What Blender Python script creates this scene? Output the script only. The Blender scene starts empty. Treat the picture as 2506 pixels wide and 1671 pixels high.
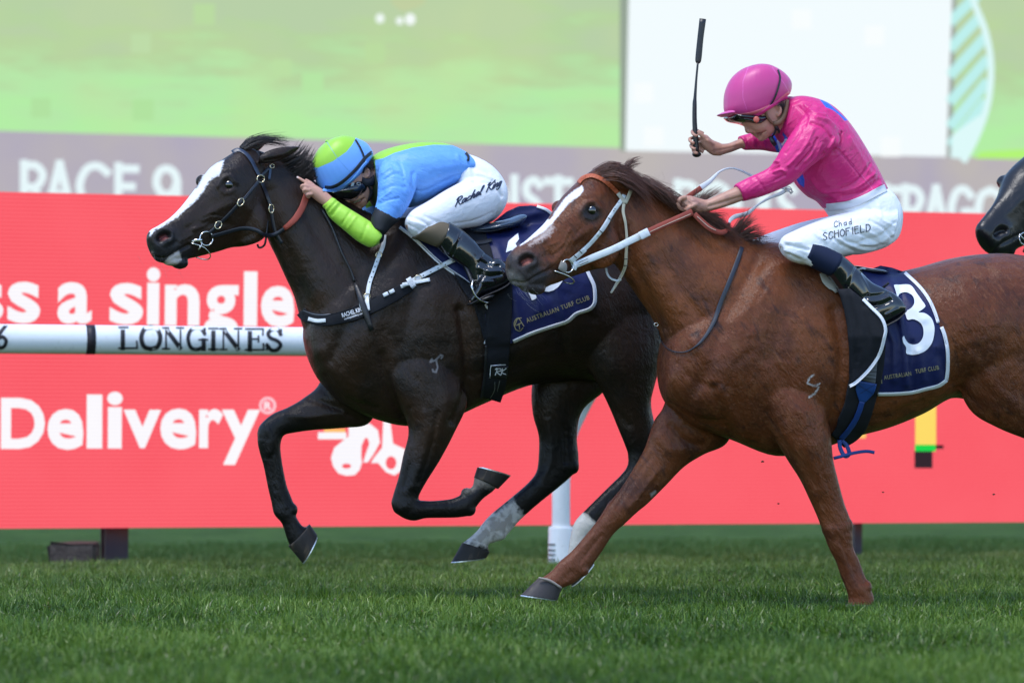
import bpy, bmesh, math, random
import numpy as np
from mathutils import Vector, Matrix
from mathutils.bvhtree import BVHTree
from mathutils.geometry import tessellate_polygon

random.seed(7)
rng = np.random.default_rng(7)
SC = bpy.context.scene
COL = SC.collection

# ------------------------------------------------------------------ camera
F = 7560.0            # focal length in photograph pixels
CX, CY = 1253.0, 1108.0   # optical axis in the photograph (horizon line is at CY)
D0 = 13.2             # metres to the nearer horse
CAMH = 0.684
cam = bpy.data.cameras.new("camera")
cam.sensor_width = 36.0
cam.lens = 36.0 * F / 2506.0
cam.shift_y = (CY - 835.5) / 2506.0
cam.clip_end = 3000.0
cam.dof.use_dof = True
cam.dof.focus_distance = 13.3
cam.dof.aperture_fstop = 2.5
camo = bpy.data.objects.new("camera", cam)
camo.location = (0, 0, CAMH)
camo.rotation_euler = (math.radians(90), 0, 0)
COL.objects.link(camo)
SC.camera = camo

# ------------------------------------------------------------------ light
world = bpy.data.worlds.new("World")
SC.world = world
world.use_nodes = True
wn = world.node_tree
wn.nodes.clear()
sky = wn.nodes.new("ShaderNodeTexSky")
sky.sky_type = 'NISHITA'
sky.sun_disc = False
SUN_EL, SUN_AZ = 68.0, 215.0      # the sun is behind the photographer's left shoulder, veiled
sky.sun_elevation = math.radians(SUN_EL)
sky.sun_rotation = math.radians(SUN_AZ)
sky.air_density = 1.0
sky.dust_density = 0.2
sky.ozone_density = 3.0
bg = wn.nodes.new("ShaderNodeBackground")
bg.inputs[1].default_value = 0.13
wo = wn.nodes.new("ShaderNodeOutputWorld")
wn.links.new(sky.outputs[0], bg.inputs[0])
wn.links.new(bg.outputs[0], wo.inputs[0])
sun = bpy.data.lights.new("sun", 'SUN')
sun.energy = 1.15
sun.angle = math.radians(24)
sun.color = (1.0, 0.97, 0.94)
suno = bpy.data.objects.new("sun", sun)
az, el = math.radians(SUN_AZ), math.radians(SUN_EL)
sd = Vector((math.sin(az) * math.cos(el), math.cos(az) * math.cos(el), math.sin(el)))
suno.rotation_euler = (-sd).to_track_quat('-Z', 'Y').to_euler()
suno.location = sd * 30
COL.objects.link(suno)
SC.view_settings.view_transform = 'Standard'
SC.view_settings.look = 'None'
EXPO = 1.38
EM = 2.0 ** -EXPO          # screens give a fixed amount of light whatever the exposure
SC.view_settings.exposure = EXPO
SC.view_settings.gamma = 1.0
SC.view_settings.use_curve_mapping = False
SC.render.engine = 'CYCLES'
SC.cycles.use_denoising = True
SC.cycles.max_bounces = 6

# ------------------------------------------------------------------ frames
class Frame:
    """A vertical plane in the place (the middle plane of a horse, the face of a screen).
    P(px,py,v): the point of that plane, moved v metres to its near side, seen at a photo pixel."""
    def __init__(self, px, dist, ang, lat=0.0):
        self.s, self.c = math.sin(math.radians(ang)), math.cos(math.radians(ang))
        x0 = (px - CX) / F * dist
        self.k = x0 * self.s - dist * self.c + lat
        self.n = np.array([self.s, -self.c, 0.0])
    def dist(self, px, v=0.0):
        return (v + self.k) / ((px - CX) / F * self.s - self.c)
    def P(self, px, py, v=0.0):
        px = np.asarray(px, float); py = np.asarray(py, float)
        dx = (px - CX) / F
        t = (v + self.k) / (dx * self.s - self.c)
        return np.stack([dx * t, t + 0 * px, CAMH - (py - CY) / F * t], -1)
    def lat(self, pts):
        return pts[:, 0] * self.s - pts[:, 1] * self.c - self.k
    def mirror(self, pts):
        return pts - 2 * self.lat(pts)[:, None] * self.n[None, :]

def proj(p):
    return CX + F * p[:, 0] / p[:, 1], CY - F * (p[:, 2] - CAMH) / p[:, 1]

CAM = np.array([0, 0, CAMH])
def ray(px, py):
    d = np.array([(px - CX) / F, 1.0, -(py - CY) / F])
    return d / np.linalg.norm(d)

# ------------------------------------------------------------------ mesh helpers
def crom(a, sub):
    """Catmull-Rom through the rows of a, sub steps for each span"""
    a = np.asarray(a, float)
    n = len(a)
    if n < 3:
        sub = max(sub, 8)
        t = np.linspace(0, n - 1, (n - 1) * sub + 1)
        return np.stack([np.interp(t, range(n), a[:, i]) for i in range(a.shape[1])], 1)
    p = np.vstack([2 * a[0] - a[1], a, 2 * a[-1] - a[-2]])
    out = []
    for i in range(n - 1):
        p0, p1, p2, p3 = p[i], p[i + 1], p[i + 2], p[i + 3]
        for j in range(sub):
            t = j / sub
            out.append(0.5 * (2 * p1 + (p2 - p0) * t + (2 * p0 - 5 * p1 + 4 * p2 - p3) * t * t
                              + (3 * p1 - p0 - 3 * p2 + p3) * t ** 3))
    out.append(a[-1])
    return np.array(out)

def rings(R):
    """closed tube through rings R (m,n,3) with fan caps"""
    m, n, _ = R.shape
    V = [*R.reshape(-1, 3), R[0].mean(0), R[-1].mean(0)]
    Fc = []
    for i in range(m - 1):
        for j in range(n):
            k = (j + 1) % n
            Fc.append((i * n + j, i * n + k, (i + 1) * n + k, (i + 1) * n + j))
    c0, c1 = m * n, m * n + 1
    for j in range(n):
        k = (j + 1) % n
        Fc.append((c0, k, j))
        Fc.append((c1, (m - 1) * n + j, (m - 1) * n + k))
    return np.array(V), Fc

def loft(fr, st, n=28, sub=5, mirror=False):
    """stations (ax,ay,bx,by,w[,v[,egg]]): an outline point pair in the photograph,
    the half width in metres across, the sideways place of the middle"""
    a = np.array([list(s) + [0.0] * (7 - len(s)) for s in st], float)
    for i in range(1, len(a)):
        if len(st[i]) < 6: a[i, 5] = a[i - 1, 5]
    a = crom(a, sub)
    A = fr.P(a[:, 0], a[:, 1], a[:, 5]); B = fr.P(a[:, 2], a[:, 3], a[:, 5])
    th = np.linspace(0, 2 * math.pi, n, endpoint=False)
    mid, h = (A + B) / 2, (A - B) / 2
    R = (mid[:, None] + h[:, None] * np.cos(th)[None, :, None]
         + fr.n[None, None] * (np.maximum(a[:, 4], .004)[:, None] * np.sin(th)[None] * (1 + a[:, 6][:, None] * np.cos(th)[None]))[:, :, None])
    V, Fc = rings(R)
    if mirror:
        V = fr.mirror(V)
    return V, Fc

def tube(pts, rad, n=10, sub=4, flat=1.0, up=(0, 0, 1)):
    """round tube through 3-D points"""
    pts = np.asarray(pts, float)
    rad = np.broadcast_to(np.asarray(rad, float), (len(pts),))
    q = crom(np.column_stack([pts, rad]), sub)
    p, r = q[:, :3], q[:, 3]
    T = np.gradient(p, axis=0); T /= np.linalg.norm(T, axis=1)[:, None] + 1e-9
    up = np.asarray(up, float)
    N = np.cross(T, up); ln = np.linalg.norm(N, axis=1)
    N[ln < .2] = np.cross(T[ln < .2], (1.0, 0.1, 0)); N /= np.linalg.norm(N, axis=1)[:, None]
    B = np.cross(N, T)
    th = np.linspace(0, 2 * math.pi, n, endpoint=False)
    R = p[:, None] + r[:, None, None] * (N[:, None] * np.cos(th)[None, :, None] + flat * B[:, None] * np.sin(th)[None, :, None])
    return rings(R)

def ball(c, rx, ry=None, rz=None, n=16, rot=None):
    ry = ry or rx; rz = rz or rx
    ph = np.linspace(0.02, math.pi - 0.02, n // 2 + 2)
    th = np.linspace(0, 2 * math.pi, n, endpoint=False)
    R = np.stack([np.sin(ph)[:, None] * np.cos(th)[None] * rx, np.sin(ph)[:, None] * np.sin(th)[None] * ry,
                  np.cos(ph)[:, None] * rz + 0 * th[None]], -1)
    if rot is not None:
        R = R @ np.asarray(rot).T
    return rings(R + np.asarray(c))

def join(parts):
    V, Fc, o = [], [], 0
    for v, f in parts:
        V.append(np.asarray(v)); Fc += [tuple(i + o for i in q) for q in f]; o += len(v)
    return np.vstack(V), Fc

def mesh_from(name, V, Fc, smooth=True):
    me = bpy.data.meshes.new(name)
    me.from_pydata([tuple(v) for v in V], [], Fc)
    if smooth:
        me.polygons.foreach_set('use_smooth', [True] * len(me.polygons))
    me.update()
    return me

def fixn(me):
    bm = bmesh.new(); bm.from_mesh(me)
    bmesh.ops.recalc_face_normals(bm, faces=bm.faces)
    bm.to_mesh(me); bm.free()
    return me

def link(me, mat, parent=None, name=None):
    o = bpy.data.objects.new(name or me.name, me)
    COL.objects.link(o)
    if mat is not None:
        me.materials.append(mat)
    if parent is not None:
        o.parent = parent
        o.matrix_parent_inverse = ROOTINV.get(parent.name, Matrix())
    return o
ROOTINV = {}

def tag(o, label=None, cat=None, group=None, kind=None):
    if label: o['label'] = label
    if cat: o['category'] = cat
    if group: o['group'] = group
    if kind: o['kind'] = kind
    return o

def thing(name, label, cat, loc, group=None):
    o = bpy.data.objects.new(name, None)
    o.empty_display_size = .1
    o.location = tuple(float(x) for x in loc)
    COL.objects.link(o)
    ROOTINV[o.name] = Matrix.Translation(o.location).inverted()
    return tag(o, label, cat, group)

def part(name, VF, mat, parent, smooth=True):
    me = fixn(mesh_from(name, VF[0], VF[1], smooth))
    return link(me, mat, parent, name)

class Skin:
    """a closed organic surface grown over overlapping solids, then smoothed and sculpted"""
    def __init__(self, parts, vox, fr, taubin=10, plain=2, keep=()):
        V, Fc = join(parts)
        me = mesh_from('tmp', V, Fc)
        ob = bpy.data.objects.new('tmp', me); COL.objects.link(ob)
        md = ob.modifiers.new('r', 'REMESH'); md.mode = 'VOXEL'; md.voxel_size = vox; md.adaptivity = 0
        dg = bpy.context.evaluated_depsgraph_get()
        self.me = bpy.data.meshes.new_from_object(ob.evaluated_get(dg))
        bpy.data.objects.remove(ob); bpy.data.meshes.remove(me)
        self.fr = fr
        n = len(self.me.vertices)
        co = np.empty(n * 3); self.me.vertices.foreach_get('co', co); self.co = co.reshape(-1, 3)
        e = np.empty(len(self.me.edges) * 2, int); self.me.edges.foreach_get('vertices', e); self.e = e.reshape(-1, 2)
        self.deg = np.bincount(self.e.ravel(), minlength=n).astype(float)
        for _ in range(taubin):
            self.lap(.5); self.lap(-.52)
        w = None
        if keep:
            px, py = proj(self.co); w = np.ones(n)
            for (x, y, r, k) in keep:
                g = np.exp(-(((px - x) ** 2 + (py - y) ** 2) / r ** 2) ** 2)
                w *= 1 - (1 - k) * g
        for _ in range(plain):
            self.lap(.5, w)
        self.sync()
    def lap(self, lam, w=None):
        s = np.zeros_like(self.co)
        for k in range(3):
            s[:, k] = np.bincount(self.e[:, 0], self.co[self.e[:, 1], k], len(self.co)) + np.bincount(self.e[:, 1], self.co[self.e[:, 0], k], len(self.co))
        d = s / self.deg[:, None] - self.co
        self.co = self.co + (lam * d if w is None else lam * d * w[:, None])
    def sync(self):
        self.me.vertices.foreach_set('co', self.co.ravel()); self.me.update()
        nn = np.empty(len(self.co) * 3); self.me.vertex_normals.foreach_get('vector', nn)
        self.no = nn.reshape(-1, 3)
        self.px, self.py = proj(self.co)
        self.v = self.fr.lat(self.co)
    def dline(self, pl):
        d = np.full(len(self.co), 1e9)
        pl = np.asarray(pl, float)
        if len(pl) == 1:
            return np.hypot(self.px - pl[0, 0], self.py - pl[0, 1])
        for (x0, y0), (x1, y1) in zip(pl[:-1], pl[1:]):
            L = (x1 - x0) ** 2 + (y1 - y0) ** 2 + 1e-9
            t = np.clip(((self.px - x0) * (x1 - x0) + (self.py - y0) * (y1 - y0)) / L, 0, 1)
            d = np.minimum(d, np.hypot(self.px - x0 - t * (x1 - x0), self.py - y0 - t * (y1 - y0)))
        return d
    def strokes(self, lst, vmin=-9.0, vmax=9.0):
        """(polyline, radius px, amount m): push the near side out (+) or in (-) under a brush"""
        face = np.clip(-self.no[:, 1] * 1.6, 0, 1) * (self.v > vmin) * (self.v < vmax)
        dis = np.zeros(len(self.co))
        for pl, r, a in lst:
            p = crom(np.asarray(pl, float), 4) if len(pl) > 2 else pl
            dis += a * np.exp(-(self.dline(p) / r) ** 2)
        self.co = self.co + self.no * (dis * face)[:, None]
        self.sync()
    def noise_fold(self, fn):
        self.co = self.co + self.no * fn(self)[:, None]
        self.sync()
    def poly(self, name, pg, vmin=-9.0, vmax=9.0, smooth=True):
        """signed pixel distance to a polygon, stored on the vertices (a coat patch, a silk panel)"""
        pg = np.asarray(pg, float)
        d = self.dline(np.vstack([pg, pg[:1]]))
        ins = np.zeros(len(self.co), bool)
        j = len(pg) - 1
        for i in range(len(pg)):
            xi, yi, xj, yj = *pg[i], *pg[j]
            if abs(yj - yi) > 1e-9:
                c = ((yi > self.py) != (yj > self.py)) & (self.px < (xj - xi) * (self.py - yi) / (yj - yi) + xi)
                ins ^= c
            j = i
        d = np.where(ins, -d, d)
        self.put(name, d, vmin, vmax)
    def line(self, name, pls, hw, vmin=-9.0, vmax=9.0):
        d = np.full(len(self.co), 1e9)
        for pl in pls:
            d = np.minimum(d, self.dline(pl))
        self.put(name, d - hw, vmin, vmax)
    def put(self, name, d, vmin, vmax):
        d = np.where((self.v > vmin) & (self.v < vmax), d, 40.0)
        at = self.me.attributes.new(name, 'FLOAT', 'POINT')
        at.data.foreach_set('value', np.clip(d, -40, 40).astype(np.float32))
    def bvh(self):
        lp = np.empty(len(self.me.loops), int); self.me.loops.foreach_get('vertex_index', lp)
        return BVHTree.FromPolygons([tuple(c) for c in self.co], lp.reshape(-1, 4).tolist())
    def finish(self, name, mat, parent):
        self.me.polygons.foreach_set('use_smooth', [True] * len(self.me.polygons))
        self.me.name = name
        self.me.materials.clear()
        return link(self.me, mat, parent, name)

def cast(bvhs, px, py):
    d = Vector(ray(px, py)); best = None
    for b in bvhs:
        h = b.ray_cast(Vector(CAM), d)
        if h[0] is not None and (best is None or h[3] < best[1]):
            best = (np.array(h[0]), h[3], np.array(h[2]))
    return best

def hit(bvhs, px, py, fr, vf=0.0):
    h = cast(bvhs, px, py)
    if h is None:
        return fr.P(px, py, vf)
    return h[0]

def grid_strip(P, thick_dir, thick):
    """a band with thickness from a grid of points P (m,k,3)"""
    m, k, _ = P.shape
    Q = P + thick_dir * thick
    V = np.vstack([Q.reshape(-1, 3), P.reshape(-1, 3)])
    o = m * k
    Fc = []
    for i in range(m - 1):
        for j in range(k - 1):
            a = i * k + j
            Fc.append((a, a + 1, a + k + 1, a + k)); Fc.append((o + a, o + a + k, o + a + k + 1, o + a + 1))
    for i in range(m - 1):
        for j in (0, k - 1):
            a = i * k + j
            Fc.append((a, a + k, o + a + k, o + a))
    for j in range(k - 1):
        for i in (0, m - 1):
            a = i * k + j
            Fc.append((a, a + 1, o + a + 1, o + a))
    return V, Fc

def strap(bvhs, fr, pts, w, off=.003, thick=.004, step=5.0, vf=0.0, smooth=3, taper=None):
    """a strap lying on a body: it follows a line of the photograph over the surface"""
    p = crom(np.asarray(pts, float), 8)
    L = np.concatenate([[0], np.cumsum(np.hypot(*np.diff(p, axis=0).T))])
    m = max(3, int(L[-1] / step) + 1)
    t = np.linspace(0, L[-1], m)
    c = np.stack([np.interp(t, L, p[:, 0]), np.interp(t, L, p[:, 1])], 1)
    T = np.gradient(c, axis=0); T /= np.linalg.norm(T, axis=1)[:, None] + 1e-9
    N = np.stack([-T[:, 1], T[:, 0]], 1)
    K = np.array([-1, -.85, 0, .85, 1.0])
    ww = np.full(m, w / 2) if taper is None else np.interp(np.linspace(0, 1, m), np.linspace(0, 1, len(taper)), np.array(taper) / 2)
    dep = np.zeros((m, 5)); pxs = np.zeros((m, 5)); pys = np.zeros((m, 5))
    for i in range(m):
        for j in range(5):
            x, y = c[i] + N[i] * ww[i] * K[j]
            pxs[i, j], pys[i, j] = x, y
            h = cast(bvhs, x, y)
            dep[i, j] = h[0][1] if h is not None else np.nan
    if np.isnan(dep).all():
        dep[:] = fr.P(pxs, pys, vf)[..., 1]
    else:
        for j in range(5):
            g = np.isnan(dep[:, j])
            if g.all():
                dep[:, j] = np.nanmean(dep)
            elif g.any():
                dep[g, j] = np.interp(np.flatnonzero(g), np.flatnonzero(~g), dep[~g, j])
    for _ in range(smooth):
        d2 = dep.copy(); d2[1:-1] = np.minimum(dep[1:-1], (dep[:-2] + dep[2:]) / 2 * .5 + dep[1:-1] * .5); dep = d2
    dep = dep - off
    dep[:, [0, 4]] += thick * .3
    dx = (pxs - CX) / F; dz = -(pys - CY) / F
    P = np.stack([dx * dep, dep, CAMH + dz * dep], -1)
    return grid_strip(P, np.array([0, -1.0, 0]), thick)

def freestrap(fr, pts, w, thick=.004, sub=8, edge=None):
    """a strap in the air: (px,py,v) points"""
    p = crom(np.asarray(pts, float), sub)
    c = p[:, :2]
    T = np.gradient(c, axis=0); T /= np.linalg.norm(T, axis=1)[:, None] + 1e-9
    N = np.stack([-T[:, 1], T[:, 0]], 1)
    W = np.full(len(p), w / 2) if edge is None else np.interp(np.linspace(0, 1, len(p)), np.linspace(0, 1, len(edge)), np.array(edge) / 2)
    P = np.stack([fr.P(c[:, 0] + N[:, 0] * W * k, c[:, 1] + N[:, 1] * W * k, p[:, 2] - (.002 if abs(k) > .9 else 0)) for k in (-1, -.8, .8, 1)], 1)
    return grid_strip(P, np.array([0, -1.0, 0]), thick)

def flat_poly(polys, cell):
    """polygons (lists of px points) -> triangulated and cut into cells, in pixel space"""
    bm = bmesh.new()
    for pg in polys:
        vs = [bm.verts.new((x, y, 0)) for x, y in pg]
        for t in tessellate_polygon([[Vector((x, y, 0)) for x, y in pg]]):
            try: bm.faces.new([vs[i] for i in t])
            except ValueError: pass
    return cut_cells(bm, cell)

def cut_cells(bm, cell):
    if cell and len(bm.verts):
        xs = [v.co.x for v in bm.verts]; ys = [v.co.y for v in bm.verts]
        for ax, lo, hi in ((0, min(xs), max(xs)), (1, min(ys), max(ys))):
            k = lo + cell
            while k < hi:
                co = (k, 0, 0) if ax == 0 else (0, k, 0)
                no = (1, 0, 0) if ax == 0 else (0, 1, 0)
                bmesh.ops.bisect_plane(bm, geom=bm.verts[:] + bm.edges[:] + bm.faces[:], plane_co=co, plane_no=no)
                k += cell
        bmesh.ops.triangulate(bm, faces=[f for f in bm.faces if len(f.verts) > 4])
    V = np.array([v.co[:2] for v in bm.verts]); bm.verts.index_update()
    Fc = [tuple(v.index for v in f.verts) for f in bm.faces]
    bm.free()
    return V, Fc

def text_px(body, x, y, size, rot=0.0, bold=0.0, sx=1.0, shear=0.0, cell=None, space=1.0, align='LEFT'):
    """built-in lettering as a flat mesh in photograph pixels (y down); x,y is the baseline start"""
    cu = bpy.data.curves.new('t', 'FONT'); cu.body = body; cu.size = 1.0; cu.offset = bold; cu.shear = shear
    cu.space_character = space; cu.resolution_u = 4; cu.align_x = align
    ob = bpy.data.objects.new('t', cu); COL.objects.link(ob)
    me = bpy.data.meshes.new_from_object(ob.evaluated_get(bpy.context.evaluated_depsgraph_get()))
    bpy.data.objects.remove(ob); bpy.data.curves.remove(cu)
    c, s = math.cos(math.radians(rot)), math.sin(math.radians(rot))
    bm = bmesh.new(); bm.from_mesh(me); bpy.data.meshes.remove(me)
    bmesh.ops.remove_doubles(bm, verts=bm.verts, dist=1e-5)
    for v in bm.verts:
        u, w = v.co.x * size * sx, v.co.y * size
        v.co = (x + u * c + w * s, y + u * s - w * c, 0)
    return cut_cells(bm, cell)

def stroke_px(lines, w, cell=None, round_=True):
    """pen lines (lists of px points) -> flat ribbons"""
    V, Fc = [], []
    for ln in lines:
        ww = w
        if isinstance(ln, tuple) and isinstance(ln[1], (int, float)):
            ln, ww = ln
        p = crom(np.asarray(ln, float), 5) if round_ else np.asarray(ln, float)
        T = np.gradient(p, axis=0); T /= np.linalg.norm(T, axis=1)[:, None] + 1e-9
        p = p.copy(); p[0] -= T[0] * ww * .35; p[-1] += T[-1] * ww * .35
        N = np.stack([-T[:, 1], T[:, 0]], 1) * ww / 2
        o = len(V)
        for a, b in zip(p - N, p + N):
            V += [a, b]
        Fc += [(o + 2 * i, o + 2 * i + 1, o + 2 * i + 3, o + 2 * i + 2) for i in range(len(p) - 1)]
    return np.array(V), Fc

def lay(VF, bvhs, fr, off=.004, vf=0.0, fold=None):
    """put a flat pixel mesh on a surface (print, a cloth): every point is moved to the surface"""
    V, Fc = VF
    out = []
    for x, y in V:
        h = hit(bvhs, x, y, fr, vf)
        o = off + (fold(x, y) if fold else 0.0)
        d = ray(x, y)
        out.append(h - d * o)
    return np.array(out), Fc

def on_plane(VF, fr, v, jit=0.0):
    V, Fc = VF
    return fr.P(V[:, 0], V[:, 1], v), Fc

def solid(VF, dirv, t):
    """give a sheet a back, t metres along dirv"""
    V, Fc = VF
    n = len(V)
    W = V + np.asarray(dirv) * t
    from collections import Counter
    cnt = Counter()
    for f in Fc:
        for a, b in zip(f, f[1:] + f[:1]):
            cnt[(min(a, b), max(a, b))] += 1
    FF = list(Fc) + [tuple(n + i for i in reversed(f)) for f in Fc]
    for f in Fc:
        for a, b in zip(f, f[1:] + f[:1]):
            if cnt[(min(a, b), max(a, b))] == 1:
                FF.append((b, a, n + a, n + b))
    return np.vstack([V, W]), FF

# ------------------------------------------------------------------ materials
def mat(name, col, rough=.5, spec=.5, metal=0.0, layers=(), var=None, bump=None, sheen=0.0, coat=0.0, sss=0.0,
        emit=None, varcol=None, stretch=None, trans=0.0):
    m = bpy.data.materials.new(name); m.use_nodes = True
    nt = m.node_tree; N = nt.nodes; L = nt.links
    b = N['Principled BSDF']
    b.inputs['Roughness'].default_value = rough
    b.inputs['Specular IOR Level'].default_value = spec
    b.inputs['Metallic'].default_value = metal
    b.inputs['Sheen Weight'].default_value = sheen
    b.inputs['Coat Weight'].default_value = coat
    b.inputs['Coat Roughness'].default_value = .08
    if sss:
        b.inputs['Subsurface Weight'].default_value = sss
        b.inputs['Subsurface Radius'].default_value = (.012, .005, .003)
        b.inputs['Subsurface Scale'].default_value = 1.0
    tc = N.new('ShaderNodeTexCoord')
    vec = tc.outputs['Object']
    if stretch:
        mp = N.new('ShaderNodeMapping'); mp.vector_type = 'TEXTURE'; mp.inputs['Scale'].default_value = [1.0 / q for q in stretch[0]]; mp.inputs['Rotation'].default_value = stretch[1]
        L.new(vec, mp.inputs['Vector']); svec = mp.outputs[0]
    else:
        svec = vec
    def noise(scale, detail=4.0, v=vec):
        t = N.new('ShaderNodeTexNoise'); t.inputs['Scale'].default_value = scale; t.inputs['Detail'].default_value = detail; t.inputs['Distortion'].default_value = .5
        L.new(v, t.inputs['Vector']); return t.outputs[0]
    def mix(fac, a, bb, typ='MIX'):
        x = N.new('ShaderNodeMix'); x.data_type = 'RGBA'; x.blend_type = typ
        for s, val in ((x.inputs[0], fac), (x.inputs[6], a), (x.inputs[7], bb)):
            if hasattr(val, 'is_linked') or hasattr(val, 'links'):
                L.new(val, s)
            elif isinstance(val, (int, float)):
                s.default_value = val
            else:
                s.default_value = (*val, 1)
        return x.outputs[2]
    cur = col
    for (scale, c2, lo, hi, st) in (varcol or ()):
        nz = noise(scale, 5.0, svec if st else vec)
        r = N.new('ShaderNodeMapRange'); r.inputs[1].default_value = lo; r.inputs[2].default_value = hi
        L.new(nz, r.inputs[0]); cur = mix(r.outputs[0], cur, c2)
    for ly in layers:
        at = N.new('ShaderNodeAttribute'); at.attribute_name = ly['attr']
        val = at.outputs['Fac']
        if ly.get('namp'):
            nz = noise(ly.get('nscale', 60), 3.0)
            s = N.new('ShaderNodeMath'); s.operation = 'MULTIPLY_ADD'; L.new(nz, s.inputs[0]); s.inputs[1].default_value = 2 * ly['namp']; s.inputs[2].default_value = -ly['namp']
            a = N.new('ShaderNodeMath'); a.operation = 'ADD'; L.new(val, a.inputs[0]); L.new(s.outputs[0], a.inputs[1]); val = a.outputs[0]
        if ly.get('off'):
            a = N.new('ShaderNodeMath'); a.operation = 'ADD'; L.new(val, a.inputs[0]); a.inputs[1].default_value = ly['off']; val = a.outputs[0]
        f = N.new('ShaderNodeMath'); f.operation = 'MULTIPLY_ADD'; f.use_clamp = True
        L.new(val, f.inputs[0]); f.inputs[1].default_value = -1.0 / ly.get('soft', 2.0); f.inputs[2].default_value = .5
        fac = f.outputs[0]
        if ly.get('amt', 1.0) < 1.0:
            g = N.new('ShaderNodeMath'); g.operation = 'MULTIPLY'; L.new(fac, g.inputs[0]); g.inputs[1].default_value = ly['amt']; fac = g.outputs[0]
        cur = mix(fac, cur, ly['col'])
    if isinstance(cur, tuple):
        b.inputs['Base Color'].default_value = (*cur, 1)
    else:
        L.new(cur, b.inputs['Base Color'])
    if bump:
        last = None
        for (scale, dist, st) in bump:
            bp = N.new('ShaderNodeBump'); bp.inputs['Strength'].default_value = 1.0; bp.inputs['Distance'].default_value = dist
            L.new(noise(scale, 4.0, svec if st else vec), bp.inputs['Height'])
            if last is not None: L.new(last, bp.inputs['Normal'])
            last = bp.outputs[0]
        L.new(last, b.inputs['Normal'])
    if emit:
        b.inputs['Emission Color'].default_value = (*emit[0], 1); b.inputs['Emission Strength'].default_value = emit[1]
    return m

def emis(name, col, st=1.0):
    m = bpy.data.materials.new(name); m.use_nodes = True
    nt = m.node_tree; nt.nodes.clear()
    e = nt.nodes.new('ShaderNodeEmission'); e.inputs[0].default_value = (*col, 1); e.inputs[1].default_value = st * EM
    o = nt.nodes.new('ShaderNodeOutputMaterial'); nt.links.new(e.outputs[0], o.inputs[0])
    return m
def lin(r, g, b):
    return tuple(((c / 255.0) / 12.92 if c < 10.3 else ((c / 255.0 + .055) / 1.055) ** 2.4) for c in (r, g, b))

# ================================================================== the setting
ANG = 15.2
RAILF = Frame(1373, 18.0, ANG)      # the running rail's line
CREST = Frame(1373, 18.75, ANG)     # where the turf breaks behind the rail
RED = Frame(1253, 21.2, ANG)        # face of the red board
UP = Frame(1253, 46.0, ANG)         # face of the big screen

def fit_text(body, x0, x1, y0, y1, rot=0.0, bold=0.0, cell=None, space=1.0, shear=0.0):
    """lettering stretched into the box x0..x1, y0 (top)..y1 (bottom), turned about its lower left corner"""
    V, Fc = text_px(body, 0, 0, 100, 0, bold, 1, shear, None, space)
    lo, hi = V.min(0), V.max(0)
    U = (V - lo) / (hi - lo)
    U = np.stack([U[:, 0] * (x1 - x0), (U[:, 1] - 1) * (y1 - y0)], 1)
    c, s = math.cos(math.radians(rot)), math.sin(math.radians(rot))
    W = np.stack([x0 + U[:, 0] * c - U[:, 1] * s, y1 + U[:, 0] * s + U[:, 1] * c], 1)
    if cell:
        bm = bmesh.new(); vs = [bm.verts.new((*p, 0)) for p in W]
        for f in Fc:
            try: bm.faces.new([vs[i] for i in f])
            except ValueError: pass
        return cut_cells(bm, cell)
    return W, Fc

# ---- ground: one sheet, profile across the track, long along it
def ground():
    lats = [30, 9, 3, 1.0, .2, 0, -.15, -.4, -.9, -2.5, -6, -14, -40, -120, -400, -900]
    zz =   [0, 0, 0, 0.0, 0.01, 0.0, -.05, -.13, -.17, -.17, -.17, -.17, -.17, -.2, -.2, -.2]
    us = [-900, -300, -100, -40, -20, -10, -5, 0, 5, 10, 20, 40, 100, 300, 900]
    r = np.array([CREST.c, CREST.s, 0])
    base = CREST.P(1373, CY, 0.0); base[2] = 0
    V = [base + r * u + CREST.n * l + np.array([0, 0, z]) for l, z in zip(lats, zz) for u in us]
    n = len(us)
    Fc = [(i * n + j, i * n + j + 1, (i + 1) * n + j + 1, (i + 1) * n + j) for i in range(len(lats) - 1) for j in range(n - 1)]
    me = mesh_from('ground', V, Fc)
    m = mat('turf_soil', (.034, .082, .014), .95, .1, varcol=[(1.1, (.056, .112, .026), .42, .62, False), (3.5, (.018, .046, .010), .50, .66, False), (18, (.014, .034, .010), .45, .7, False)], bump=[(40, .02, False)])
    o = link(fixn(me), m); tag(o, kind='structure'); return o
ground()

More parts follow.
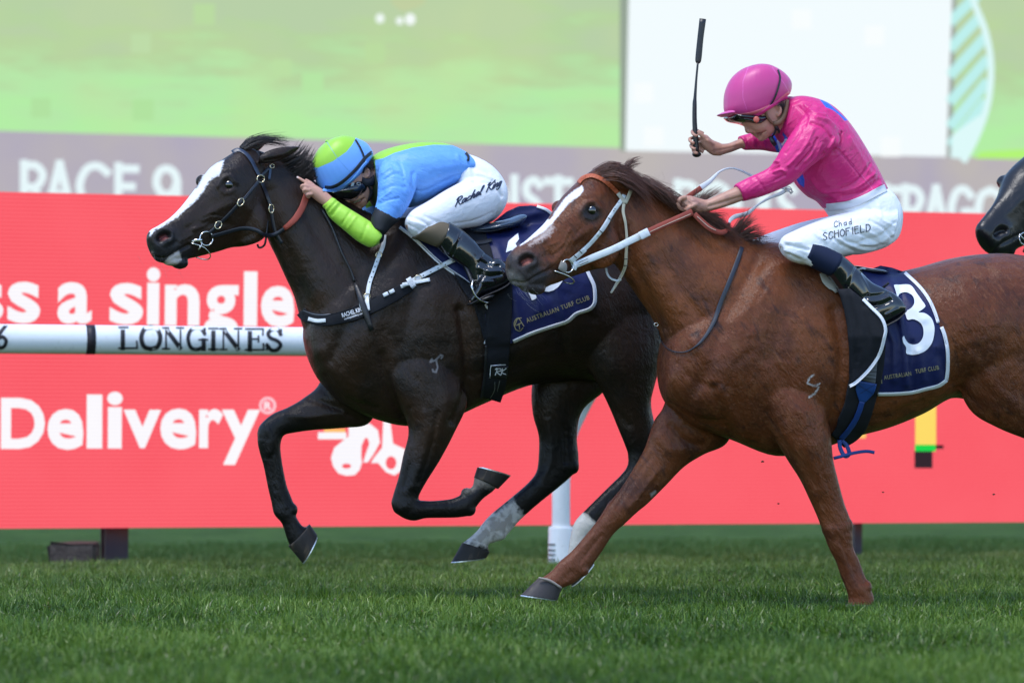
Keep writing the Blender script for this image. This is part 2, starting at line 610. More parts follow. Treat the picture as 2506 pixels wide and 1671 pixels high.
# ---- turf blades
def blades(name, label, pts, hmin, hmax, w, seed, mat_, lean=.6):
    g = np.random.default_rng(seed)
    hf = tf = ld = None
    if isinstance(pts, tuple): pts, hf, tf, ld = pts
    n = len(pts)
    h = g.uniform(hmin, hmax, n) * (1.0 if hf is None else hf) * (0.75 + .5 * np.sin(pts[:, 0] * 3.1 + 1.3 * np.sin(pts[:, 1] * 2.3)) ** 2)
    a = g.uniform(0, 2 * math.pi, n) if ld is None else ld + g.normal(0, .9, n)
    ln = np.abs(g.normal(0, lean, n)) * h
    d = np.stack([np.cos(a), np.sin(a), 0 * a], 1)
    wa = g.uniform(-.9, .9, n)
    side = np.stack([np.cos(wa), np.sin(wa), 0 * wa], 1) * (w * g.uniform(.6, 1.4, n))[:, None]
    up = np.array([0, 0, 1.0])
    m1 = pts + d * (ln * .3)[:, None] + up * (h * .55)[:, None]
    tip = pts + d * ln[:, None] + up * (h * np.clip(1 - .25 * (ln / h) ** 2, .45, 1))[:, None]
    V = np.stack([pts - side, pts + side, m1 - side * .8, m1 + side * .8, tip], 1).reshape(-1, 3)
    me = bpy.data.meshes.new(name)
    me.vertices.add(5 * n); me.vertices.foreach_set('co', V.ravel())
    b = np.arange(n)[:, None] * 5
    loops = np.hstack([b + np.array([[0, 1, 3, 2]]), b + np.array([[2, 3, 4]])]).ravel()
    me.loops.add(7 * n); me.loops.foreach_set('vertex_index', loops)
    me.polygons.add(2 * n)
    st = (np.arange(n)[:, None] * 7 + np.array([[0, 4]])).ravel()
    me.polygons.foreach_set('loop_start', st)
    me.polygons.foreach_set('use_smooth', [True] * (2 * n))
    me.update(calc_edges=True)
    at = me.attributes.new('tint', 'FLOAT', 'POINT')
    tv = np.clip(g.normal(.5, .22, n) + .22 * np.sin(pts[:, 0] * 1.7 + pts[:, 1] * .9) * np.sin(pts[:, 1] * 1.3 - pts[:, 0] * .4) + (0 if tf is None else tf), 0, 1)
    at.data.foreach_set('value', np.repeat(tv, 5).astype(np.float32))
    o = link(me, mat_); tag(o, label, 'grass', kind='stuff'); return o

def grass_mat(name, dark, mid, light, gloss=.35):
    m = bpy.data.materials.new(name); m.use_nodes = True
    nt = m.node_tree; N, L = nt.nodes, nt.links
    b = N['Principled BSDF']
    at = N.new('ShaderNodeAttribute'); at.attribute_name = 'tint'
    cr = N.new('ShaderNodeValToRGB')
    cr.color_ramp.elements[0].color = (*dark, 1); cr.color_ramp.elements[1].color = (*light, 1)
    e = cr.color_ramp.elements.new(.55); e.color = (*mid, 1)
    L.new(at.outputs['Fac'], cr.inputs[0]); L.new(cr.outputs[0], b.inputs['Base Color'])
    b.inputs['Roughness'].default_value = gloss; b.inputs['Specular IOR Level'].default_value = .45
    tr = N.new('ShaderNodeBsdfTranslucent'); L.new(cr.outputs[0], tr.inputs[0])
    mx = N.new('ShaderNodeMixShader'); mx.inputs[0].default_value = .3
    L.new(b.outputs[0], mx.inputs[1]); L.new(tr.outputs[0], mx.inputs[2]); L.new(mx.outputs[0], N['Material Output'].inputs[0])
    return m

def near_pts(n, seed, y0, y1, lat0=-.12):
    """tufts: every blade belongs to one; nearer ground gets its share by how large it shows"""
    g = np.random.default_rng(seed)
    k = n // 9
    t = g.uniform(0, 1, k); cy = 1.0 / (1 / y0 + t * (1 / y1 - 1 / y0)); cx = g.uniform(-.19, .19, k) * cy
    i = g.integers(0, k, n)
    p = np.stack([cx[i] + g.normal(0, .018, n), cy[i] + g.normal(0, .035, n), 0 * cy[i]], 1)
    keep = (CREST.lat(p) > lat0) & (p[:, 1] > y0 - .2)
    hf = np.clip(g.normal(1, .24, k), .45, 1.8); tf = g.normal(0, .17, k); ld = g.uniform(0, 2 * math.pi, k)
    return p[keep], hf[i][keep], tf[i][keep], ld[i][keep]
turf_m = grass_mat('turf_blade', (.026, .064, .006), (.086, .170, .014), (.215, .305, .050), .30)
blades('turf_grass', 'lush green racing turf in the foreground', near_pts(420000, 3, 8.4, 21.0), .024, .060, .0024, 5, turf_m, lean=.85)
far_m = grass_mat('shade_tint_blade', (.036, .095, .018), (.062, .140, .026), (.095, .175, .040), .6)  # darker greens: shade under the board put into the colour, besides the different mowing
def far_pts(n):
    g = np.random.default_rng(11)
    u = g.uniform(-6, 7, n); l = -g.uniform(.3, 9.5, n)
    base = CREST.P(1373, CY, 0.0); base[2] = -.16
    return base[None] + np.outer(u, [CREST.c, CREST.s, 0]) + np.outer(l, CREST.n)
blades('shade_tinted_grass', 'mown grass tinted darker for the shade beneath the red board', far_pts(90000), .03, .075, .004, 6, far_m)
# pale straw along the break of the turf
def edge_pts(n):
    g = np.random.default_rng(12)
    u = g.uniform(-5, 6, n); l = -.12 + 4.2 * g.uniform(0, 1, n) ** 1.8
    base = CREST.P(1373, CY, 0.0); base[2] = 0
    return base[None] + np.outer(u, [CREST.c, CREST.s, 0]) + np.outer(l, CREST.n)
blades('edge_grass', 'paler grass along the rail line', edge_pts(85000), .034, .066, .0026, 8,
       grass_mat('edge_blade', (.070, .125, .022), (.130, .195, .040), (.230, .265, .085)))

# longer grass pushed up round the planted hoof
def tuft_pts(n):
    g = np.random.default_rng(41)
    c = Frame(1900, D0, ANG).P(2104, CY, .165)
    a = g.uniform(0, 2 * math.pi, n); r = .05 + np.abs(g.normal(0, .05, n))
    return np.stack([c[0] + r * np.cos(a) * 1.5, c[1] + r * np.sin(a) - .03, 0 * a], 1)
blades('hoof_tufts', 'longer grass pushed up around the planted hoof', tuft_pts(900), .05, .085, .0024, 42, turf_m)
# pale blades laid over the turf as painted glints of wet grass
def glint_pts(n):
    g = np.random.default_rng(31)
    y = 1.0 / (1 / 8.8 + g.uniform(0, 1, n) * (1 / 18.0 - 1 / 8.8))
    return np.stack([g.uniform(-.18, .18, n) * y, y, .035 + 0 * y], 1)
blades('grass_glints', 'pale blades painted as glints scattered over the turf', glint_pts(900), .012, .03, .0022, 32,
       grass_mat('glint_blade', (.12, .14, .06), (.20, .21, .10), (.34, .34, .22)), lean=2.2)

# ---- LED board in red
def led_mat(name, nodes_fn):
    m = bpy.data.materials.new(name); m.use_nodes = True
    nt = m.node_tree; nt.nodes.clear()
    e = nt.nodes.new('ShaderNodeEmission'); o = nt.nodes.new('ShaderNodeOutputMaterial'); nt.links.new(e.outputs[0], o.inputs[0])
    nodes_fn(nt, e); e.inputs[1].default_value *= EM; return m
def rows(colA, colB, period, strength=1.0):
    def fn(nt, e):
        N, L = nt.nodes, nt.links
        tc = N.new('ShaderNodeTexCoord'); sp = N.new('ShaderNodeSeparateXYZ'); L.new(tc.outputs['Object'], sp.inputs[0])
        m1 = N.new('ShaderNodeMath'); m1.operation = 'MULTIPLY'; m1.inputs[1].default_value = 2 * math.pi / period; L.new(sp.outputs[2], m1.inputs[0])
        sn = N.new('ShaderNodeMath'); sn.operation = 'SINE'; L.new(m1.outputs[0], sn.inputs[0])
        mr = N.new('ShaderNodeMapRange'); mr.inputs[1].default_value = .2; mr.inputs[2].default_value = 1.0; L.new(sn.outputs[0], mr.inputs[0])
        nz = N.new('ShaderNodeTexNoise'); nz.inputs['Scale'].default_value = 1.4; L.new(tc.outputs['Object'], nz.inputs['Vector'])
        mul = N.new('ShaderNodeMath'); mul.operation = 'MULTIPLY'; L.new(mr.outputs[0], mul.inputs[0]); L.new(nz.outputs[0], mul.inputs[1])
        m2 = N.new('ShaderNodeMath'); m2.operation = 'MULTIPLY'; m2.inputs[1].default_value = 1.5; m2.use_clamp = True; L.new(mul.outputs[0], m2.inputs[0])
        mx = N.new('ShaderNodeMix'); mx.data_type = 'RGBA'; L.new(m2.outputs[0], mx.inputs[0])
        mx.inputs[6].default_value = (*colA, 1); mx.inputs[7].default_value = (*colB, 1)
        L.new(mx.outputs[2], e.inputs[0]); e.inputs[1].default_value = strength
    return fn
def box_on(fr, px0, px1, z0, z1, depth, v=0.0):
    a, b = fr.P(px0, CY, v), fr.P(px1, CY, v)
    q = []
    for dv in (0, -depth):
        for p in (a, b):
            for z in (z0, z1):
                w = p + fr.n * dv; q.append((w[0], w[1], z))
    return np.array(q), [(0, 1, 3, 2), (4, 6, 7, 5), (0, 4, 5, 1), (2, 3, 7, 6), (1, 5, 7, 3), (0, 2, 6, 4)]
def zat(fr, px, py):
    return float(fr.P(px, py, 0)[2])

M_dark = mat('black_steel', (.02, .02, .022), .5, .4, bump=[(90, .0006, False)])
M_white = mat('white_paint', (.78, .79, .80), .4, .5, varcol=[(3, (.70, .71, .72), .45, .7, False), (40, (.62, .62, .6), .62, .75, False)])
red_m = led_mat('red_led', rows(lin(255, 104, 116), lin(236, 62, 78), .0255))
white_led = led_mat('white_led', rows(lin(255, 252, 255), lin(238, 238, 252), .0255))
rb = thing('led_board', 'long red LED advertising board with white lettering behind the rail', 'advertising board', RED.P(1253, CY, 0) * [1, 1, 0])
zt, zb = zat(RED, 1253, 497), zat(RED, 1253, 1285)
part('screen_panel', box_on(RED, -900, 3500, zb, zt, .16), red_m, rb, False)
def fr_bar(z0, z1): return box_on(RED, -910, 3510, z0, z1, .2, .004)
def letter(VF, fr, v, m, parent, name='lettering'):
    part(name, on_plane(VF, fr, v), m, parent, False)
R1 = .55
letter(fit_text('s', -82, 8, 688, 790, R1, .03), RED, .006, white_led, rb)
letter(fit_text('s', 18, 98, 689, 791, R1, .03), RED, .006, white_led, rb)
letter(fit_text('a', 140, 224, 690, 792, R1, .03), RED, .006, white_led, rb)
letter(fit_text('s', 268, 350, 692, 794, R1, .03), RED, .006, white_led, rb)
letter(fit_text('i', 358, 391, 654, 795, R1, .035), RED, .006, white_led, rb)
letter(fit_text('n', 403, 488, 695, 796, R1, .03), RED, .006, white_led, rb)
letter(fit_text('g', 498, 583, 697, 838, R1, .03), RED, .006, white_led, rb)
letter(fit_text('l', 596, 629, 664, 798, R1, .035), RED, .006, white_led, rb)
letter(fit_text('e', 638, 720, 699, 800, R1, .03), RED, .006, white_led, rb)
R2 = .2
for ch, x0, x1, y0, y1 in (('D', 2, 110, 973, 1098), ('e', 116, 204, 1000, 1100), ('l', 212, 250, 965, 1097), ('i', 262, 300, 958, 1097),
                           ('v', 302, 394, 1002, 1096), ('e', 392, 480, 999, 1099), ('r', 487, 546, 1000, 1096), ('y', 542, 636, 1002, 1137)):
    letter(fit_text(ch, x0, x1, y0, y1, R2, .03), RED, .006, white_led, rb)
def disc(x, y, rx, ry=None, n=28):
    ry = ry or rx
    return flat_poly([[(x + rx * math.cos(t), y + ry * math.sin(t)) for t in np.linspace(0, 2 * math.pi, n, endpoint=False)]], None)
pink_led = emis('pink_led', lin(255, 205, 215))
letter(disc(655, 992, 21), RED, .006, pink_led, rb, 'trademark_ring')
letter(disc(655, 992, 15), RED, .010, emis('rose_led', lin(255, 130, 145)), rb, 'trademark_field')
letter(fit_text('R', 647, 664, 983, 1002, 0, .02), RED, .014, white_led, rb, 'trademark_letter')
sc1 = [(853, 1040), (890, 1038), (893, 1072), (885, 1090), (884, 1115), (886, 1132), (880, 1150), (868, 1162), (848, 1164), (828, 1158), (815, 1140), (810, 1120), (818, 1095), (843, 1075), (853, 1068)]
sc3 = [(888, 1037), (905, 1036), (925, 1052), (930, 1082), (915, 1110), (900, 1131), (889, 1131), (895, 1110), (904, 1085), (900, 1072), (891, 1072)]
sc2 = [(938, 1030), (955, 1030), (962, 1085), (990, 1098), (1000, 1115), (985, 1150), (965, 1163), (945, 1155), (925, 1132), (908, 1133), (915, 1120), (935, 1095)]
letter(flat_poly([sc1], None), RED, .006, white_led, rb, 'scooter_icon')
letter(flat_poly([sc2], None), RED, .006, white_led, rb, 'scooter_icon')
letter(flat_poly([sc3], None), RED, .007, white_led, rb, 'scooter_icon')
letter(stroke_px([[(784, 1066), (842, 1066)]], 17), RED, .008, white_led, rb, 'scooter_icon')
letter(stroke_px([[(796, 1053), (842, 1053)]], 9), RED, .006, emis('amber_led', lin(255, 195, 110)), rb, 'scooter_icon')
letter(disc(957, 1132, 13, 16), RED, .010, red_m, rb, 'scooter_wheel')
letter(disc(848, 1140, 11, 6), RED, .010, red_m, rb, 'scooter_wheel')
def rect(x0, y0, x1, y1): return [(x0, y0), (x1, y0), (x1, y1), (x0, y1)]
letter(flat_poly([rect(2240, 940, 2291, 1088)], None), RED, .006, led_mat('yellow_led', rows(lin(255, 225, 110), lin(250, 200, 90), .0255)), rb, 'yellow_block')
letter(flat_poly([rect(2239, 1088, 2290, 1104)], None), RED, .006, emis('green_led', lin(30, 215, 80)), rb, 'green_block')
letter(flat_poly([rect(2238, 1104, 2282, 1145)], None), RED, .006, emis('dead_led', lin(52, 40, 48)), rb, 'dead_block')
letter(flat_poly([rect(2290, 1089, 2309, 1098)], None), RED, .006, emis('dead_led', lin(45, 36, 40)), rb, 'dead_block')
letter(flat_poly([rect(2080, 1055, 2119, 1072)], None), RED, .006, emis('amber_led', lin(255, 205, 110)), rb, 'yellow_block')
def ibeam(fr, px, v, w, z0, z1):
    a = fr.P(px, CY, v); r = np.array([fr.c, fr.s, 0]); out = []
    for (u0, u1, l0, l1) in ((-w, w, .0, .02), (-w, w, -.2, -.22), (-.012, .012, -.2, .0)):
        q = [a + r * u + fr.n * l for u in (u0, u1) for l in (l0, l1)]
        V = np.array([(p[0], p[1], z) for p in q for z in (z0, z1)])
        out.append((V, [(0, 1, 3, 2), (4, 6, 7, 5), (0, 4, 5, 1), (2, 3, 7, 6), (1, 5, 7, 3), (0, 2, 6, 4)]))
    return join(out)
post_m = mat('post_paint', (.035, .035, .05), .55, .4, varcol=[(5, (.05, .045, .05), .4, .7, False)])
for px, w_ in ((-620, .078), (285, .078), (2098, .03), (3000, .078)):
    part('post', ibeam(RED, px, -.19, w_, -.22, zb + .6), post_m, rb, False)
# block beside the post
def rough_box(c, sx, sy, sz, seed):
    bm = bmesh.new(); bmesh.ops.create_cube(bm, size=1)
    bmesh.ops.bevel(bm, geom=bm.edges[:], offset=.06, segments=2, affect='EDGES')
    bmesh.ops.subdivide_edges(bm, edges=bm.edges[:], cuts=1, use_grid_fill=True)
    g = np.random.default_rng(seed)
    for v in bm.verts:
        v.co = Vector((v.co.x * sx * (1 + .12 * v.co.z), v.co.y * sy, v.co.z * sz)) + Vector(g.normal(0, .006, 3)) + Vector(c)
    me = bpy.data.meshes.new('concrete_block'); bm.to_mesh(me); bm.free()
    return me
bc = RED.P(182, CY, .25)
o = link(rough_box((bc[0], bc[1], -.06), .30, .26, .32, 2), mat('old_concrete', (.060, .047, .042), .9, .2, varcol=[(9, (.036, .028, .026), .4, .65, False), (60, (.085, .070, .062), .5, .7, False)], bump=[(50, .01, False)]), None, 'concrete_block')
tag(o, 'weathered brown concrete block beside the board post', 'block')

# ---- running rail
def rail():
    root = thing('running_rail', 'white running rail with black lettering along the track', 'rail', RAILF.P(1373, CY, 0) * [1, 1, 0])
    zr0, zr1 = zat(RAILF, 370, 868), zat(RAILF, 370, 797)
    zc, hz = (zr0 + zr1) / 2, (zr1 - zr0) / 2
    th = np.linspace(0, 2 * math.pi, 28, endpoint=False)
    R = []
    for px in np.linspace(-900, 3400, 40):
        p = RAILF.P(px, CY, 0)
        R.append([p + RAILF.n * (.075 * math.cos(t)) + np.array([0, 0, zc - CAMH + hz * math.sin(t)]) for t in th])
    rl = part('rail_tube', rings(np.array(R)), M_white, root)
    bv = BVHTree.FromPolygons([tuple(v.co) for v in rl.data.vertices], [tuple(p.vertices) for p in rl.data.polygons])
    ink = mat('black_ink', (.02, .017, .022), .5, .4)
    # lettering in a book face: thick and thin pen lines, px of the photograph
    def LT(lines, x0, x1, y0, y1):
        out = []
        for (pl, w) in lines:
            out.append(([(x0 + (x1 - x0) * a, y1 - (y1 - y0) * b) for a, b in pl], w))
        return out
    tk, tn = 11.0, 4.5
    S = {
     'L': [([(.22, 0), (.22, 1)], tk), ([(.02, .98), (.48, .98)], tn), ([(.02, .02), (.95, .02)], tn), ([(.95, .02), (.93, .34)], tn)],
     'O': [([(.5, 1), (.22, .9), (.1, .5), (.22, .1), (.5, 0)], tk), ([(.5, 1), (.78, .9), (.9, .5), (.78, .1), (.5, 0)], tk)],
     'N': [([(.16, 0), (.16, 1)], tn), ([(.14, .97), (.82, .05)], tk), ([(.84, 1), (.84, 0)], tn), ([(0, .98), (.28, .98)], tn), ([(0, .02), (.32, .02)], tn), ([(.66, .98), (1, .98)], tn)],
     'G': [([(.86, .74), (.7, .96), (.45, 1), (.2, .85), (.1, .5), (.22, .1), (.5, 0), (.8, .1)], tk * .85), ([(.82, 0), (.82, .45)], tk), ([(.6, .45), (1, .45)], tn), ([(.88, .98), (.88, .66)], tn)],
     'I': [([(.5, 0), (.5, 1)], tk), ([(.1, .98), (.9, .98)], tn), ([(.1, .02), (.9, .02)], tn)],
     'E': [([(.24, 0), (.24, 1)], tk), ([(.02, .98), (.92, .98)], tn), ([(.02, .02), (.95, .02)], tn), ([(.3, .52), (.68, .52)], tn), ([(.92, .98), (.9, .7)], tn), ([(.95, .02), (.93, .3)], tn), ([(.68, .66), (.68, .38)], tn)],
     'S': [([(.85, .74), (.7, .95), (.42, .98), (.18, .8), (.3, .58), (.65, .45), (.84, .25), (.65, .03), (.35, .02), (.12, .25)], tk * .85), ([(.88, .98), (.86, .7)], tn), ([(.1, .02), (.11, .32)], tn)]}
    k = 0
    for ch, x0, x1 in (('L', 290, 338), ('O', 340, 398), ('N', 398, 450), ('G', 455, 508), ('I', 508, 536), ('N', 538, 592), ('E', 600, 648), ('S', 648, 694)):
        y = 800 + (x0 - 290) * .0125
        for ln in LT(S[ch], x0, x1, y, y + 53):
            k += 1
            st = stroke_px([ln], 5)
            V, Fc = lay(st, [bv], RAILF, off=.0015 + .0002 * (k % 6))
            part('lettering', (V, Fc), ink, root)
    V, Fc = lay(stroke_px([[(14, 797), (2, 812), (-8, 832), (-2, 850), (10, 848), (15, 834), (6, 824), (-6, 830)]], 9), [bv], RAILF, off=.002)
    part('lettering', (V, Fc), ink, root)
    for xb in (220, 1560):
        R = []
        for px in (xb - 11, xb + 11):
            p = RAILF.P(px, CY, 0)
            R.append([p + RAILF.n * (.0765 * math.cos(t)) + np.array([0, 0, zc - CAMH + (hz + .0015) * math.sin(t)]) for t in th])
        part('joint_band', rings(np.array(R)), mat('band_ink', (.018, .012, .018), .5, .4), root)
    # curved stands behind the rail
    for px in (-500, 1373, 3250):
        g0 = RAILF.P(px, CY, -.42); g0[2] = 0
        top = RAILF.P(px + 105, CY, -.03); top[2] = zc - .02
        zz = lambda y: zat(RAILF, 1373, y)
        r = RAILF.P(px + 105, CY, 0) - RAILF.P(px, CY, 0)
        def at(f, v, z): p = RAILF.P(px, CY, v) + r * f; p[2] = z; return p
        pts = [at(0, -.42, -.04), at(0, -.42, zz(1290)), at(.02, -.42, zz(1150)), at(.18, -.42, zz(1060)), at(.5, -.38, zz(985)), at(.78, -.25, zz(930)), top]
        part('stand', tube(pts, [.055, .055, .055, .056, .057, .057, .055], 18, 8), M_white, root)
        R = [[at(0, -.42, z) + np.array([rr * math.cos(t), rr * math.sin(t), 0]) for t in th] for z, rr in ((-.04, .078), (zz(1392), .078), (zz(1297), .075), (zz(1293), .072), (zz(1292), .056))]
        sl = part('ground_sleeve', rings(np.array(R)), M_white, root)
        for i, yy in enumerate((1336, 1350, 1362, 1374, 1386)):
            c = at(0, -.42, zz(yy))
            part('slot', join([tube([c + np.array([.0795 * math.cos(t), .0795 * math.sin(t), 0]) for t in np.linspace(-2.9, -2.05, 6)], .004, 6, 2)]), M_dark, sl)
rail()

# ---- the big screen
def video(nt, e):
    N, L = nt.nodes, nt.links
    tc = N.new('ShaderNodeTexCoord')
    mp = N.new('ShaderNodeMapping'); mp.inputs['Scale'].default_value = (.55, .55, 2.2); L.new(tc.outputs['Object'], mp.inputs[0])
    n1 = N.new('ShaderNodeTexNoise'); n1.inputs['Scale'].default_value = 1.3; n1.inputs['Detail'].default_value = 6; L.new(mp.outputs[0], n1.inputs['Vector'])
    n2 = N.new('ShaderNodeTexNoise'); n2.inputs['Scale'].default_value = .6; n2.inputs['Detail'].default_value = 2; L.new(tc.outputs['Object'], n2.inputs['Vector'])
    sp = N.new('ShaderNodeSeparateXYZ'); L.new(tc.outputs['Object'], sp.inputs[0])
    zlo, zhi = zat(UP, 1253, 345), zat(UP, 1253, 60)
    mr = N.new('ShaderNodeMapRange'); mr.inputs[1].default_value = zlo; mr.inputs[2].default_value = zhi; L.new(sp.outputs[2], mr.inputs[0])
    ad = N.new('ShaderNodeMath'); ad.operation = 'MULTIPLY_ADD'; L.new(n1.outputs[0], ad.inputs[0]); ad.inputs[1].default_value = 1.9; ad.inputs[2].default_value = -.95
    a2 = N.new('ShaderNodeMath'); a2.operation = 'ADD'; a2.use_clamp = True; L.new(ad.outputs[0], a2.inputs[0]); L.new(mr.outputs[0], a2.inputs[1])
    cr = N.new('ShaderNodeValToRGB'); L.new(a2.outputs[0], cr.inputs[0])
    cr.color_ramp.elements[0].color = (*lin(180, 238, 166), 1); cr.color_ramp.elements[1].color = (*lin(184, 208, 168), 1)
    x = cr.color_ramp.elements.new(.35); x.color = (*lin(182, 232, 170), 1)
    x = cr.color_ramp.elements.new(.7); x.color = (*lin(182, 212, 160), 1)
    mx = N.new('ShaderNodeMix'); mx.data_type = 'RGBA'; mx.blend_type = 'MIX'
    r2 = N.new('ShaderNodeMapRange'); r2.inputs[1].default_value = .45; r2.inputs[2].default_value = .75; r2.inputs[4].default_value = .35; L.new(n2.outputs[0], r2.inputs[0]); L.new(r2.outputs[0], mx.inputs[0])
    L.new(cr.outputs[0], mx.inputs[6]); mx.inputs[7].default_value = (*lin(205, 222, 160), 1)
    L.new(mx.outputs[2], e.inputs[0])
def greyband(nt, e):
    N, L = nt.nodes, nt.links
    tc = N.new('ShaderNodeTexCoord'); n1 = N.new('ShaderNodeTexNoise'); n1.inputs['Scale'].default_value = .8; L.new(tc.outputs['Object'], n1.inputs['Vector'])
    cr = N.new('ShaderNodeValToRGB'); L.new(n1.outputs[0], cr.inputs[0])
    cr.color_ramp.elements[0].position = .3; cr.color_ramp.elements[1].position = .7
    cr.color_ramp.elements[0].color = (*lin(178, 172, 190), 1); cr.color_ramp.elements[1].color = (*lin(190, 184, 182), 1)
    L.new(cr.outputs[0], e.inputs[0])
us_ = thing('video_screen', 'huge pale green video screen rising behind the red board', 'video screen', UP.P(1253, CY, 0) * [1, 1, 0])
zA, zB, zC = zat(UP, 1253, 353), zat(UP, 1253, -420), zat(UP, 1253, 760)
part('picture_panel', box_on(UP, -1400, 3900, zA, zB, .4), led_mat('turf_video', video), us_, False)
part('caption_panel', box_on(UP, -1400, 3900, zC, zA - .01, .4, .004), led_mat('grey_led', greyband), us_, False)
for px in (-1100, 200, 1500, 2800, 3700):
    part('support_post', ibeam(UP, px, -.1, .2, -.25, zC + .1), post_m, us_, False)
wl = emis('screen_white', lin(243, 252, 255), 1.0)
letter(flat_poly([[(1547, -430), (2345, -430), (2316, 384), (1531, 369)]], None), UP, .02, wl, us_, 'white_panel')
for x, y in ((1575, 228), (1600, 335), (1962, 48), (2140, 88), (2180, 360)):
    letter(flat_poly([rect(x - 24, y - 24, x + 24, y + 24)], None), UP, .03, emis('screen_glare', lin(249, 254, 255), 1.0), us_, 'bright_pixel_block')
letter(flat_poly([rect(1531 - 14, -430, 1531 + 8, 370)], None), UP, .012, emis('screen_seam', lin(150, 165, 150)), us_, 'panel_seam')
letter(flat_poly([[(2330, -430), (2352, -430), (2330, 386), (2316, 385)]], None), UP, .012, emis('screen_seam', lin(160, 170, 165)), us_, 'panel_seam')
cy_ = emis('screen_cyan', lin(190, 240, 238)); cy2 = emis('screen_pale_cyan', lin(222, 250, 250))
letter(stroke_px([([(2365, -60), (2385, 10), (2412, 80), (2425, 160), (2418, 250), (2392, 330), (2360, 392)], 16)], 16), UP, .026, cy2, us_, 'feather_motif')
for i, (a, b) in enumerate((((2330, 50), (2385, -5)), ((2330, 115), (2395, 45)), ((2330, 180), (2408, 95)), ((2330, 245), (2412, 150)), ((2330, 305), (2412, 205)), ((2332, 350), (2408, 255)))):
    letter(stroke_px([([a, b], 26)], 26), UP, .018 + .001 * i, cy_, us_, 'feather_motif')
letter(flat_poly([[(2326, 386), (2330, 330), (2400, 280), (2395, 320), (2362, 390)]], None), UP, .028, cy2, us_, 'feather_motif')
letter(flat_poly([[(2400, 372), (2506, 366), (3900, 400), (3900, 430), (2506, 390), (2385, 388)]], None), UP, .016, emis('screen_lime', lin(180, 245, 120)), us_, 'lime_strip')
cap = emis('caption_white', lin(232, 248, 252), 1.0)
CAPS = {'R': [[(.1, 0), (.1, 1)], [(.1, .93), (.6, .93), (.88, .72), (.6, .46), (.1, .46)], [(.5, .46), (.9, 0)]], 'A': [[(.08, 0), (.5, 1)], [(.5, 1), (.92, 0)], [(.25, .3), (.75, .3)]],
        'C': [[(.88, .82), (.6, .97), (.28, .88), (.1, .5), (.28, .12), (.6, .03), (.88, .2)]], 'E': [[(.15, 0), (.15, 1)], [(.15, .92), (.9, .92)], [(.15, .52), (.75, .52)], [(.15, .08), (.9, .08)]], 'F': [[(.15, 0), (.15, 1)], [(.15, .92), (.9, .92)], [(.15, .5), (.75, .5)]],
        '9': [[(.9, .66), (.72, .42), (.38, .38), (.14, .6), (.22, .86), (.5, .96), (.8, .86), (.9, .6), (.88, 0)]], 'I': [[(.5, 0), (.5, 1)]], 'T': [[(.5, 0), (.5, 1)], [(.02, .92), (.98, .92)]], 'S': [[(.85, .82), (.55, .95), (.2, .82), (.25, .6), (.65, .45), (.85, .25), (.6, .05), (.3, .05), (.1, .2)]],
        'O': [[(.5, .96), (.2, .84), (.08, .5), (.2, .16), (.5, .04), (.8, .16), (.92, .5), (.8, .84), (.5, .96)]], 'D': [[(.12, 0), (.12, 1)], [(.12, .93), (.5, .93), (.86, .7), (.86, .3), (.5, .07), (.12, .07)]], 'G': [[(.88, .82), (.6, .97), (.28, .88), (.1, .5), (.28, .12), (.6, .03), (.88, .2), (.88, .45), (.58, .45)]]}
def caption(ch, x0, x1, ytop):
    ls = [[(x0 + (x1 - x0) * u, ytop + 108 - 108 * v + (u * (x1 - x0)) * .022) for u, v in ln] for ln in CAPS[ch]]
    letter(stroke_px(ls, 20), UP, .02, cap, us_)
caption('R', 53, 112, 398); caption('A', 114, 178, 399); caption('C', 186, 274, 402); caption('E', 281, 340, 404); caption('9', 374, 440, 408)
caption('D', 1172, 1240, 431); caption('I', 1248, 1270, 433); caption('S', 1278, 1330, 434); caption('T', 1335, 1398, 435)
caption('R', 1652, 1715, 444); caption('O', 1718, 1790, 446); caption('O', 1800, 1870, 447); caption('T', 1848, 1900, 448); caption('S', 1902, 1950, 449)
caption('F', 2160, 2206, 455); caption('R', 2211, 2260, 456); caption('A', 2262, 2320, 458); caption('G', 2322, 2384, 459); caption('O', 2388, 2460, 461)
# runner and hooves showing at the top edge of the video picture
for x, y, r, c in ((930, 46, 11, (240, 250, 245)), (978, 52, 9, (240, 250, 245)), (1004, 48, 13, (245, 252, 250))):
    letter(disc(x, y, r, r * 1.1), UP, .014, emis('video_hoof', lin(*c)), us_, 'video_mark')
letter(flat_poly([[(940, -60), (1050, -60), (1040, 10), (1015, 22), (985, 30), (960, 12)]], None), UP, .010, emis('video_horse', lin(194, 208, 162)), us_, 'video_mark')
for x, y, s_, c in ((500, 36, 26, (188, 216, 158)), (345, 107, 24, (196, 218, 172)), (918, 130, 24, (190, 218, 156)), (690, 168, 22, (190, 224, 162)), (765, 205, 26, (180, 238, 165)), (100, 265, 24, (172, 230, 158)), (350, 270, 26, (172, 232, 156))):
    letter(flat_poly([rect(x - s_, y - s_, x + s_, y + s_)], None), UP, .008, emis('video_block', lin(*[0.5 * k + 0.5 * b for k, b in zip(c, (184, 222, 165))]), 1.0), us_, 'video_mark')

# ================================================================== horses
H2 = Frame(1900, D0, ANG)                       # the chestnut's middle plane
H1 = Frame(1900, D0, ANG, -1.12)                # the dark bay, one horse further from us
H3 = Frame(1900, D0, ANG, -1.0)
def head_frame(fr, px, ang):
    return Frame(px, fr.dist(px), ang)
HH1 = head_frame(H1, 640, 33); HH2 = head_frame(H2, 1490, 33); HH3 = head_frame(H3, 2590, 40)

def ell(fr, px, py, v, rx, ry, rz):
    """ellipsoid; rx,rz in px in the picture plane, ry metres across"""
    c = fr.P(px, py, v); s = fr.dist(px, v) / F
    return ball(c, rx * s, ry, rz * s, 18)

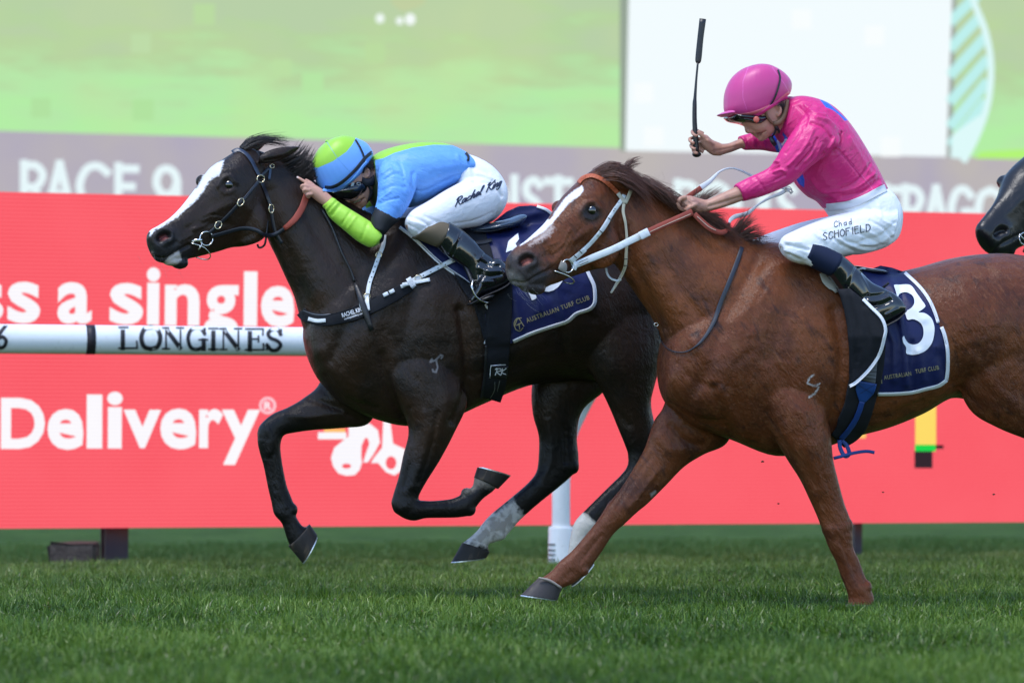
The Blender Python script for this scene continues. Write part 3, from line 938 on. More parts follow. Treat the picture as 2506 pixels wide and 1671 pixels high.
LEG = {}
def hoof(parent, fr, cor, sole, w, v, m, shoe_m, wy=None):
    """cor: coronet front/back px, sole: toe/heel px; a hoof wall and its shoe"""
    (a, b), (t, h) = cor, sole
    mid = lambda p, q, k: (p[0] + (q[0] - p[0]) * k, p[1] + (q[1] - p[1]) * k)
    st = [(*a, *b, w * .92, v), (*mid(a, t, .08), *mid(b, h, .08), w * 1.02, v), (*mid(a, t, .5), *mid(b, h, .5), w * 1.08, v), (*mid(a, t, .95), *mid(b, h, .95), w * 1.16, v), (*t, *h, w * 1.15, v)]
    ho = part('hoof', loft(fr, st, 22, 3), m, parent)
    d = np.array([t[0] - a[0] + h[0] - b[0], t[1] - a[1] + h[1] - b[1]], float); d /= np.linalg.norm(d)
    # shoe: a flat horseshoe under the wall
    T, Hh = fr.P(*t, v), fr.P(*h, v)
    s = fr.dist(t[0]) / F
    dn = np.array([d[0] * s, 0, -d[1] * s]) * 3.0
    ax = (T - Hh); L = np.linalg.norm(ax); ax /= L
    c = Hh + ax * L * .5
    th = np.linspace(math.radians(-148), math.radians(148), 22)
    up = dn / np.linalg.norm(dn)
    def ringpt(k, rr, off): return c + ax * (L * .5 * rr * math.cos(k)) + fr.n * (w * 1.17 * rr * math.sin(k)) + dn * off
    V = []
    for k in th:
        V += [ringpt(k, 1.0, 0.05), ringpt(k, .72, 0.05), ringpt(k, .72, 1.05), ringpt(k, 1.0, 1.05)]
    Fc = []
    for i in range(len(th) - 1):
        for j in range(4):
            Fc.append((i * 4 + j, i * 4 + (j + 1) % 4, i * 4 + 4 + (j + 1) % 4, i * 4 + 4 + j))
    Fc += [(0, 3, 2, 1), tuple(len(V) - 4 + j for j in range(4))]
    part('horseshoe', (np.array(V), Fc), shoe_m, ho, False)
    return ho

def strands(fr, guides, n, spread0, spread1, r, seed, seg=11, wave=2.0, vs=.012):
    """hair between guide lines [(px,py,v)...] as fine tapering threads"""
    g = np.random.default_rng(seed)
    G = [crom(np.asarray(q, float), 8) for q in guides]
    G = [np.stack([np.interp(np.linspace(0, 1, seg), np.linspace(0, 1, len(q)), q[:, i]) for i in range(3)], 1) for q in G]
    V, Fc = [], []
    for k in range(n):
        f = g.uniform(0, len(G) - 1); i = min(int(f), len(G) - 2) if len(G) > 1 else 0
        q = G[i] * (1 - (f - i)) + G[min(i + 1, len(G) - 1)] * (f - i)
        t = np.linspace(0, 1, seg)
        q = q.copy()
        cut = g.uniform(.55, 1.0)
        q = np.stack([np.interp(t * cut, t, q[:, j]) for j in range(3)], 1)
        ox, oy = g.normal(0, 1, 2); ph = g.uniform(0, 6.28)
        sp = spread0 + (spread1 - spread0) * t ** 1.3
        q[:, 0] += ox * sp + wave * t * np.sin(ph + t * g.uniform(2, 6)); q[:, 1] += oy * sp + wave * t * np.cos(ph + t * g.uniform(2, 6))
        q[:, 2] += g.normal(0, vs) + g.normal(0, vs) * t
        p = fr.P(q[:, 0], q[:, 1], q[:, 2])
        rr = r * g.uniform(.6, 1.3) * (1 - .85 * t ** 1.5)
        o = len(V)
        T = np.gradient(p, axis=0); T /= np.linalg.norm(T, axis=1)[:, None] + 1e-9
        A = np.cross(T, (0, 1, 0)); A /= np.linalg.norm(A, axis=1)[:, None] + 1e-9; B = np.cross(A, T)
        for j in range(seg):
            for a in (0, 2.094, 4.189):
                V.append(p[j] + rr[j] * (A[j] * math.cos(a) + B[j] * math.sin(a)))
        for j in range(seg - 1):
            for a in range(3):
                b = (a + 1) % 3
                Fc.append((o + j * 3 + a, o + j * 3 + b, o + j * 3 + 3 + b, o + j * 3 + 3 + a))
    return np.array(V), Fc

def hair_part(name, VF, m, parent):
    me = mesh_from(name, *VF); return link(me, m, parent, name)

shoe_m = mat('worn_alloy', (.62, .64, .66), .35, .5, .8, varcol=[(80, (.3, .28, .24), .5, .7, False)])
eye_m = mat('horse_eye', (.006, .004, .004), .05, .8, coat=1.0)

# ---------------------------------------------------------------- station tables (photograph pixels)
NECK1 = [(628, 366, 652, 575, .070, 0), (672, 384, 662, 600, .074, 0, -.2), (715, 410, 678, 632, .080, 0, -.25), (765, 440, 700, 680, .095, 0, -.25), (830, 480, 722, 728, .12, 0, -.2), (900, 520, 742, 800, .155, 0, -.15), (960, 545, 782, 900, .185, 0, -.1)]
TORSO1 = [(743, 815, 745, 835, .02), (746, 795, 750, 855, .06), (752, 765, 760, 888, .10), (765, 715, 780, 928, .14), (790, 670, 810, 962, .175), (832, 625, 855, 997, .21), (900, 560, 925, 1028, .235), (985, 530, 1005, 1043, .25), (1080, 545, 1100, 1025, .27), (1180, 562, 1180, 990, .29), (1280, 553, 1290, 945, .30), (1380, 535, 1390, 930, .30), (1460, 520, 1470, 930, .29), (1540, 535, 1545, 900, .27), (1600, 590, 1600, 850, .20), (1628, 650, 1622, 780, .10)]
HEAD1 = [(622, 364, 655, 572, .070, 0), (585, 367, 634, 592, .092, 0, .1), (552, 386, 600, 603, .104, 0, .25), (520, 408, 565, 607, .100, 0, .35), (496, 440, 532, 617, .082, 0, .25), (470, 473, 504, 624, .066), (442, 508, 480, 630, .057), (414, 535, 460, 634, .054), (388, 552, 432, 640, .056), (369, 563, 404, 644, .052), (361, 578, 386, 640, .040), (364, 594, 376, 624, .022)]
NFORE1 = [(925, 860, 1100, 840, .07, .15), (945, 930, 1130, 920, .085, .165), (975, 985, 1143, 985, .088, .17), (1000, 1050, 1112, 1058, .072, .165), (986, 1117, 1078, 1123, .056, .16), (976, 1165, 1046, 1174, .046, .155), (961, 1215, 1027, 1208, .042, .15), (958, 1236, 1024, 1222, .043), (978, 1262, 1026, 1224, .041), (1010, 1274, 1036, 1224, .037), (1040, 1268, 1052, 1225, .030), (1078, 1267, 1083, 1223, .027), (1118, 1266, 1108, 1219, .028), (1150, 1260, 1128, 1210, .034), (1165, 1240, 1142, 1200, .032), (1182, 1220, 1156, 1190, .028), (1206, 1202, 1160, 1174, .031), (1216, 1190, 1162, 1160, .031)]
FFORE1 = [(800, 850, 930, 990, .09, -.13), (783, 935, 900, 1038, .085, -.14), (745, 972, 842, 1047, .072), (705, 996, 762, 1053, .052), (668, 1012, 714, 1060, .044), (641, 1036, 694, 1066, .043), (630, 1072, 687, 1085, .043), (635, 1105, 687, 1105, .037), (645, 1140, 692, 1140, .030), (655, 1190, 702, 1188, .027), (664, 1228, 716, 1224, .030), (671, 1258, 722, 1246, .035), (690, 1281, 726, 1266, .031), (702, 1318, 740, 1286, .031), (714, 1345, 755, 1290, .033)]
FHIND1 = [(1330, 800, 1560, 760, .13, -.13), (1303, 935, 1500, 930, .10), (1304, 1010, 1428, 1000, .076), (1318, 1064, 1412, 1061, .054), (1318, 1114, 1416, 1118, .046), (1312, 1155, 1412, 1148, .043), (1287, 1186, 1382, 1180, .038), (1240, 1226, 1318, 1232, .031), (1205, 1255, 1272, 1273, .031), (1184, 1277, 1240, 1309, .036), (1168, 1298, 1214, 1325, .033), (1148, 1316, 1195, 1332, .031), (1130, 1330, 1197, 1350, .034)]
NHIND1 = [(1390, 740, 1630, 740, .12, .15), (1425, 870, 1622, 860, .125, .15), (1470, 950, 1600, 945, .10), (1494, 1000, 1592, 985, .08), (1512, 1045, 1600, 1030, .062), (1530, 1090, 1614, 1080, .05), (1537, 1115, 1624, 1118, .046), (1531, 1148, 1618, 1155, .043), (1482, 1198, 1568, 1208, .035), (1440, 1240, 1500, 1262, .031), (1408, 1275, 1463, 1292, .036), (1397, 1310, 1442, 1312, .031), (1391, 1350, 1440, 1345, .030), (1388, 1385, 1445, 1362, .032)]

NECK2 = [(1478, 398, 1500, 640, .070, 0), (1530, 415, 1516, 662, .076, 0, -.2), (1580, 446, 1538, 692, .085, 0, -.25), (1640, 486, 1566, 732, .10, 0, -.25), (1710, 524, 1594, 772, .125, 0, -.2), (1785, 566, 1616, 815, .155, 0, -.15), (1860, 594, 1650, 900, .185, 0, -.1)]
TORSO2 = [(1619, 885, 1619, 910, .02), (1621, 865, 1621, 935, .06), (1625, 835, 1625, 965, .10), (1637, 800, 1637, 992, .14), (1662, 755, 1668, 1018, .18), (1700, 715, 1710, 1045, .215), (1770, 640, 1800, 1080, .24), (1860, 594, 1900, 1116, .255), (1960, 605, 2000, 1100, .275), (2060, 645, 2090, 1070, .29), (2160, 668, 2170, 1048, .30), (2240, 656, 2250, 1015, .30), (2320, 634, 2325, 975, .30), (2400, 622, 2400, 985, .295), (2480, 622, 2480, 1000, .28), (2560, 645, 2550, 960, .25), (2620, 710, 2610, 900, .15)]
HEAD2 = [(1472, 402, 1512, 630, .070, 0), (1440, 424, 1490, 652, .094, 0, .1), (1412, 450, 1452, 661, .106, 0, .25), (1386, 478, 1420, 671, .102, 0, .35), (1362, 512, 1388, 682, .084, 0, .25), (1337, 543, 1366, 692, .067), (1312, 567, 1345, 699, .058), (1286, 590, 1328, 706, .056), (1262, 606, 1300, 704, .057), (1247, 624, 1276, 704, .052), (1243, 642, 1258, 697, .038), (1246, 662, 1250, 686, .02)]
FFORE2 = [(1650, 870, 1800, 1000, .10, -.13), (1628, 985, 1780, 1082, .095, -.14), (1601, 1030, 1722, 1112, .077), (1581, 1090, 1674, 1142, .061), (1560, 1130, 1630, 1187, .051), (1518, 1197, 1586, 1231, .044), (1490, 1230, 1559, 1253, .045), (1466, 1268, 1530, 1280, .042), (1435, 1307, 1500, 1308, .033), (1400, 1347, 1468, 1356, .031), (1370, 1373, 1440, 1393, .036), (1350, 1396, 1408, 1424, .032), (1322, 1416, 1372, 1440, .035)]
NFORE2 = [(1830, 930, 2000, 930, .08, .15), (1870, 1020, 2024, 1010, .095, .16), (1905, 1085, 2032, 1075, .092, .165), (1932, 1130, 2037, 1125, .08), (1959, 1173, 2051, 1180, .062), (1982, 1222, 2065, 1230, .05), (2001, 1265, 2080, 1270, .045), (2014, 1300, 2085, 1300, .045), (2030, 1343, 2087, 1338, .037), (2046, 1374, 2101, 1368, .031), (2058, 1410, 2114, 1404, .030), (2071, 1441, 2128, 1436, .036), (2077, 1466, 2138, 1460, .034), (2070, 1492, 2140, 1488, .036)]
NHIND2 = [(2300, 760, 2600, 700, .12, .15), (2335, 900, 2610, 780, .125), (2372, 1000, 2640, 870, .11), (2440, 1046, 2660, 930, .09), (2530, 1082, 2690, 1000, .065), (2620, 1120, 2720, 1040, .05), (2690, 1175, 2775, 1110, .043), (2730, 1240, 2800, 1210, .036), (2762, 1320, 2825, 1300, .031), (2785, 1385, 2850, 1370, .035), (2800, 1425, 2845, 1420, .031), (2790, 1465, 2860, 1460, .034)]
FHIND2 = [(x + 45, y, X + 45, Y, w, -.13) for (x, y, X, Y, w, *r) in NHIND2]

def shift(st, dx, dy):
    return [(s[0] + dx, s[1] + dy, s[2] + dx, s[3] + dy, *s[4:]) for s in st]

# ---------------------------------------------------------------- dark bay
def nostril_fix(x, y, k=1.0):
    return [([(x - 22 * k, y + 2 * k), (x - 14 * k, y - 14 * k), (x + 4 * k, y - 19 * k), (x + 20 * k, y - 11 * k)], 5 * k, .0055), ([(x + 22 * k, y - 6 * k), (x + 20 * k, y + 10 * k), (x + 4 * k, y + 17 * k)], 6 * k, .004),
            ([(x - 11 * k, y + 5 * k), (x, y - 3 * k), (x + 11 * k, y - 3 * k)], 8.5 * k, -.028), ([(x + 6 * k, y + 30 * k), (x + 30 * k, y + 14 * k)], 7 * k, -.003)]
def eye_fix(x, y, k=1.0):
    return [([(x, y)], 12 * k, -.012), ([(x - 24 * k, y + 4 * k), (x - 10 * k, y - 16 * k), (x + 8 * k, y - 18 * k), (x + 20 * k, y - 4 * k)], 6 * k, .009),
            ([(x - 16 * k, y + 15 * k), (x, y + 19 * k), (x + 16 * k, y + 12 * k)], 5 * k, .004), ([(x - 20 * k, y - 34 * k), (x + 20 * k, y - 36 * k)], 10 * k, .006)]

def ear_parts(fr, base, tip, wpx, v):
    b, t = np.array(base, float), np.array(tip, float); d = t - b; n = np.array([-d[1], d[0]]) / np.linalg.norm(d)
    st = []
    for k, w in ((0, .55), (.2, .95), (.45, 1.0), (.7, .72), (.9, .32), (1.0, .06)):
        c = b + d * k; a = c + n * wpx * w / 2; e = c - n * wpx * w / 2
        st.append((a[0], a[1], e[0], e[1], .02 * w + .003, v))
    return loft(fr, st, 16, 4)

def make_bay():
    parts = [loft(H1, NECK1, 32), loft(H1, TORSO1, 36), loft(HH1, HEAD1, 32), loft(H1, NFORE1), loft(H1, FFORE1), loft(H1, FHIND1), loft(H1, NHIND1)]
    parts += [ell(HH1, 440, 643, 0, 22, .034, 16), ell(HH1, 420, 640, 0, 22, .034, 11), ell(HH1, 388, 618, 0, 17, .040, 22),     # lips
              ell(HH1, 556, 450, .078, 22, .026, 17), ell(HH1, 498, 444, -.082, 20, .030, 17),     # eye sockets
              ell(HH1, 402, 578, .040, 25, .020, 21), ell(HH1, 378, 580, -.040, 20, .018, 18),     # nostrils
              ell(HH1, 606, 542, .055, 50, .030, 58), ell(HH1, 578, 540, -.055, 46, .03, 58),      # cheeks
              ear_parts(HH1, (636, 392), (736, 360), 32, .085), ear_parts(HH1, (600, 372), (650, 350), 24, -.06)]
    for x, y, v, rx, rz, w in ((714, 1247, -.14, 15, 17, .033), (1148, 1246, .15, 17, 17, .033), (1218, 1308, -.13, 22, 15, .034), (1444, 1302, .15, 16, 17, .034), (656, 1062, -.14, 27, 34, .044), (986, 1238, .15, 27, 24, .045), (1404, 1140, -.13, 14, 20, .036), (1362, 1140, -.13, 44, 30, .043), (1142, 1205, .15, 14, 12, .03), (720, 1278, -.14, 12, 10, .028)):
        parts.append(ell(H1, x, y, v, rx, w, rz))
    s = Skin(parts, .006, H1, 8, 5, keep=[(410, 600, 70, .25), (560, 470, 120, .4), (680, 375, 60, .2), (700, 1200, 120, .3), (1100, 1230, 130, .3), (1200, 1300, 110, .3), (1430, 1330, 110, .3)])
    s.strokes([([(648, 394), (690, 387), (728, 366)], 3.5, -.006), ([(655, 384), (700, 374)], 5, .003),  # head
        *nostril_fix(402, 578), *eye_fix(558, 452),
        ([(372, 628), (400, 634), (425, 622), (462, 600)], 4, -.012), ([(478, 560), (520, 520), (560, 500)], 10, .007),
        ([(455, 560), (500, 545), (560, 548)], 9, -.005), ([(600, 500), (640, 560), (600, 600)], 14, .006), ([(575, 590), (620, 575)], 8, -.004)], vmin=-.02)
    s.strokes([  # neck and shoulder
        ([(662, 470), (672, 540), (700, 610), (730, 690), (760, 760)], 17.48, -0.01251), ([(700, 470), (730, 570), (780, 680), (820, 760)], 32.77, 0.0077),
        ([(745, 520), (800, 610), (860, 690)], 15.29, -0.006737), ([(780, 500), (840, 570), (900, 640)], 24.03, 0.0077),
        ([(960, 590), (900, 690), (850, 790), (810, 880)], 15.29, -0.009625), ([(1000, 600), (950, 720), (900, 820), (860, 900)], 30.59, 0.01155),
        ([(1050, 620), (1010, 740), (985, 840)], 17.48, -0.006737), ([(1060, 720), (1050, 830), (1040, 900)], 37.15, 0.01155),
        ([(790, 860), (830, 930), (880, 965)], 21.85, 0.01155), ([(800, 920), (850, 975), (920, 1000)], 9.835, -0.0077),
        ([(935, 870), (950, 950), (985, 1020)], 10.93, -0.01155), ([(1125, 760), (1140, 860), (1140, 960), (1110, 1030)], 12.02, -0.01733), ([(1080, 900), (1090, 980), (1060, 1060)], 24.03, 0.009625),
        ([(1000, 1000), (1010, 1100), (990, 1190)], 7.647, -0.005775), ([(1040, 1010), (1040, 1100), (1010, 1190)], 9.835, 0.005775), ([(1070, 1010), (1056, 1090), (1025, 1180)], 6.555, -0.005775),
        ([(1160, 880), (1250, 860), (1330, 830)], 13.11, 0.004812), ([(1150, 920), (1250, 900), (1320, 880)], 9.835, -0.004812), ([(1180, 950), (1270, 925)], 10.93, 0.00385),
        ([(1330, 700), (1370, 790), (1385, 870), (1420, 930)], 17.48, -0.01347), ([(1430, 700), (1470, 800), (1500, 900)], 43.7, 0.01347),
        ([(1460, 960), (1540, 1040)], 8.74, -0.005775), ([(1385, 720), (1450, 780)], 10.93, -0.004812)], vmin=.0)
    s.strokes([([(760, 975), (830, 1000), (880, 1030)], 9, -.010), ([(700, 1015), (760, 1020), (840, 1010)], 9, .006), ([(650, 1040), (665, 1075), (660, 1105)], 9, .005),
               ([(672, 1120), (684, 1200), (700, 1240)], 5, .004), ([(660, 1120), (672, 1200)], 4, -.003),
               ([(1340, 1030), (1350, 1120), (1330, 1165)], 9, .005), ([(1380, 1040), (1385, 1130)], 7, -.006), ([(1300, 1190), (1220, 1260)], 6, .003)], vmax=.0)
    s.strokes([([(960, 820), (985, 880), (1020, 930)], 9, -0.003), ([(900, 700), (880, 760), (870, 830)], 7.5, 0.0024), ([(840, 650), (880, 700), (900, 760)], 7.5, -0.003), ([(820, 880), (850, 930), (900, 950)], 7.5, 0.0036), ([(780, 790), (800, 860), (830, 900)], 9, -0.003), ([(1200, 880), (1280, 865)], 7.5, 0.0018), ([(1340, 740), (1390, 800), (1400, 860)], 10.5, 0.0036)], vmin=0)
    s.strokes([([(470, 560), (500, 552), (530, 530)], 3, .003), ([(498, 534), (520, 525), (545, 530)], 3, -.004), ([(440, 590), (470, 575)], 3, .003)], vmin=-.02)
    # coat patches
    s.poly('blaze', [(548, 392), (541, 420), (536, 430), (520, 436), (510, 448), (502, 460), (492, 476), (478, 492), (460, 508), (434, 531), (411, 546), (394, 556), (380, 562), (371, 574), (368, 578), (366, 566), (350, 556), (420, 495), (465, 462), (482, 460), (492, 440), (502, 417), (520, 404), (536, 396)])
    s.poly('chinwhite', [(398, 646), (412, 630), (436, 614), (442, 622), (444, 636), (438, 642), (424, 650), (410, 652)])
    s.poly('muzzledark', [(340, 560), (372, 590), (390, 560), (425, 560), (440, 590), (450, 610), (470, 600), (480, 640), (460, 670), (400, 670), (350, 640)])
    s.poly('nosehole', [(384, 582), (388, 570), (402, 564), (416, 568), (420, 580), (410, 588), (396, 592), (386, 590)])
    s.poly('pinknose', [(390, 580), (404, 575), (411, 582), (402, 588), (392, 588)])
    s.line('brand', [[(1053, 886), (1057, 878), (1057, 884), (1067, 880), (1078, 869), (1083, 870), (1080, 877)], [(1067, 880), (1071, 898), (1067, 911), (1060, 909), (1059, 904)]], 2.2, vmin=.0)
    s.poly('sockfar', [(1258, 1222), (1278, 1262), (1250, 1330), (1195, 1335), (1130, 1335), (1165, 1290), (1195, 1262), (1240, 1236)], vmax=0)
    s.poly('socknear', [(1424, 1252), (1455, 1275), (1475, 1300), (1450, 1360), (1380, 1370), (1385, 1300), (1400, 1270)], vmin=0)
    s.poly('sockfore', [(1136, 1212), (1166, 1196), (1172, 1188), (1215, 1195), (1230, 1160), (1160, 1140), (1140, 1170)], vmin=0)
    s.poly('points', [(560, 985), (720, 1000), (790, 1060), (900, 1085), (960, 1080), (1000, 1110), (1120, 1130), (1320, 1050), (1450, 1040), (1640, 1080), (1640, 1500), (560, 1500)])
    cm = mat('dark_bay_coat', (.0235, .0130, .0086), .36, .24,
             varcol=[(2.0, (.036, .0170, .0088), .42, .68, False), (5, (.0130, .0090, .0078), .45, .68, False), (11, (.026, .0155, .0100), .54, .74, True), (34, (.030, .0185, .0125), .55, .80, True)],
             stretch=((3.2, 3.2, 1), (0, math.radians(-28), 0)), bump=[(6, .008, False), (16, .005, False), (34, .003, True), (90, .0012, True)],
             layers=[dict(attr='points', col=(.0062, .0050, .0052), soft=70, namp=8, nscale=9), dict(attr='muzzledark', col=(.020, .018, .020), soft=26),
                     dict(attr='sockfar', col=(.58, .54, .51), soft=14, namp=18, nscale=34), dict(attr='sockfar', col=(.10, .075, .055), soft=14, namp=46, nscale=26, off=18, amt=.5), dict(attr='socknear', col=(.55, .52, .48), soft=8, namp=5, nscale=45), dict(attr='sockfore', col=(.16, .14, .12), soft=16, namp=10, nscale=60),
                     dict(attr='blaze', col=(.72, .72, .74), soft=5, namp=6, nscale=90), dict(attr='chinwhite', col=(.55, .48, .45), soft=5, namp=4, nscale=80),
                     dict(attr='nosehole', col=(.012, .009, .010), soft=9), dict(attr='pinknose', col=(.17, .045, .045), soft=7), dict(attr='brand', col=(.13, .13, .14), soft=2.5, namp=1.5, nscale=160)])
    root = thing('racehorse', 'dark bay racehorse with a white blaze in full gallop, leading', 'horse', H1.P(1150, 1400, 0) * [1, 1, 0], 'racing horses')
    s.finish('body', cm, root)
    hm = mat('dark_hoof', (.022, .018, .016), .55, .3, varcol=[(30, (.10, .07, .045), .56, .75, True), (9, (.012, .010, .010), .45, .65, False)], stretch=((1, 1, .3), (0, .4, 0)), bump=[(80, .001, True)])
    hoof(root, H1, ((1219, 1196), (1160, 1168)), ((1248, 1166), (1168, 1143)), .036, .15, hm, shoe_m)
    hoof(root, H1, ((706, 1336), (758, 1282)), ((740, 1377), (776, 1308)), .037, -.14, hm, shoe_m)
    hoof(root, H1, ((1131, 1327), (1199, 1350)), ((1105, 1374), (1190, 1364)), .038, -.13, hm, shoe_m)
    hoof(root, H1, ((1384, 1386), (1446, 1354)), ((1399, 1433), (1454, 1374)), .037, .15, hm, shoe_m)
    bv = s.bvh()
    e = cast([bv], 558, 452)[0]
    part('eye', ball(e + np.array([0.002, .011, 0]), .0235), eye_m, root)
    hairm = mat('black_hair', (.012, .009, .009), .4, .5, varcol=[(60, (.022, .016, .014), .4, .7, False)])
    hair_part('forelock', strands(H1, [[(588, 362, .0), (612, 340, .0), (655, 332, .0), (725, 325, .0)], [(592, 362, .02), (625, 344, .02), (670, 340, .02), (722, 350, .02)], [(600, 366, .03), (632, 352, .03), (672, 350, .03), (712, 362, .03)]], 210, 2, 6, .0014, 21), hairm, root)
    hair_part('mane', strands(H1, [[(668, 388, -.03), (695, 384, -.02), (720, 372, -.02), (743, 342, -.02)], [(690, 402, -.01), (715, 394, .0), (738, 380, .0), (758, 354, .0)], [(715, 420, .02), (736, 408, .03), (752, 392, .03), (770, 362, .03)], [(735, 434, .03), (750, 422, .04), (764, 406, .04), (778, 384, .04)], [(750, 446, .03), (764, 436, .04), (776, 424, .04), (790, 412, .04)]], 640, 6, 5, .0016, 22, wave=3), hairm, root)
    hair_part('whiskers', strands(HH1, [[(430, 655, .02), (436, 668, .02), (446, 682, .02)], [(380, 640, .03), (378, 650, .03), (380, 664, .03)]], 14, 14, 10, .0004, 23, seg=6), mat('grey_whisker', (.25, .24, .23), .5), root)
    tail = strands(H1, [[(1618, 640, .0), (1680, 640, .0), (1760, 680, .0), (1850, 760, .0)], [(1622, 670, .03), (1690, 690, .03), (1770, 760, .03), (1840, 850, .03)]], 260, 4, 12, .002, 24)
    hair_part('tail', tail, hairm, root)
    return s, bv, root

def make_chestnut():
    parts = [loft(H2, NECK2, 32), loft(H2, TORSO2, 36), loft(HH2, HEAD2, 32), loft(H2, NFORE2), loft(H2, FFORE2), loft(H2, FHIND2), loft(H2, NHIND2)]
    parts += [ell(HH2, 1312, 706, 0, 24, .035, 16), ell(HH2, 1294, 704, 0, 22, .036, 12), ell(HH2, 1268, 680, 0, 18, .042, 22),
              ell(HH2, 1444, 513, .080, 23, .028, 18), ell(HH2, 1370, 508, -.086, 21, .032, 18),
              ell(HH2, 1290, 636, .042, 27, .021, 23), ell(HH2, 1262, 638, -.042, 20, .018, 20),
              ell(HH2, 1468, 600, .056, 50, .031, 58), ell(HH2, 1438, 598, -.056, 46, .031, 58),
              ear_parts(HH2, (1490, 430), (1548, 466), 34, .075), ear_parts(HH2, (1474, 420), (1520, 398), 22, -.06)]
    for x, y, v, rx, rz, w in ((1424, 1394, -.14, 18, 17, .035), (2118, 1436, .165, 16, 18, .035), (1514, 1244, -.14, 31, 27, .046), (2046, 1290, .165, 37, 34, .047), (1540, 1248, -.14, 14, 14, .035), (2076, 1286, .165, 12, 18, .035)):
        parts.append(ell(H2, x, y, v, rx, w, rz))
    s = Skin(parts, .006, H2, 8, 5, keep=[(1290, 660, 80, .25), (1420, 540, 130, .4), (1520, 450, 50, .2), (1400, 1360, 150, .3), (2090, 1400, 120, .3)])
    s.strokes([*nostril_fix(1290, 636, 1.05), *eye_fix(1446, 515, 1.05),
        ([(1252, 690), (1285, 694), (1315, 676), (1350, 658)], 4, -.012), ([(1358, 640), (1405, 590), (1450, 556)], 10, .008), ([(1335, 628), (1400, 600), (1440, 600)], 9, -.005),
        ([(1480, 560), (1510, 620), (1470, 655)], 14, .006), ([(1330, 600), (1350, 630)], 10, -.004), ([(1300, 600), (1330, 590)], 9, .004)], vmin=-.02)
    s.strokes([
        ([(1532, 560), (1545, 640), (1580, 710), (1620, 800)], 15.98, -0.01121), ([(1560, 560), (1590, 650), (1640, 750), (1690, 830)], 31.96, 0.008008), ([(1600, 600), (1660, 700), (1720, 780)], 14.75, -0.005606),
        ([(1640, 560), (1700, 640), (1760, 700)], 29.5, 0.006406), ([(1690, 560), (1790, 620), (1850, 650)], 17.2, -0.005606),
        ([(1860, 640), (1800, 740), (1760, 830), (1730, 900), (1700, 960)], 17.2, -0.009608), ([(1900, 650), (1850, 760), (1810, 860), (1760, 960)], 34.42, 0.009608),
        ([(1960, 680), (1920, 780), (1880, 880)], 19.66, -0.005606), ([(1980, 800), (1970, 900), (1950, 980)], 44.25, 0.009608),
        ([(1640, 920), (1690, 970), (1750, 1000)], 27.04, 0.01121), ([(1640, 990), (1700, 1025), (1760, 1035)], 11.06, -0.01121), ([(1765, 950), (1790, 1010), (1820, 1070)], 11.06, 0.008008), ([(1745, 950), (1762, 1010), (1790, 1066)], 8.603, -0.008008),
        ([(2040, 760), (2060, 860), (2050, 960), (2035, 1040)], 14.75, -0.01442), ([(1880, 1010), (1905, 1070), (1940, 1130)], 12.29, -0.007207), ([(1960, 1010), (1985, 1100), (2005, 1200)], 19.66, 0.006406),
        ([(1975, 1140), (2010, 1220), (2030, 1280)], 8.603, -0.004004), ([(2010, 1290), (2040, 1300)], 17.2, 0.004004), ([(2048, 1330), (2085, 1420)], 6.146, 0.003203), ([(2060, 1330), (2100, 1420)], 4.916, -0.002402),
        ([(2230, 700), (2290, 760), (2330, 840), (2350, 930)], 19.66, -0.009608), ([(2330, 700), (2400, 780), (2440, 900)], 49.16, 0.01121), ([(2300, 870), (2340, 950), (2420, 1010)], 14.75, -0.01121), ([(2380, 880), (2450, 960), (2506, 1010)], 17.2, 0.008008),
        ([(2200, 990), (2280, 955)], 12.29, 0.004004), ([(2150, 1020), (2260, 985)], 9.832, -0.004004), ([(1700, 840), (1735, 880)], 12.29, 0.004805), ([(1780, 790), (1830, 760)], 14.75, 0.004805)], vmin=0)
    s.strokes([([(1640, 1040), (1680, 1080), (1720, 1090)], 9, -.010), ([(1610, 1070), (1640, 1100), (1670, 1100)], 14, .008), ([(1590, 1120), (1540, 1190), (1510, 1240)], 7, -.005),
               ([(1610, 1150), (1570, 1205), (1540, 1240)], 7, .005), ([(1500, 1250), (1480, 1275)], 14, .005), ([(1470, 1310), (1420, 1375)], 5, -.004), ([(1450, 1310), (1400, 1370)], 6, .004), ([(1400, 1400), (1375, 1420)], 8, -.004)], vmax=0)
    s.strokes([([(1880, 690), (1850, 740), (1840, 800)], 8.5, -0.003), ([(1905, 700), (1890, 760), (1870, 810)], 8.5, 0.0025), ([(1840, 860), (1800, 900), (1780, 960)], 10.2, -0.003), ([(1790, 1000), (1815, 1040), (1850, 1070)], 6.8, 0.0025), ([(1700, 1010), (1740, 1030), (1780, 1030)], 8.5, 0.003),
               ([(1900, 900), (1930, 960), (1925, 1020)], 10.2, -0.0025), ([(1660, 890), (1700, 930), (1750, 950)], 8.5, -0.003), ([(1650, 850), (1670, 900)], 11.9, 0.003), ([(1650, 640), (1690, 700), (1730, 740)], 8.5, -0.0025), ([(1610, 640), (1640, 700), (1660, 760)], 6.8, 0.002),
               ([(2380, 700), (2410, 760), (2430, 840)], 13.6, -0.003), ([(2340, 960), (2390, 990), (2450, 1010)], 8.5, 0.003), ([(2080, 980), (2160, 980), (2240, 960)], 8.5, -0.002), ([(2090, 1010), (2180, 1005)], 8.5, 0.002), ([(1960, 1150), (1990, 1200), (2010, 1250)], 5.44, 0.002), ([(2000, 1130), (2030, 1200)], 5.44, -0.002)], vmin=0)
    s.strokes([([(1395, 560), (1375, 600), (1350, 620)], 3.2, .004), ([(1370, 590), (1345, 600)], 3, .003), ([(1420, 560), (1400, 590), (1380, 625)], 3, -.003), ([(1330, 660), (1360, 655), (1395, 630)], 3, .003)], vmin=-.02)
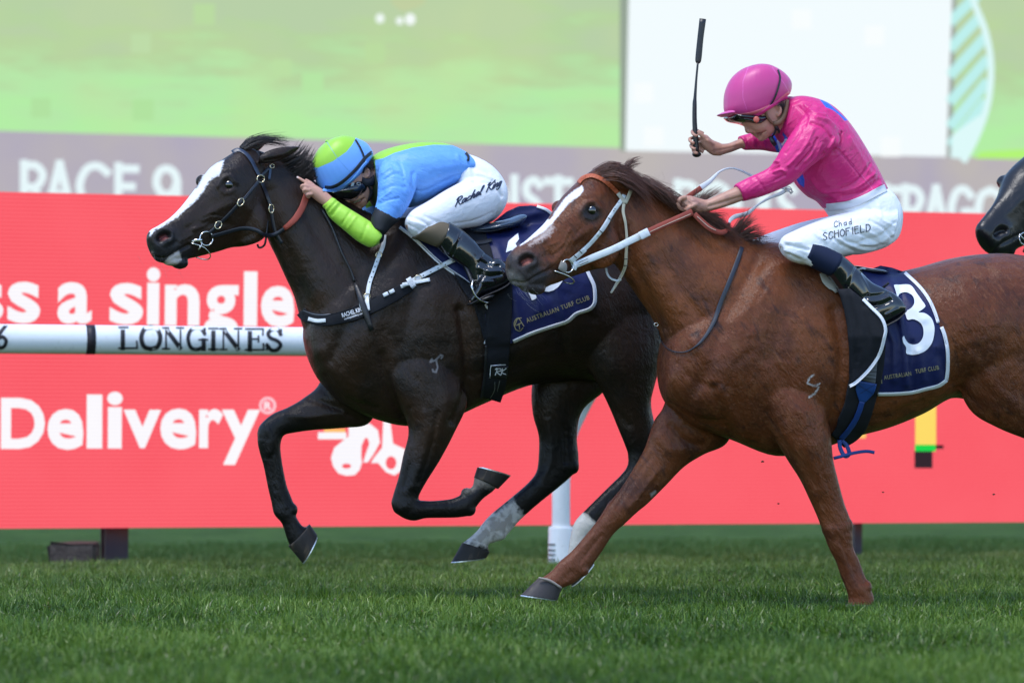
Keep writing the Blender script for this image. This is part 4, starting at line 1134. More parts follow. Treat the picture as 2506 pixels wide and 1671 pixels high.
    s.poly('blaze', [(1424, 455), (1428, 464), (1421, 477), (1394, 496), (1374, 519), (1354, 544), (1332, 567), (1306, 582), (1288, 594), (1272, 602), (1286, 575), (1330, 535), (1347, 538), (1360, 516), (1382, 486), (1402, 468)])
    s.poly('snip', [(1352, 548), (1356, 560), (1340, 580), (1318, 592), (1296, 600), (1310, 586), (1334, 566)], vmin=0)
    s.poly('muzzledark', [(1230, 600), (1262, 612), (1300, 604), (1324, 622), (1330, 648), (1350, 660), (1400, 650), (1410, 662), (1350, 690), (1330, 740), (1280, 740), (1230, 700)])
    s.poly('lip', [(1240, 664), (1256, 660), (1275, 676), (1290, 694), (1275, 712), (1250, 704)])
    s.poly('nosehole', [(1270, 642), (1273, 628), (1288, 620), (1306, 623), (1312, 636), (1300, 647), (1284, 652), (1273, 650)])
    s.poly('pinknose', [(1276, 640), (1292, 632), (1302, 636), (1294, 645), (1280, 649)])
    s.poly('eyedark', [(1420, 515), (1432, 500), (1455, 496), (1470, 510), (1474, 528), (1460, 544), (1436, 545), (1420, 530)])
    s.line('brand', [[(1991, 917), (1980, 926), (1976, 938), (1985, 942), (1998, 945), (2006, 938)], [(2004, 946), (1995, 962), (1980, 972)]], 1.5, vmin=0)
    s.poly('lowerleg', [(1480, 1280), (1560, 1300), (1480, 1500), (1200, 1500), (1330, 1390)], vmax=0)
    s.poly('chestpt', [(1590, 1208), (1604, 1200), (1606, 1206), (1594, 1216)], vmax=0)
    s.poly('dust', [(2070, 1460), (2150, 1455), (2150, 1520), (2060, 1520)], vmin=0)
    cm = mat('chestnut_coat', (.116, .0315, .0105), .34, .22,
             varcol=[(1.7, (.170, .052, .016), .44, .66, False), (4.5, (.062, .0190, .0098), .48, .70, False), (9, (.140, .048, .019), .53, .74, True), (7, (.040, .0150, .0105), .56, .74, True), (30, (.165, .062, .028), .54, .78, True), (55, (.042, .0145, .008), .56, .80, True)],
             stretch=((3.2, 3.2, 1), (0, math.radians(-32), 0)), bump=[(6, .010, False), (15, .007, False), (30, .004, True), (90, .0016, True)],
             layers=[dict(attr='lowerleg', col=(.14, .045, .020), soft=30, namp=8, nscale=12), dict(attr='muzzledark', col=(.040, .032, .033), soft=36, namp=6, nscale=20), dict(attr='eyedark', col=(.020, .016, .016), soft=18),
                     dict(attr='lip', col=(.15, .135, .13), soft=14, namp=6, nscale=30),
                     dict(attr='blaze', col=(.80, .80, .84), soft=4, namp=4, nscale=90), dict(attr='snip', col=(.42, .34, .32), soft=12, namp=12, nscale=110), dict(attr='nosehole', col=(.018, .013, .013), soft=9), dict(attr='pinknose', col=(.27, .085, .07), soft=7),
                     dict(attr='brand', col=(.46, .44, .43), soft=4, namp=4, nscale=130), dict(attr='chestpt', col=(.30, .28, .26), soft=5, namp=3, nscale=80)])
    root = thing('racehorse', 'chestnut racehorse with a white blaze carrying number 3', 'horse', H2.P(2105, 1500, .15) * [1, 1, 0], 'racing horses')
    s.finish('body', cm, root)
    hm = mat('slate_hoof', (.048, .040, .040), .55, .3, varcol=[(26, (.22, .17, .11), .58, .78, True), (8, (.05, .042, .042), .4, .7, False)], stretch=((1, 1, .3), (0, .6, 0)), bump=[(80, .001, True)])
    hoof(root, H2, ((1318, 1413), (1374, 1440)), ((1275, 1455), (1364, 1468)), .038, -.14, hm, shoe_m)
    hoof(root, H2, ((2070, 1478), (2142, 1478)), ((2052, 1512), (2136, 1513)), .038, .165, hm, shoe_m)
    hoof(root, H2, ((2788, 1462), (2862, 1458)), ((2775, 1505), (2850, 1512)), .038, .15, hm, shoe_m)
    hoof(root, H2, ((2833, 1462), (2907, 1458)), ((2820, 1505), (2895, 1512)), .038, -.13, hm, shoe_m)
    part('coronet_band', tube([H2.P(1318, 1413, -.105), H2.P(1345, 1420, -.099), H2.P(1374, 1438, -.105)], [.004, .006, .005], 8), mat('pale_horn', (.30, .25, .22), .6), root)
    bv = s.bvh()
    e = cast([bv], 1446, 515)[0]
    part('eye', ball(e + np.array([0.002, .011, 0]), .0245), eye_m, root)
    hairm = mat('chestnut_hair', (.060, .022, .013), .4, .5, varcol=[(60, (.105, .042, .024), .4, .7, False)])
    hair_part('forelock', strands(H2, [[(1452, 420, .0), (1495, 400, .02), (1548, 420, .05), (1600, 455, .06)], [(1462, 424, .03), (1505, 412, .06), (1552, 436, .08), (1600, 470, .08)], [(1475, 432, .05), (1515, 430, .08), (1556, 452, .10), (1604, 488, .10)], [(1480, 440, .07), (1520, 442, .09), (1560, 466, .11), (1596, 505, .11)]], 620, 3, 7, .0015, 31), hairm, root)
    hair_part('forelock_tuft', strands(H2, [[(1528, 404, .0), (1545, 392, .0), (1570, 386, .0)], [(1540, 412, .0), (1555, 402, .0), (1568, 396, .0)]], 70, 3, 6, .0013, 32), hairm, root)
    hair_part('mane', strands(H2, [[(1560, 432, .03), (1590, 452, .07), (1625, 482, .09), (1660, 520, .10)], [(1600, 458, .04), (1630, 474, .08), (1660, 500, .10), (1690, 530, .10)], [(1640, 486, .04), (1670, 496, .08), (1695, 508, .10), (1730, 534, .10)], [(1690, 516, .04), (1720, 520, .07), (1755, 540, .09), (1790, 570, .10)], [(1740, 545, .04), (1770, 556, .08), (1800, 580, .10), (1830, 606, .10)]], 700, 5, 8, .0016, 33, wave=4), hairm, root)
    hair_part('mane_tuft', strands(H2, [[(1782, 578, .02), (1802, 556, .03), (1818, 528, .03), (1832, 500, .03)], [(1790, 582, .02), (1815, 560, .03), (1836, 542, .03), (1856, 532, .03)], [(1798, 588, .02), (1825, 572, .03), (1850, 562, .03), (1874, 562, .03)], [(1806, 594, .03), (1836, 586, .04), (1866, 582, .04), (1892, 584, .04)], [(1812, 600, .03), (1840, 600, .05), (1870, 600, .06), (1912, 592, .06)]], 420, 4, 5, .0014, 34), hairm, root)
    hair_part('mane_wisp', strands(H2, [[(1718, 530, .0), (1745, 523, .0), (1772, 520, .0), (1784, 532, .0)], [(1720, 536, .0), (1745, 538, .0), (1768, 548, .0), (1776, 552, .0)], [(1726, 545, .0), (1748, 545, .0), (1762, 552, .0), (1775, 560, .0)]], 90, 2, 4, .0012, 35), hairm, root)
    hair_part('mane_crest', strands(H2, [[(1694, 500, -.03), (1700, 480, -.03), (1702, 456, -.03)], [(1706, 498, -.02), (1724, 478, -.02), (1742, 462, -.02)], [(1716, 494, .0), (1750, 476, .0), (1785, 456, .0)]], 110, 3, 4, .0012, 36), hairm, root)
    hair_part('flyaway', strands(H2, [[(1560, 428, .0), (1600, 440, .0), (1602, 420, .0)], [(1590, 446, .0), (1625, 458, .0), (1632, 474, .0)], [(1620, 470, .0), (1640, 468, .0), (1660, 490, .0)], [(1780, 560, .0), (1800, 520, .0), (1798, 488, .0)]], 36, 6, 14, .0006, 37, wave=8), hairm, root)
    hair_part('whiskers', strands(HH2, [[(1300, 718, .02), (1316, 734, .02), (1336, 752, .02)], [(1262, 702, .03), (1270, 716, .03), (1290, 730, .03)]], 26, 14, 12, .0004, 38, seg=6), mat('pale_whisker', (.4, .38, .36), .5), root)
    return s, bv, root

def make_black():
    dx, dy = 2030, -8
    sh = lambda st: shift(st, dx, dy)
    hd = [(2600, 348, 2660, 560, .07, 0), (2556, 352, 2620, 575, .095, 0, .15), (2514, 382, 2568, 588, .105, 0, .3), (2478, 420, 2530, 596, .10, 0, .3), (2456, 466, 2506, 602, .078, 0, .2), (2434, 500, 2490, 608, .064), (2412, 528, 2478, 616, .059), (2396, 548, 2462, 624, .056), (2393, 562, 2442, 626, .050), (2398, 580, 2424, 622, .034)]
    parts = [loft(H3, sh(NECK1), 24), loft(H3, sh(TORSO1), 28), loft(HH3, hd, 28), loft(H3, sh(NFORE1)), loft(H3, sh(FFORE1)), loft(H3, sh(FHIND1)), loft(H3, sh(NHIND1)),
             ell(HH3, 2466, 614, 0, 20, .034, 14), ell(HH3, 2458, 446, -.085, 20, .032, 18), ell(HH3, 2542, 456, .08, 22, .028, 17), ell(HH3, 2450, 566, .042, 24, .02, 22), ell(HH3, 2408, 566, -.042, 18, .018, 20),
             ear_parts(HH3, (2625, 370), (2700, 350), 28, .06)]
    s = Skin(parts, .009, H3, 5, 3, keep=[(2450, 560, 90, .2), (2500, 450, 80, .3)])
    s.strokes([*nostril_fix(2452, 566, .95), *eye_fix(2540, 460), ([(2425, 622), (2450, 600), (2495, 575)], 4, -.010), ([(2470, 520), (2500, 490), (2540, 480)], 10, .006)], vmin=-.05)
    cm = mat('black_coat', (.009, .009, .011), .34, .4, varcol=[(3, (.022, .019, .019), .5, .75, False)], bump=[(26, .003, False)])
    root = thing('racehorse', 'black racehorse whose muzzle pokes in at the right edge', 'horse', H3.P(2900, 1400, 0) * [1, 1, 0], 'racing horses')
    s.finish('body', cm, root)
    bv = s.bvh()
    e = cast([bv], 2542, 460)
    if e is not None:
        part('eye', ball(e[0] + np.array([0, .012, 0]), .021), eye_m, root)
    hm = mat('black_hoof', (.04, .036, .034), .5)
    for cor, sole, v in ((((1219, 1196), (1160, 1168)), ((1248, 1166), (1168, 1143)), .15), (((708, 1340), (758, 1284)), ((744, 1380), (774, 1304)), -.14), (((1131, 1327), (1199, 1350)), ((1105, 1374), (1190, 1364)), -.13), (((1384, 1386), (1446, 1354)), ((1399, 1433), (1454, 1374)), .15)):
        f = lambda p: (p[0] + dx, p[1] + dy)
        hoof(root, H3, (f(cor[0]), f(cor[1])), (f(sole[0]), f(sole[1])), .037, v, hm, shoe_m)
    steel = mat('bit_steel', (.6, .6, .6), .25, .5, 1.0)
    br = thing('bridle', 'black bridle with a steel bit at the right edge', 'bridle', HH3.P(2500, 575, .1))
    part('bit_ring', tube([HH3.P(2508 + 14 * math.cos(t), 584 + 15 * math.sin(t), .075) for t in np.linspace(0, 2 * math.pi, 17)], .0035, 8, 1), steel, br)
    part('bit_wire', tube([HH3.P(2494, 573, .07), HH3.P(2502, 582, .075), HH3.P(2512, 590, .075)], .003, 8), steel, br)
    part('cheek_strap', strap([bv], HH3, [(2512, 572), (2545, 520), (2590, 450), (2610, 400)], 9), mat('bridle_black', (.02, .02, .022), .45), br)
    part('rein', freestrap(H3, [(2505, 618, .10), (2520, 600, .12), (2600, 560, .16), (2700, 500, .16)], 8), mat('rein_black', (.03, .015, .012), .5), br)
    return s, bv, root

S1, BV1, ROOT1 = make_bay()
S2, BV2, ROOT2 = make_chestnut()
S3, BV3, ROOT3 = make_black()

# ================================================================== tack
navy_m = mat('navy_silk', (.008, .012, .066), .5, .28, varcol=[(3, (.011, .017, .085), .45, .7, False)], bump=[(14, .004, False), (400, .0003, False)])
bind_m = mat('white_binding', (.72, .73, .78), .6, .3, bump=[(200, .0004, False)])
ink_w = mat('white_print', (.74, .76, .82), .55, .3)
gold_m = mat('gold_print', (.30, .26, .14), .5, .4)
blk = mat('black_leather', (.014, .014, .017), .38, .45, bump=[(120, .0006, False)])
matte = mat('black_fabric', (.012, .013, .017), .8, .2, bump=[(300, .0005, False), (12, .004, False)])
wleather = mat('white_leather', (.68, .72, .76), .45, .4, varcol=[(30, (.56, .58, .6), .5, .75, False)])
cream = mat('cream_leather', (.50, .46, .36), .5, .4)
steel = mat('polished_steel', (.72, .70, .66), .22, .5, 1.0)
brass = mat('pale_brass', (.72, .62, .42), .25, .5, 1.0)
redgrip = mat('red_rubber', (.30, .055, .035), .55, .35, bump=[(250, .0006, False)], varcol=[(20, (.24, .045, .03), .4, .7, False)])
bridle_m = mat('black_bridle', (.016, .018, .028), .35, .5)

def bv_of(o):
    me = o.data
    return BVHTree.FromPolygons([tuple(v.co) for v in me.vertices], [tuple(p.vertices) for p in me.polygons])
def foldfn(strokes):
    def f(x, y):
        t = 0.0
        for pl, r, a in strokes:
            d = 1e9
            for (x0, y0), (x1, y1) in zip(pl[:-1], pl[1:]):
                L = (x1 - x0) ** 2 + (y1 - y0) ** 2
                k = min(1, max(0, ((x - x0) * (x1 - x0) + (y - y0) * (y1 - y0)) / L))
                d = min(d, math.hypot(x - x0 - k * (x1 - x0), y - y0 - k * (y1 - y0)))
            t += a * math.exp(-(d / r) ** 2)
        return t
    return f
def sheet(name, poly, bvs, fr, off, m, parent, cell=7, thick=.003, fold=None, vf=.03):
    V, Fc = lay(flat_poly([poly], cell), bvs, fr, off, vf, fold)
    V, Fc = solid((V, Fc), (0, 1, 0), thick)
    return part(name, (V, Fc), m, parent)
def ringpart(name, fr, x, y, v, rx, ry, r, m, parent, rot=0.0):
    c, s = math.cos(rot), math.sin(rot)
    pts = [fr.P(x + rx * math.cos(t) * c - ry * math.sin(t) * s, y + rx * math.cos(t) * s + ry * math.sin(t) * c, v) for t in np.linspace(0, 2 * math.pi, 21)]
    return part(name, tube(pts, r, 8, 1, up=(0, 1, 0)), m, parent)
def vat(fr, bvs, x, y, add=.004):
    h = cast(bvs, x, y)
    return float(fr.lat(h[0][None])[0]) + add if h is not None else .08

# ---- number cloth of the dark bay
c1 = thing('number_cloth', 'navy number cloth edged in white under the blue-shirted rider', 'saddle cloth', H1.P(1200, 700, .3), 'number cloths')
P1 = [(978, 557), (1016, 586), (1075, 642), (1144, 690), (1172, 722), (1186, 760), (1196, 850), (1256, 838), (1304, 817), (1355, 800), (1388, 789), (1411, 769), (1442, 759), (1457, 743), (1457, 718), (1455, 697), (1442, 669), (1420, 620), (1395, 580), (1352, 522), (1330, 508), (1300, 503), (1268, 505), (1240, 518), (1205, 545), (1130, 552), (1050, 548)]
f1 = foldfn([([(1250, 560), (1300, 640), (1320, 760)], 10, .014), ([(1215, 600), (1250, 690), (1275, 800)], 8, .012), ([(1330, 560), (1400, 680)], 12, .010), ([(1235, 620), (1300, 600), (1370, 620)], 7, -.006),
             ([(1230, 715), (1290, 700), (1340, 720)], 6, -.007), ([(1360, 700), (1380, 780)], 7, .008), ([(1240, 540), (1320, 520)], 9, .012), ([(1040, 590), (1120, 650)], 9, .006)])
cl1 = sheet('cloth', P1, [BV1], H1, .016, navy_m, c1, fold=f1)
BC1 = bv_of(cl1)
part('binding', strap([BC1, BV1], H1, [(978, 556), (1016, 586), (1075, 642), (1144, 691), (1158, 710)], 8, .003, .004), bind_m, c1)
part('binding', strap([BC1, BV1], H1, [(1256, 836), (1304, 815), (1355, 798), (1388, 787), (1411, 768), (1442, 757), (1455, 742), (1456, 718), (1453, 697), (1440, 669), (1420, 624)], 9, .003, .004), bind_m, c1)
part('binding', strap([BC1, BV1], H1, [(1314, 505), (1336, 513), (1354, 526)], 7, .003, .004), bind_m, c1)
def number_on(poly, bvs, fr, parent, off=.0065, m=ink_w):
    q = np.asarray(poly, float); q = np.vstack([q[-2:], q, q[:2]])
    q = crom(q, 4)[8:-8] if len(poly) > 20 else np.asarray(poly, float)
    part('number', lay(flat_poly([[tuple(c) for c in q]], 4), bvs, fr, off), m, parent)
number_on([(1244, 590), (1268, 570), (1270, 585), (1262, 596), (1300, 690), (1314, 730), (1302, 735), (1286, 700), (1252, 612), (1238, 618)], [BC1], H1, c1)
th_ = np.linspace(0, 2 * math.pi, 26)
zero = [(1340 + 48 * math.cos(t) + 0, 640 + 74 * math.sin(t)) for t in th_]; zin = [(1340 + 24 * math.cos(t), 640 + 44 * math.sin(t)) for t in th_]
V = np.array(zero + zin); n_ = len(th_)
part('number', lay((V, [(i, i + 1, n_ + i + 1, n_ + i) for i in range(n_ - 1)]), [BC1], H1, .0048), ink_w, c1)
part('lettering', lay(text_px('AUSTRALIAN TURF CLUB', 1290, 790, 16.0, -20.5, 0.012, .80, cell=5, space=1.16), [BC1], H1, .005), gold_m, c1)
part('emblem', lay(stroke_px([[(1262, 806), (1258, 792), (1264, 780), (1276, 778)], [(1262, 806), (1272, 810), (1280, 802)], [(1259, 800), (1268, 779), (1282, 798)], [(1264, 796), (1276, 790)], [(1270, 793), (1272, 806)]], 2.2), [BC1], H1, .005), gold_m, c1)
# ---- black pad and its flap
pd1 = thing('saddle_pad', 'black saddle pad with a white curved edge below the first stirrup', 'saddle pad', H1.P(1170, 770, .3), 'saddle pads')
fl1 = sheet('pad', [(1110, 668), (1150, 692), (1190, 745), (1205, 768), (1209, 785), (1205, 804), (1187, 842), (1176, 800), (1160, 750), (1130, 705)], [BC1, BV1], H1, .012, matte, pd1)
part('binding', strap([bv_of(fl1), BV1], H1, [(1188, 744), (1203, 766), (1209, 785), (1205, 804), (1187, 842)], 8, .003, .004), bind_m, pd1)
# ---- girth
g1 = thing('girth', 'black elastic girth with initials around the dark bay', 'girth', H1.P(1215, 1000, .2), 'girths')
gs = part('girth_strap', strap([BV1, BC1, bv_of(fl1)], H1, [(1226, 640), (1226, 700), (1222, 780), (1217, 850), (1214, 905), (1209, 945), (1200, 978)], 56, .012, .006, taper=(50, 56, 60, 62, 60, 58, 52)), matte, g1)
BG1 = bv_of(gs)
part('girth_edge', strap([BG1], H1, [(1190, 845), (1187, 910), (1178, 975)], 6, .002, .003), blk, g1)
bp = part('buckle_guard', strap([BG1], H1, [(1222, 895), (1219, 925)], 44, .004, .006), blk, g1)
part('guard_edge', lay(stroke_px([[(1199, 924), (1201, 898), (1208, 894), (1246, 892)]], 1.8), [bv_of(bp), BG1], H1, .004), ink_w, g1)
part('initials', lay(stroke_px([[(1212, 903), (1217, 902), (1212, 918)], [(1213, 904), (1224, 902), (1226, 907), (1216, 910), (1225, 918)], [(1230, 902), (1226, 917)], [(1239, 901), (1228, 911), (1238, 916)]], 2.0), [bv_of(bp), BG1], H1, .005), ink_w, g1)
part('stitch_line', lay(stroke_px([[(1211, 935), (1210, 955), (1198, 978)], [(1223, 932), (1217, 958)]], 1.2), [BG1], H1, .003), mat('grey_thread', (.25, .25, .25), .7), g1)
# ---- breastplate
b1 = thing('breastplate', 'black breastplate with white straps across the dark bay chest', 'breastplate', H1.P(870, 760, .2))
bb = part('chest_band', strap([BV1], H1, [(736, 762), (752, 775), (800, 783), (860, 770), (920, 744), (960, 725), (1004, 698)], 33, .008, .005, taper=(26, 30, 29, 33, 35, 32, 30)), matte, b1)
BB1 = bv_of(bb)
part('band_edge', lay(stroke_px([[(742, 760), (770, 769), (802, 769), (850, 757), (900, 735), (950, 708), (990, 685)]], 1.4), [BB1], H1, .003), mat('grey_piping', (.16, .17, .2), .6), b1)
part('neck_strap', strap([BV1, BB1], H1, [(941, 575), (938, 600), (927, 628), (915, 662), (905, 690), (899, 722)], 10, .006, .004), wleather, b1)
part('neck_strap', strap([BV1, BB1], H1, [(897, 722), (899, 745), (901, 760)], 10, .008, .004), wleather, b1)
part('girth_link', strap([BV1, BB1, BC1], H1, [(1124, 630), (1090, 646), (1050, 666), (1015, 684), (1000, 694)], 11, .008, .004), wleather, b1)
part('girth_link', strap([BV1, BB1], H1, [(985, 697), (1010, 692), (1052, 684)], 9, .013, .004), wleather, b1)
part('buckle_tab', strap([BV1, BB1], H1, [(999, 680), (1008, 695), (1014, 703)], 13, .016, .004), wleather, b1)
for (x, y, r) in ((927, 624, -1.2), (1023, 680, -.45), (898, 725, 0)):
    ringpart('buckle', H1, x, y, vat(H1, [BV1, BB1], x, y, .014), 8, 7, .0018, brass, b1, r)
for q in ([(938, 723), (950, 717)], [(953, 716), (965, 710)], [(981, 702), (996, 695)], [(754, 780), (775, 785), (797, 784)], [(883, 741), (886, 756)]):
    part('white_tab', strap([BB1, BV1], H1, q, 9, .004, .003), wleather, b1)
holes = mat('hole_ink', (.05, .05, .05), .8)
def dots(bvs, fr, a, b, n, parent, off=.009):
    for k in range(n):
        x, y = a[0] + (b[0] - a[0]) * k / max(1, n - 1), a[1] + (b[1] - a[1]) * k / max(1, n - 1)
        part('strap_hole', lay(disc(x, y, 1.6, n=8), bvs, fr, off), holes, parent)
dots([BV1, BB1], H1, (922, 640), (905, 690), 5, b1, .0125); dots([BV1, BC1], H1, (1036, 674), (1108, 639), 5, b1, .0145)
part('lettering', lay(text_px('RACHEL KING', 838, 777, 15, -18, .012, .60, cell=4), [BB1], H1, .004), ink_w, b1)
part('lettering', lay(text_px('markaysaddlery.com', 843, 783, 7.5, -18, .006, .8, cell=4), [BB1], H1, .004), ink_w, b1)
# ---- bridle of the dark bay
r1 = thing('bridle', 'black leather bridle with brass buckles on the dark bay head', 'bridle', HH1.P(600, 480, .1), 'bridles')
part('browband', strap([BV1], HH1, [(568, 373), (576, 368), (586, 367), (603, 377), (618, 397), (628, 417), (637, 433)], 8.5, .004, .004), mat('blue_black_leather', (.022, .032, .06), .35, .5), r1)
part('cheek_strap', strap([BV1], HH1, [(635, 442), (605, 479), (589, 495), (554, 532), (534, 551), (511, 572)], 8, .004, .004), bridle_m, r1)
part('throat_lash', strap([BV1], HH1, [(642, 448), (654, 479), (663, 507), (667, 537), (674, 568), (690, 596)], 8, .006, .003), bridle_m, r1)
part('headpiece', strap([BV1], HH1, [(638, 434), (650, 420), (664, 404)], 8, .004, .004), bridle_m, r1)
part('keeper_tail', strap([BV1], HH1, [(663, 405), (661, 425), (659, 441)], 6, .006, .003), mat('blue_leather', (.035, .055, .10), .35, .5), r1)
part('throat_loop', freestrap(HH1, [(655, 540, .06), (650, 590, .06), (644, 603, .05), (634, 606, .04), (630, 598, .03)], 5), bridle_m, r1)
for x, y, rx, ry, ro in ((638, 438, 9, 9, 0), (589, 495, 10, 7, -1.0), (534, 551, 10, 7.5, -1.0), (664, 511, 6, 10.5, 0)):
    ringpart('buckle', HH1, x, y, vat(HH1, [BV1], x, y, .010), rx, ry, .0024, brass, r1, ro)
ringpart('buckle', HH1, 666, 407, vat(HH1, [BV1], 660, 410, .012), 5, 5, .002, brass, r1)
bitv = vat(HH1, [BV1], 500, 588, .012)
ringpart('bit_ring', HH1, 505, 584, bitv, 16, 17, .0032, steel, r1)
part('bit_mouthpiece', tube([HH1.P(468, 592, bitv - .02), HH1.P(480, 588, bitv - .004), HH1.P(494, 588, bitv)], [.006, .007, .008], 10), steel, r1)
part('bit_wire', tube([HH1.P(468, 595, bitv - .01), HH1.P(498, 605, bitv + .004), HH1.P(514, 622, bitv + .002), HH1.P(512, 633, bitv - .01), HH1.P(500, 635, bitv - .03), HH1.P(480, 630, bitv - .05)], .0026, 8), steel, r1)
part('bit_link', tube([HH1.P(495, 592, bitv), HH1.P(492, 602, bitv + .004), HH1.P(486, 612, bitv + .002), HH1.P(490, 603, bitv + .01)], .0022, 8), steel, r1)
q1 = thing('reins', 'black reins with a red rubber grip held against the dark bay neck', 'reins', H1.P(700, 560, .1), 'reins')
part('rein', strap([BV1], H1, [(518, 579), (557, 568), (595, 559), (626, 563), (646, 574), (672, 574), (700, 557)], 9, .010, .004, smooth=30), bridle_m, q1)
part('grip', strap([BV1], H1, [(695, 560), (708, 550), (724, 534), (738, 512), (746, 492), (753, 468)], 15, .012, .005, smooth=20, taper=(11, 14, 16, 16, 16, 15)), redgrip, q1)

# ---- saddle of the dark bay
sd1 = thing('racing_saddle', 'small black racing saddle with a shiny blue-black seat', 'saddle', H1.P(1180, 560, .1), 'racing saddles')
part('seat', loft(H1, [(1120, 566, 1122, 578, .05, .02), (1150, 558, 1160, 575, .12), (1190, 549, 1200, 572, .15), (1230, 535, 1250, 562, .15), (1262, 524, 1276, 545, .13), (1278, 526, 1280, 536, .06)], 24), mat('patent_blue', (.03, .05, .085), .10, .7, coat=1.0), sd1)
part('seat_edge', tube([H1.P(x, y, .15) for x, y in ((1160, 566), (1200, 566), (1240, 556), (1270, 540), (1279, 530))], .004, 8), blk, sd1)
part('flap', strap([BC1, BV1], H1, [(1150, 562), (1160, 610), (1180, 670), (1200, 735)], 76, .010, .006, taper=(70, 82, 70, 50)), matte, sd1)
part('surcingle_tab', strap([BC1, BV1], H1, [(1163, 594), (1185, 592), (1204, 586)], 9, .020, .004), blk, sd1)
part('stirrup_leather', freestrap(H1, [(1120, 600, .27), (1140, 650, .31), (1156, 690, .35)], 7, .003), blk, sd1)
part('stirrup_iron', tube([H1.P(1157, 686, .37), H1.P(1155, 702, .39), H1.P(1162, 722, .39), H1.P(1176, 735, .38), H1.P(1194, 741, .36), H1.P(1196, 735, .30), H1.P(1180, 715, .28), H1.P(1163, 692, .32), H1.P(1157, 686, .37)], .0042, 10, 5), steel, sd1)
part('stirrup_tread', loft(H1, [(1146, 742, 1149, 748, .02, .34), (1170, 731, 1174, 740, .045), (1190, 722, 1200, 732, .05), (1204, 720, 1207, 724, .03)], 14), blk, sd1)

# ---- number cloth of the chestnut
c2 = thing('number_cloth', 'navy number cloth printed with a large white 3', 'saddle cloth', H2.P(2200, 800, .3), 'number cloths')
P2 = [(2060, 655), (2100, 662), (2127, 660), (2155, 650), (2183, 655), (2214, 666), (2245, 695), (2276, 737), (2297, 791), (2310, 819), (2320, 858), (2320, 909), (2315, 932), (2297, 945), (2235, 961), (2196, 965), (2145, 966), (2120, 930), (2105, 860), (2090, 780), (2070, 710)]
f2 = foldfn([([(2176, 660), (2190, 720), (2210, 800), (2215, 870), (2220, 940)], 9, .020), ([(2165, 780), (2190, 840), (2190, 930)], 9, .014), ([(2195, 690), (2260, 780)], 12, .008), ([(2232, 840), (2230, 900), (2236, 955)], 7, -.012),
             ([(2250, 860), (2262, 930)], 9, .010), ([(2150, 655), (2176, 700)], 9, .012), ([(2290, 850), (2296, 930)], 9, .008), ([(2130, 690), (2160, 760)], 12, .008), ([(2203, 700), (2216, 790), (2224, 860)], 5, -.010)])
cl2 = sheet('cloth', P2, [BV2], H2, .016, navy_m, c2, cell=5, fold=f2)
BC2 = bv_of(cl2)
part('binding', strap([BC2, BV2], H2, [(2214, 667), (2245, 696), (2262, 716), (2276, 738), (2288, 765), (2296, 790)], 8, .003, .004), bind_m, c2)
part('binding', strap([BC2, BV2], H2, [(2304, 800), (2312, 822), (2319, 860), (2319, 905), (2316, 930)], 9, .003, .004), bind_m, c2)
part('binding', strap([BC2, BV2], H2, [(2317, 930), (2297, 944), (2266, 952), (2235, 960), (2196, 964), (2148, 965)], 9, .004, .004), bind_m, c2)
k3 = lambda pts: [(1900 + x / 3.88, 600 + y / 3.88) for x, y in pts]
number_on(k3([(1115, 380), (1180, 374), (1250, 372), (1290, 392), (1330, 450), (1380, 520), (1415, 575), (1385, 610), (1350, 636), (1410, 645), (1470, 690), (1498, 760), (1500, 830), (1480, 920), (1430, 990), (1370, 1025), (1300, 1040), (1235, 1028), (1232, 970), (1205, 925), (1198, 880), (1212, 862), (1225, 890), (1250, 925), (1290, 942), (1340, 935), (1378, 900), (1396, 850), (1394, 790), (1370, 740), (1325, 710), (1290, 702), (1245, 706), (1228, 660), (1215, 630), (1255, 612), (1290, 585), (1310, 545), (1300, 490), (1262, 456), (1215, 446), (1170, 462), (1150, 492), (1135, 440)]), [BC2], H2, c2)
part('lettering', lay(text_px('AUSTRALIAN', 2164, 929, 14.5, -9, .010, .73, cell=5, space=1.12), [BC2], H2, .005), gold_m, c2)
part('lettering', lay(text_px('TURF CLUB', 2241, 914, 14.5, -10, .010, .72, cell=5, space=1.12), [BC2], H2, .005), gold_m, c2)
part('emblem', lay(stroke_px([[(2152, 936), (2157, 928), (2158, 938)]], 2.0), [BC2], H2, .005), gold_m, c2)
# ---- girth of the chestnut
g2 = thing('girth', 'dark girth with a bright blue buckle strap under the chestnut', 'girth', H2.P(2080, 1060, .2), 'girths')
gs2 = part('girth_strap', strap([BV2, BC2], H2, [(2140, 840), (2128, 900), (2112, 950), (2100, 1000), (2078, 1050), (2050, 1080)], 70, .014, .006, taper=(56, 66, 78, 72, 74, 44)), matte, g2)
BG2 = bv_of(gs2)
part('elastic_panel', strap([BG2], H2, [(2140, 872), (2130, 905), (2120, 934)], 34, .003, .003, taper=(16, 30, 46)), mat('grey_elastic', (.15, .16, .18), .7, .3, varcol=[(60, (.05, .05, .06), .45, .55, True)], stretch=((.1, .1, 6), (0, .1, 0))), g2)
bkl = part('blue_tab', strap([BG2], H2, [(2121, 935), (2118, 950), (2114, 966), (2110, 984)], 48, .006, .004, taper=(50, 49, 44, 30, 14)), mat('royal_blue_leather', (.012, .055, .23), .5, .4), g2)
blue_m = mat('royal_blue_strap', (.013, .045, .21), .5, .4, bump=[(200, .0006, False)])
part('blue_strap', strap([BG2, BV2], H2, [(2110, 982), (2103, 1005), (2092, 1030), (2075, 1055), (2057, 1076)], 13, .006, .004), blue_m, g2)
part('stitch_line', lay(stroke_px([[(2098, 940), (2142, 968)], [(2142, 940), (2104, 964)]], 1.0), [bv_of(bkl)], H2, .003), mat('dark_thread', (.01, .02, .08), .7), g2)
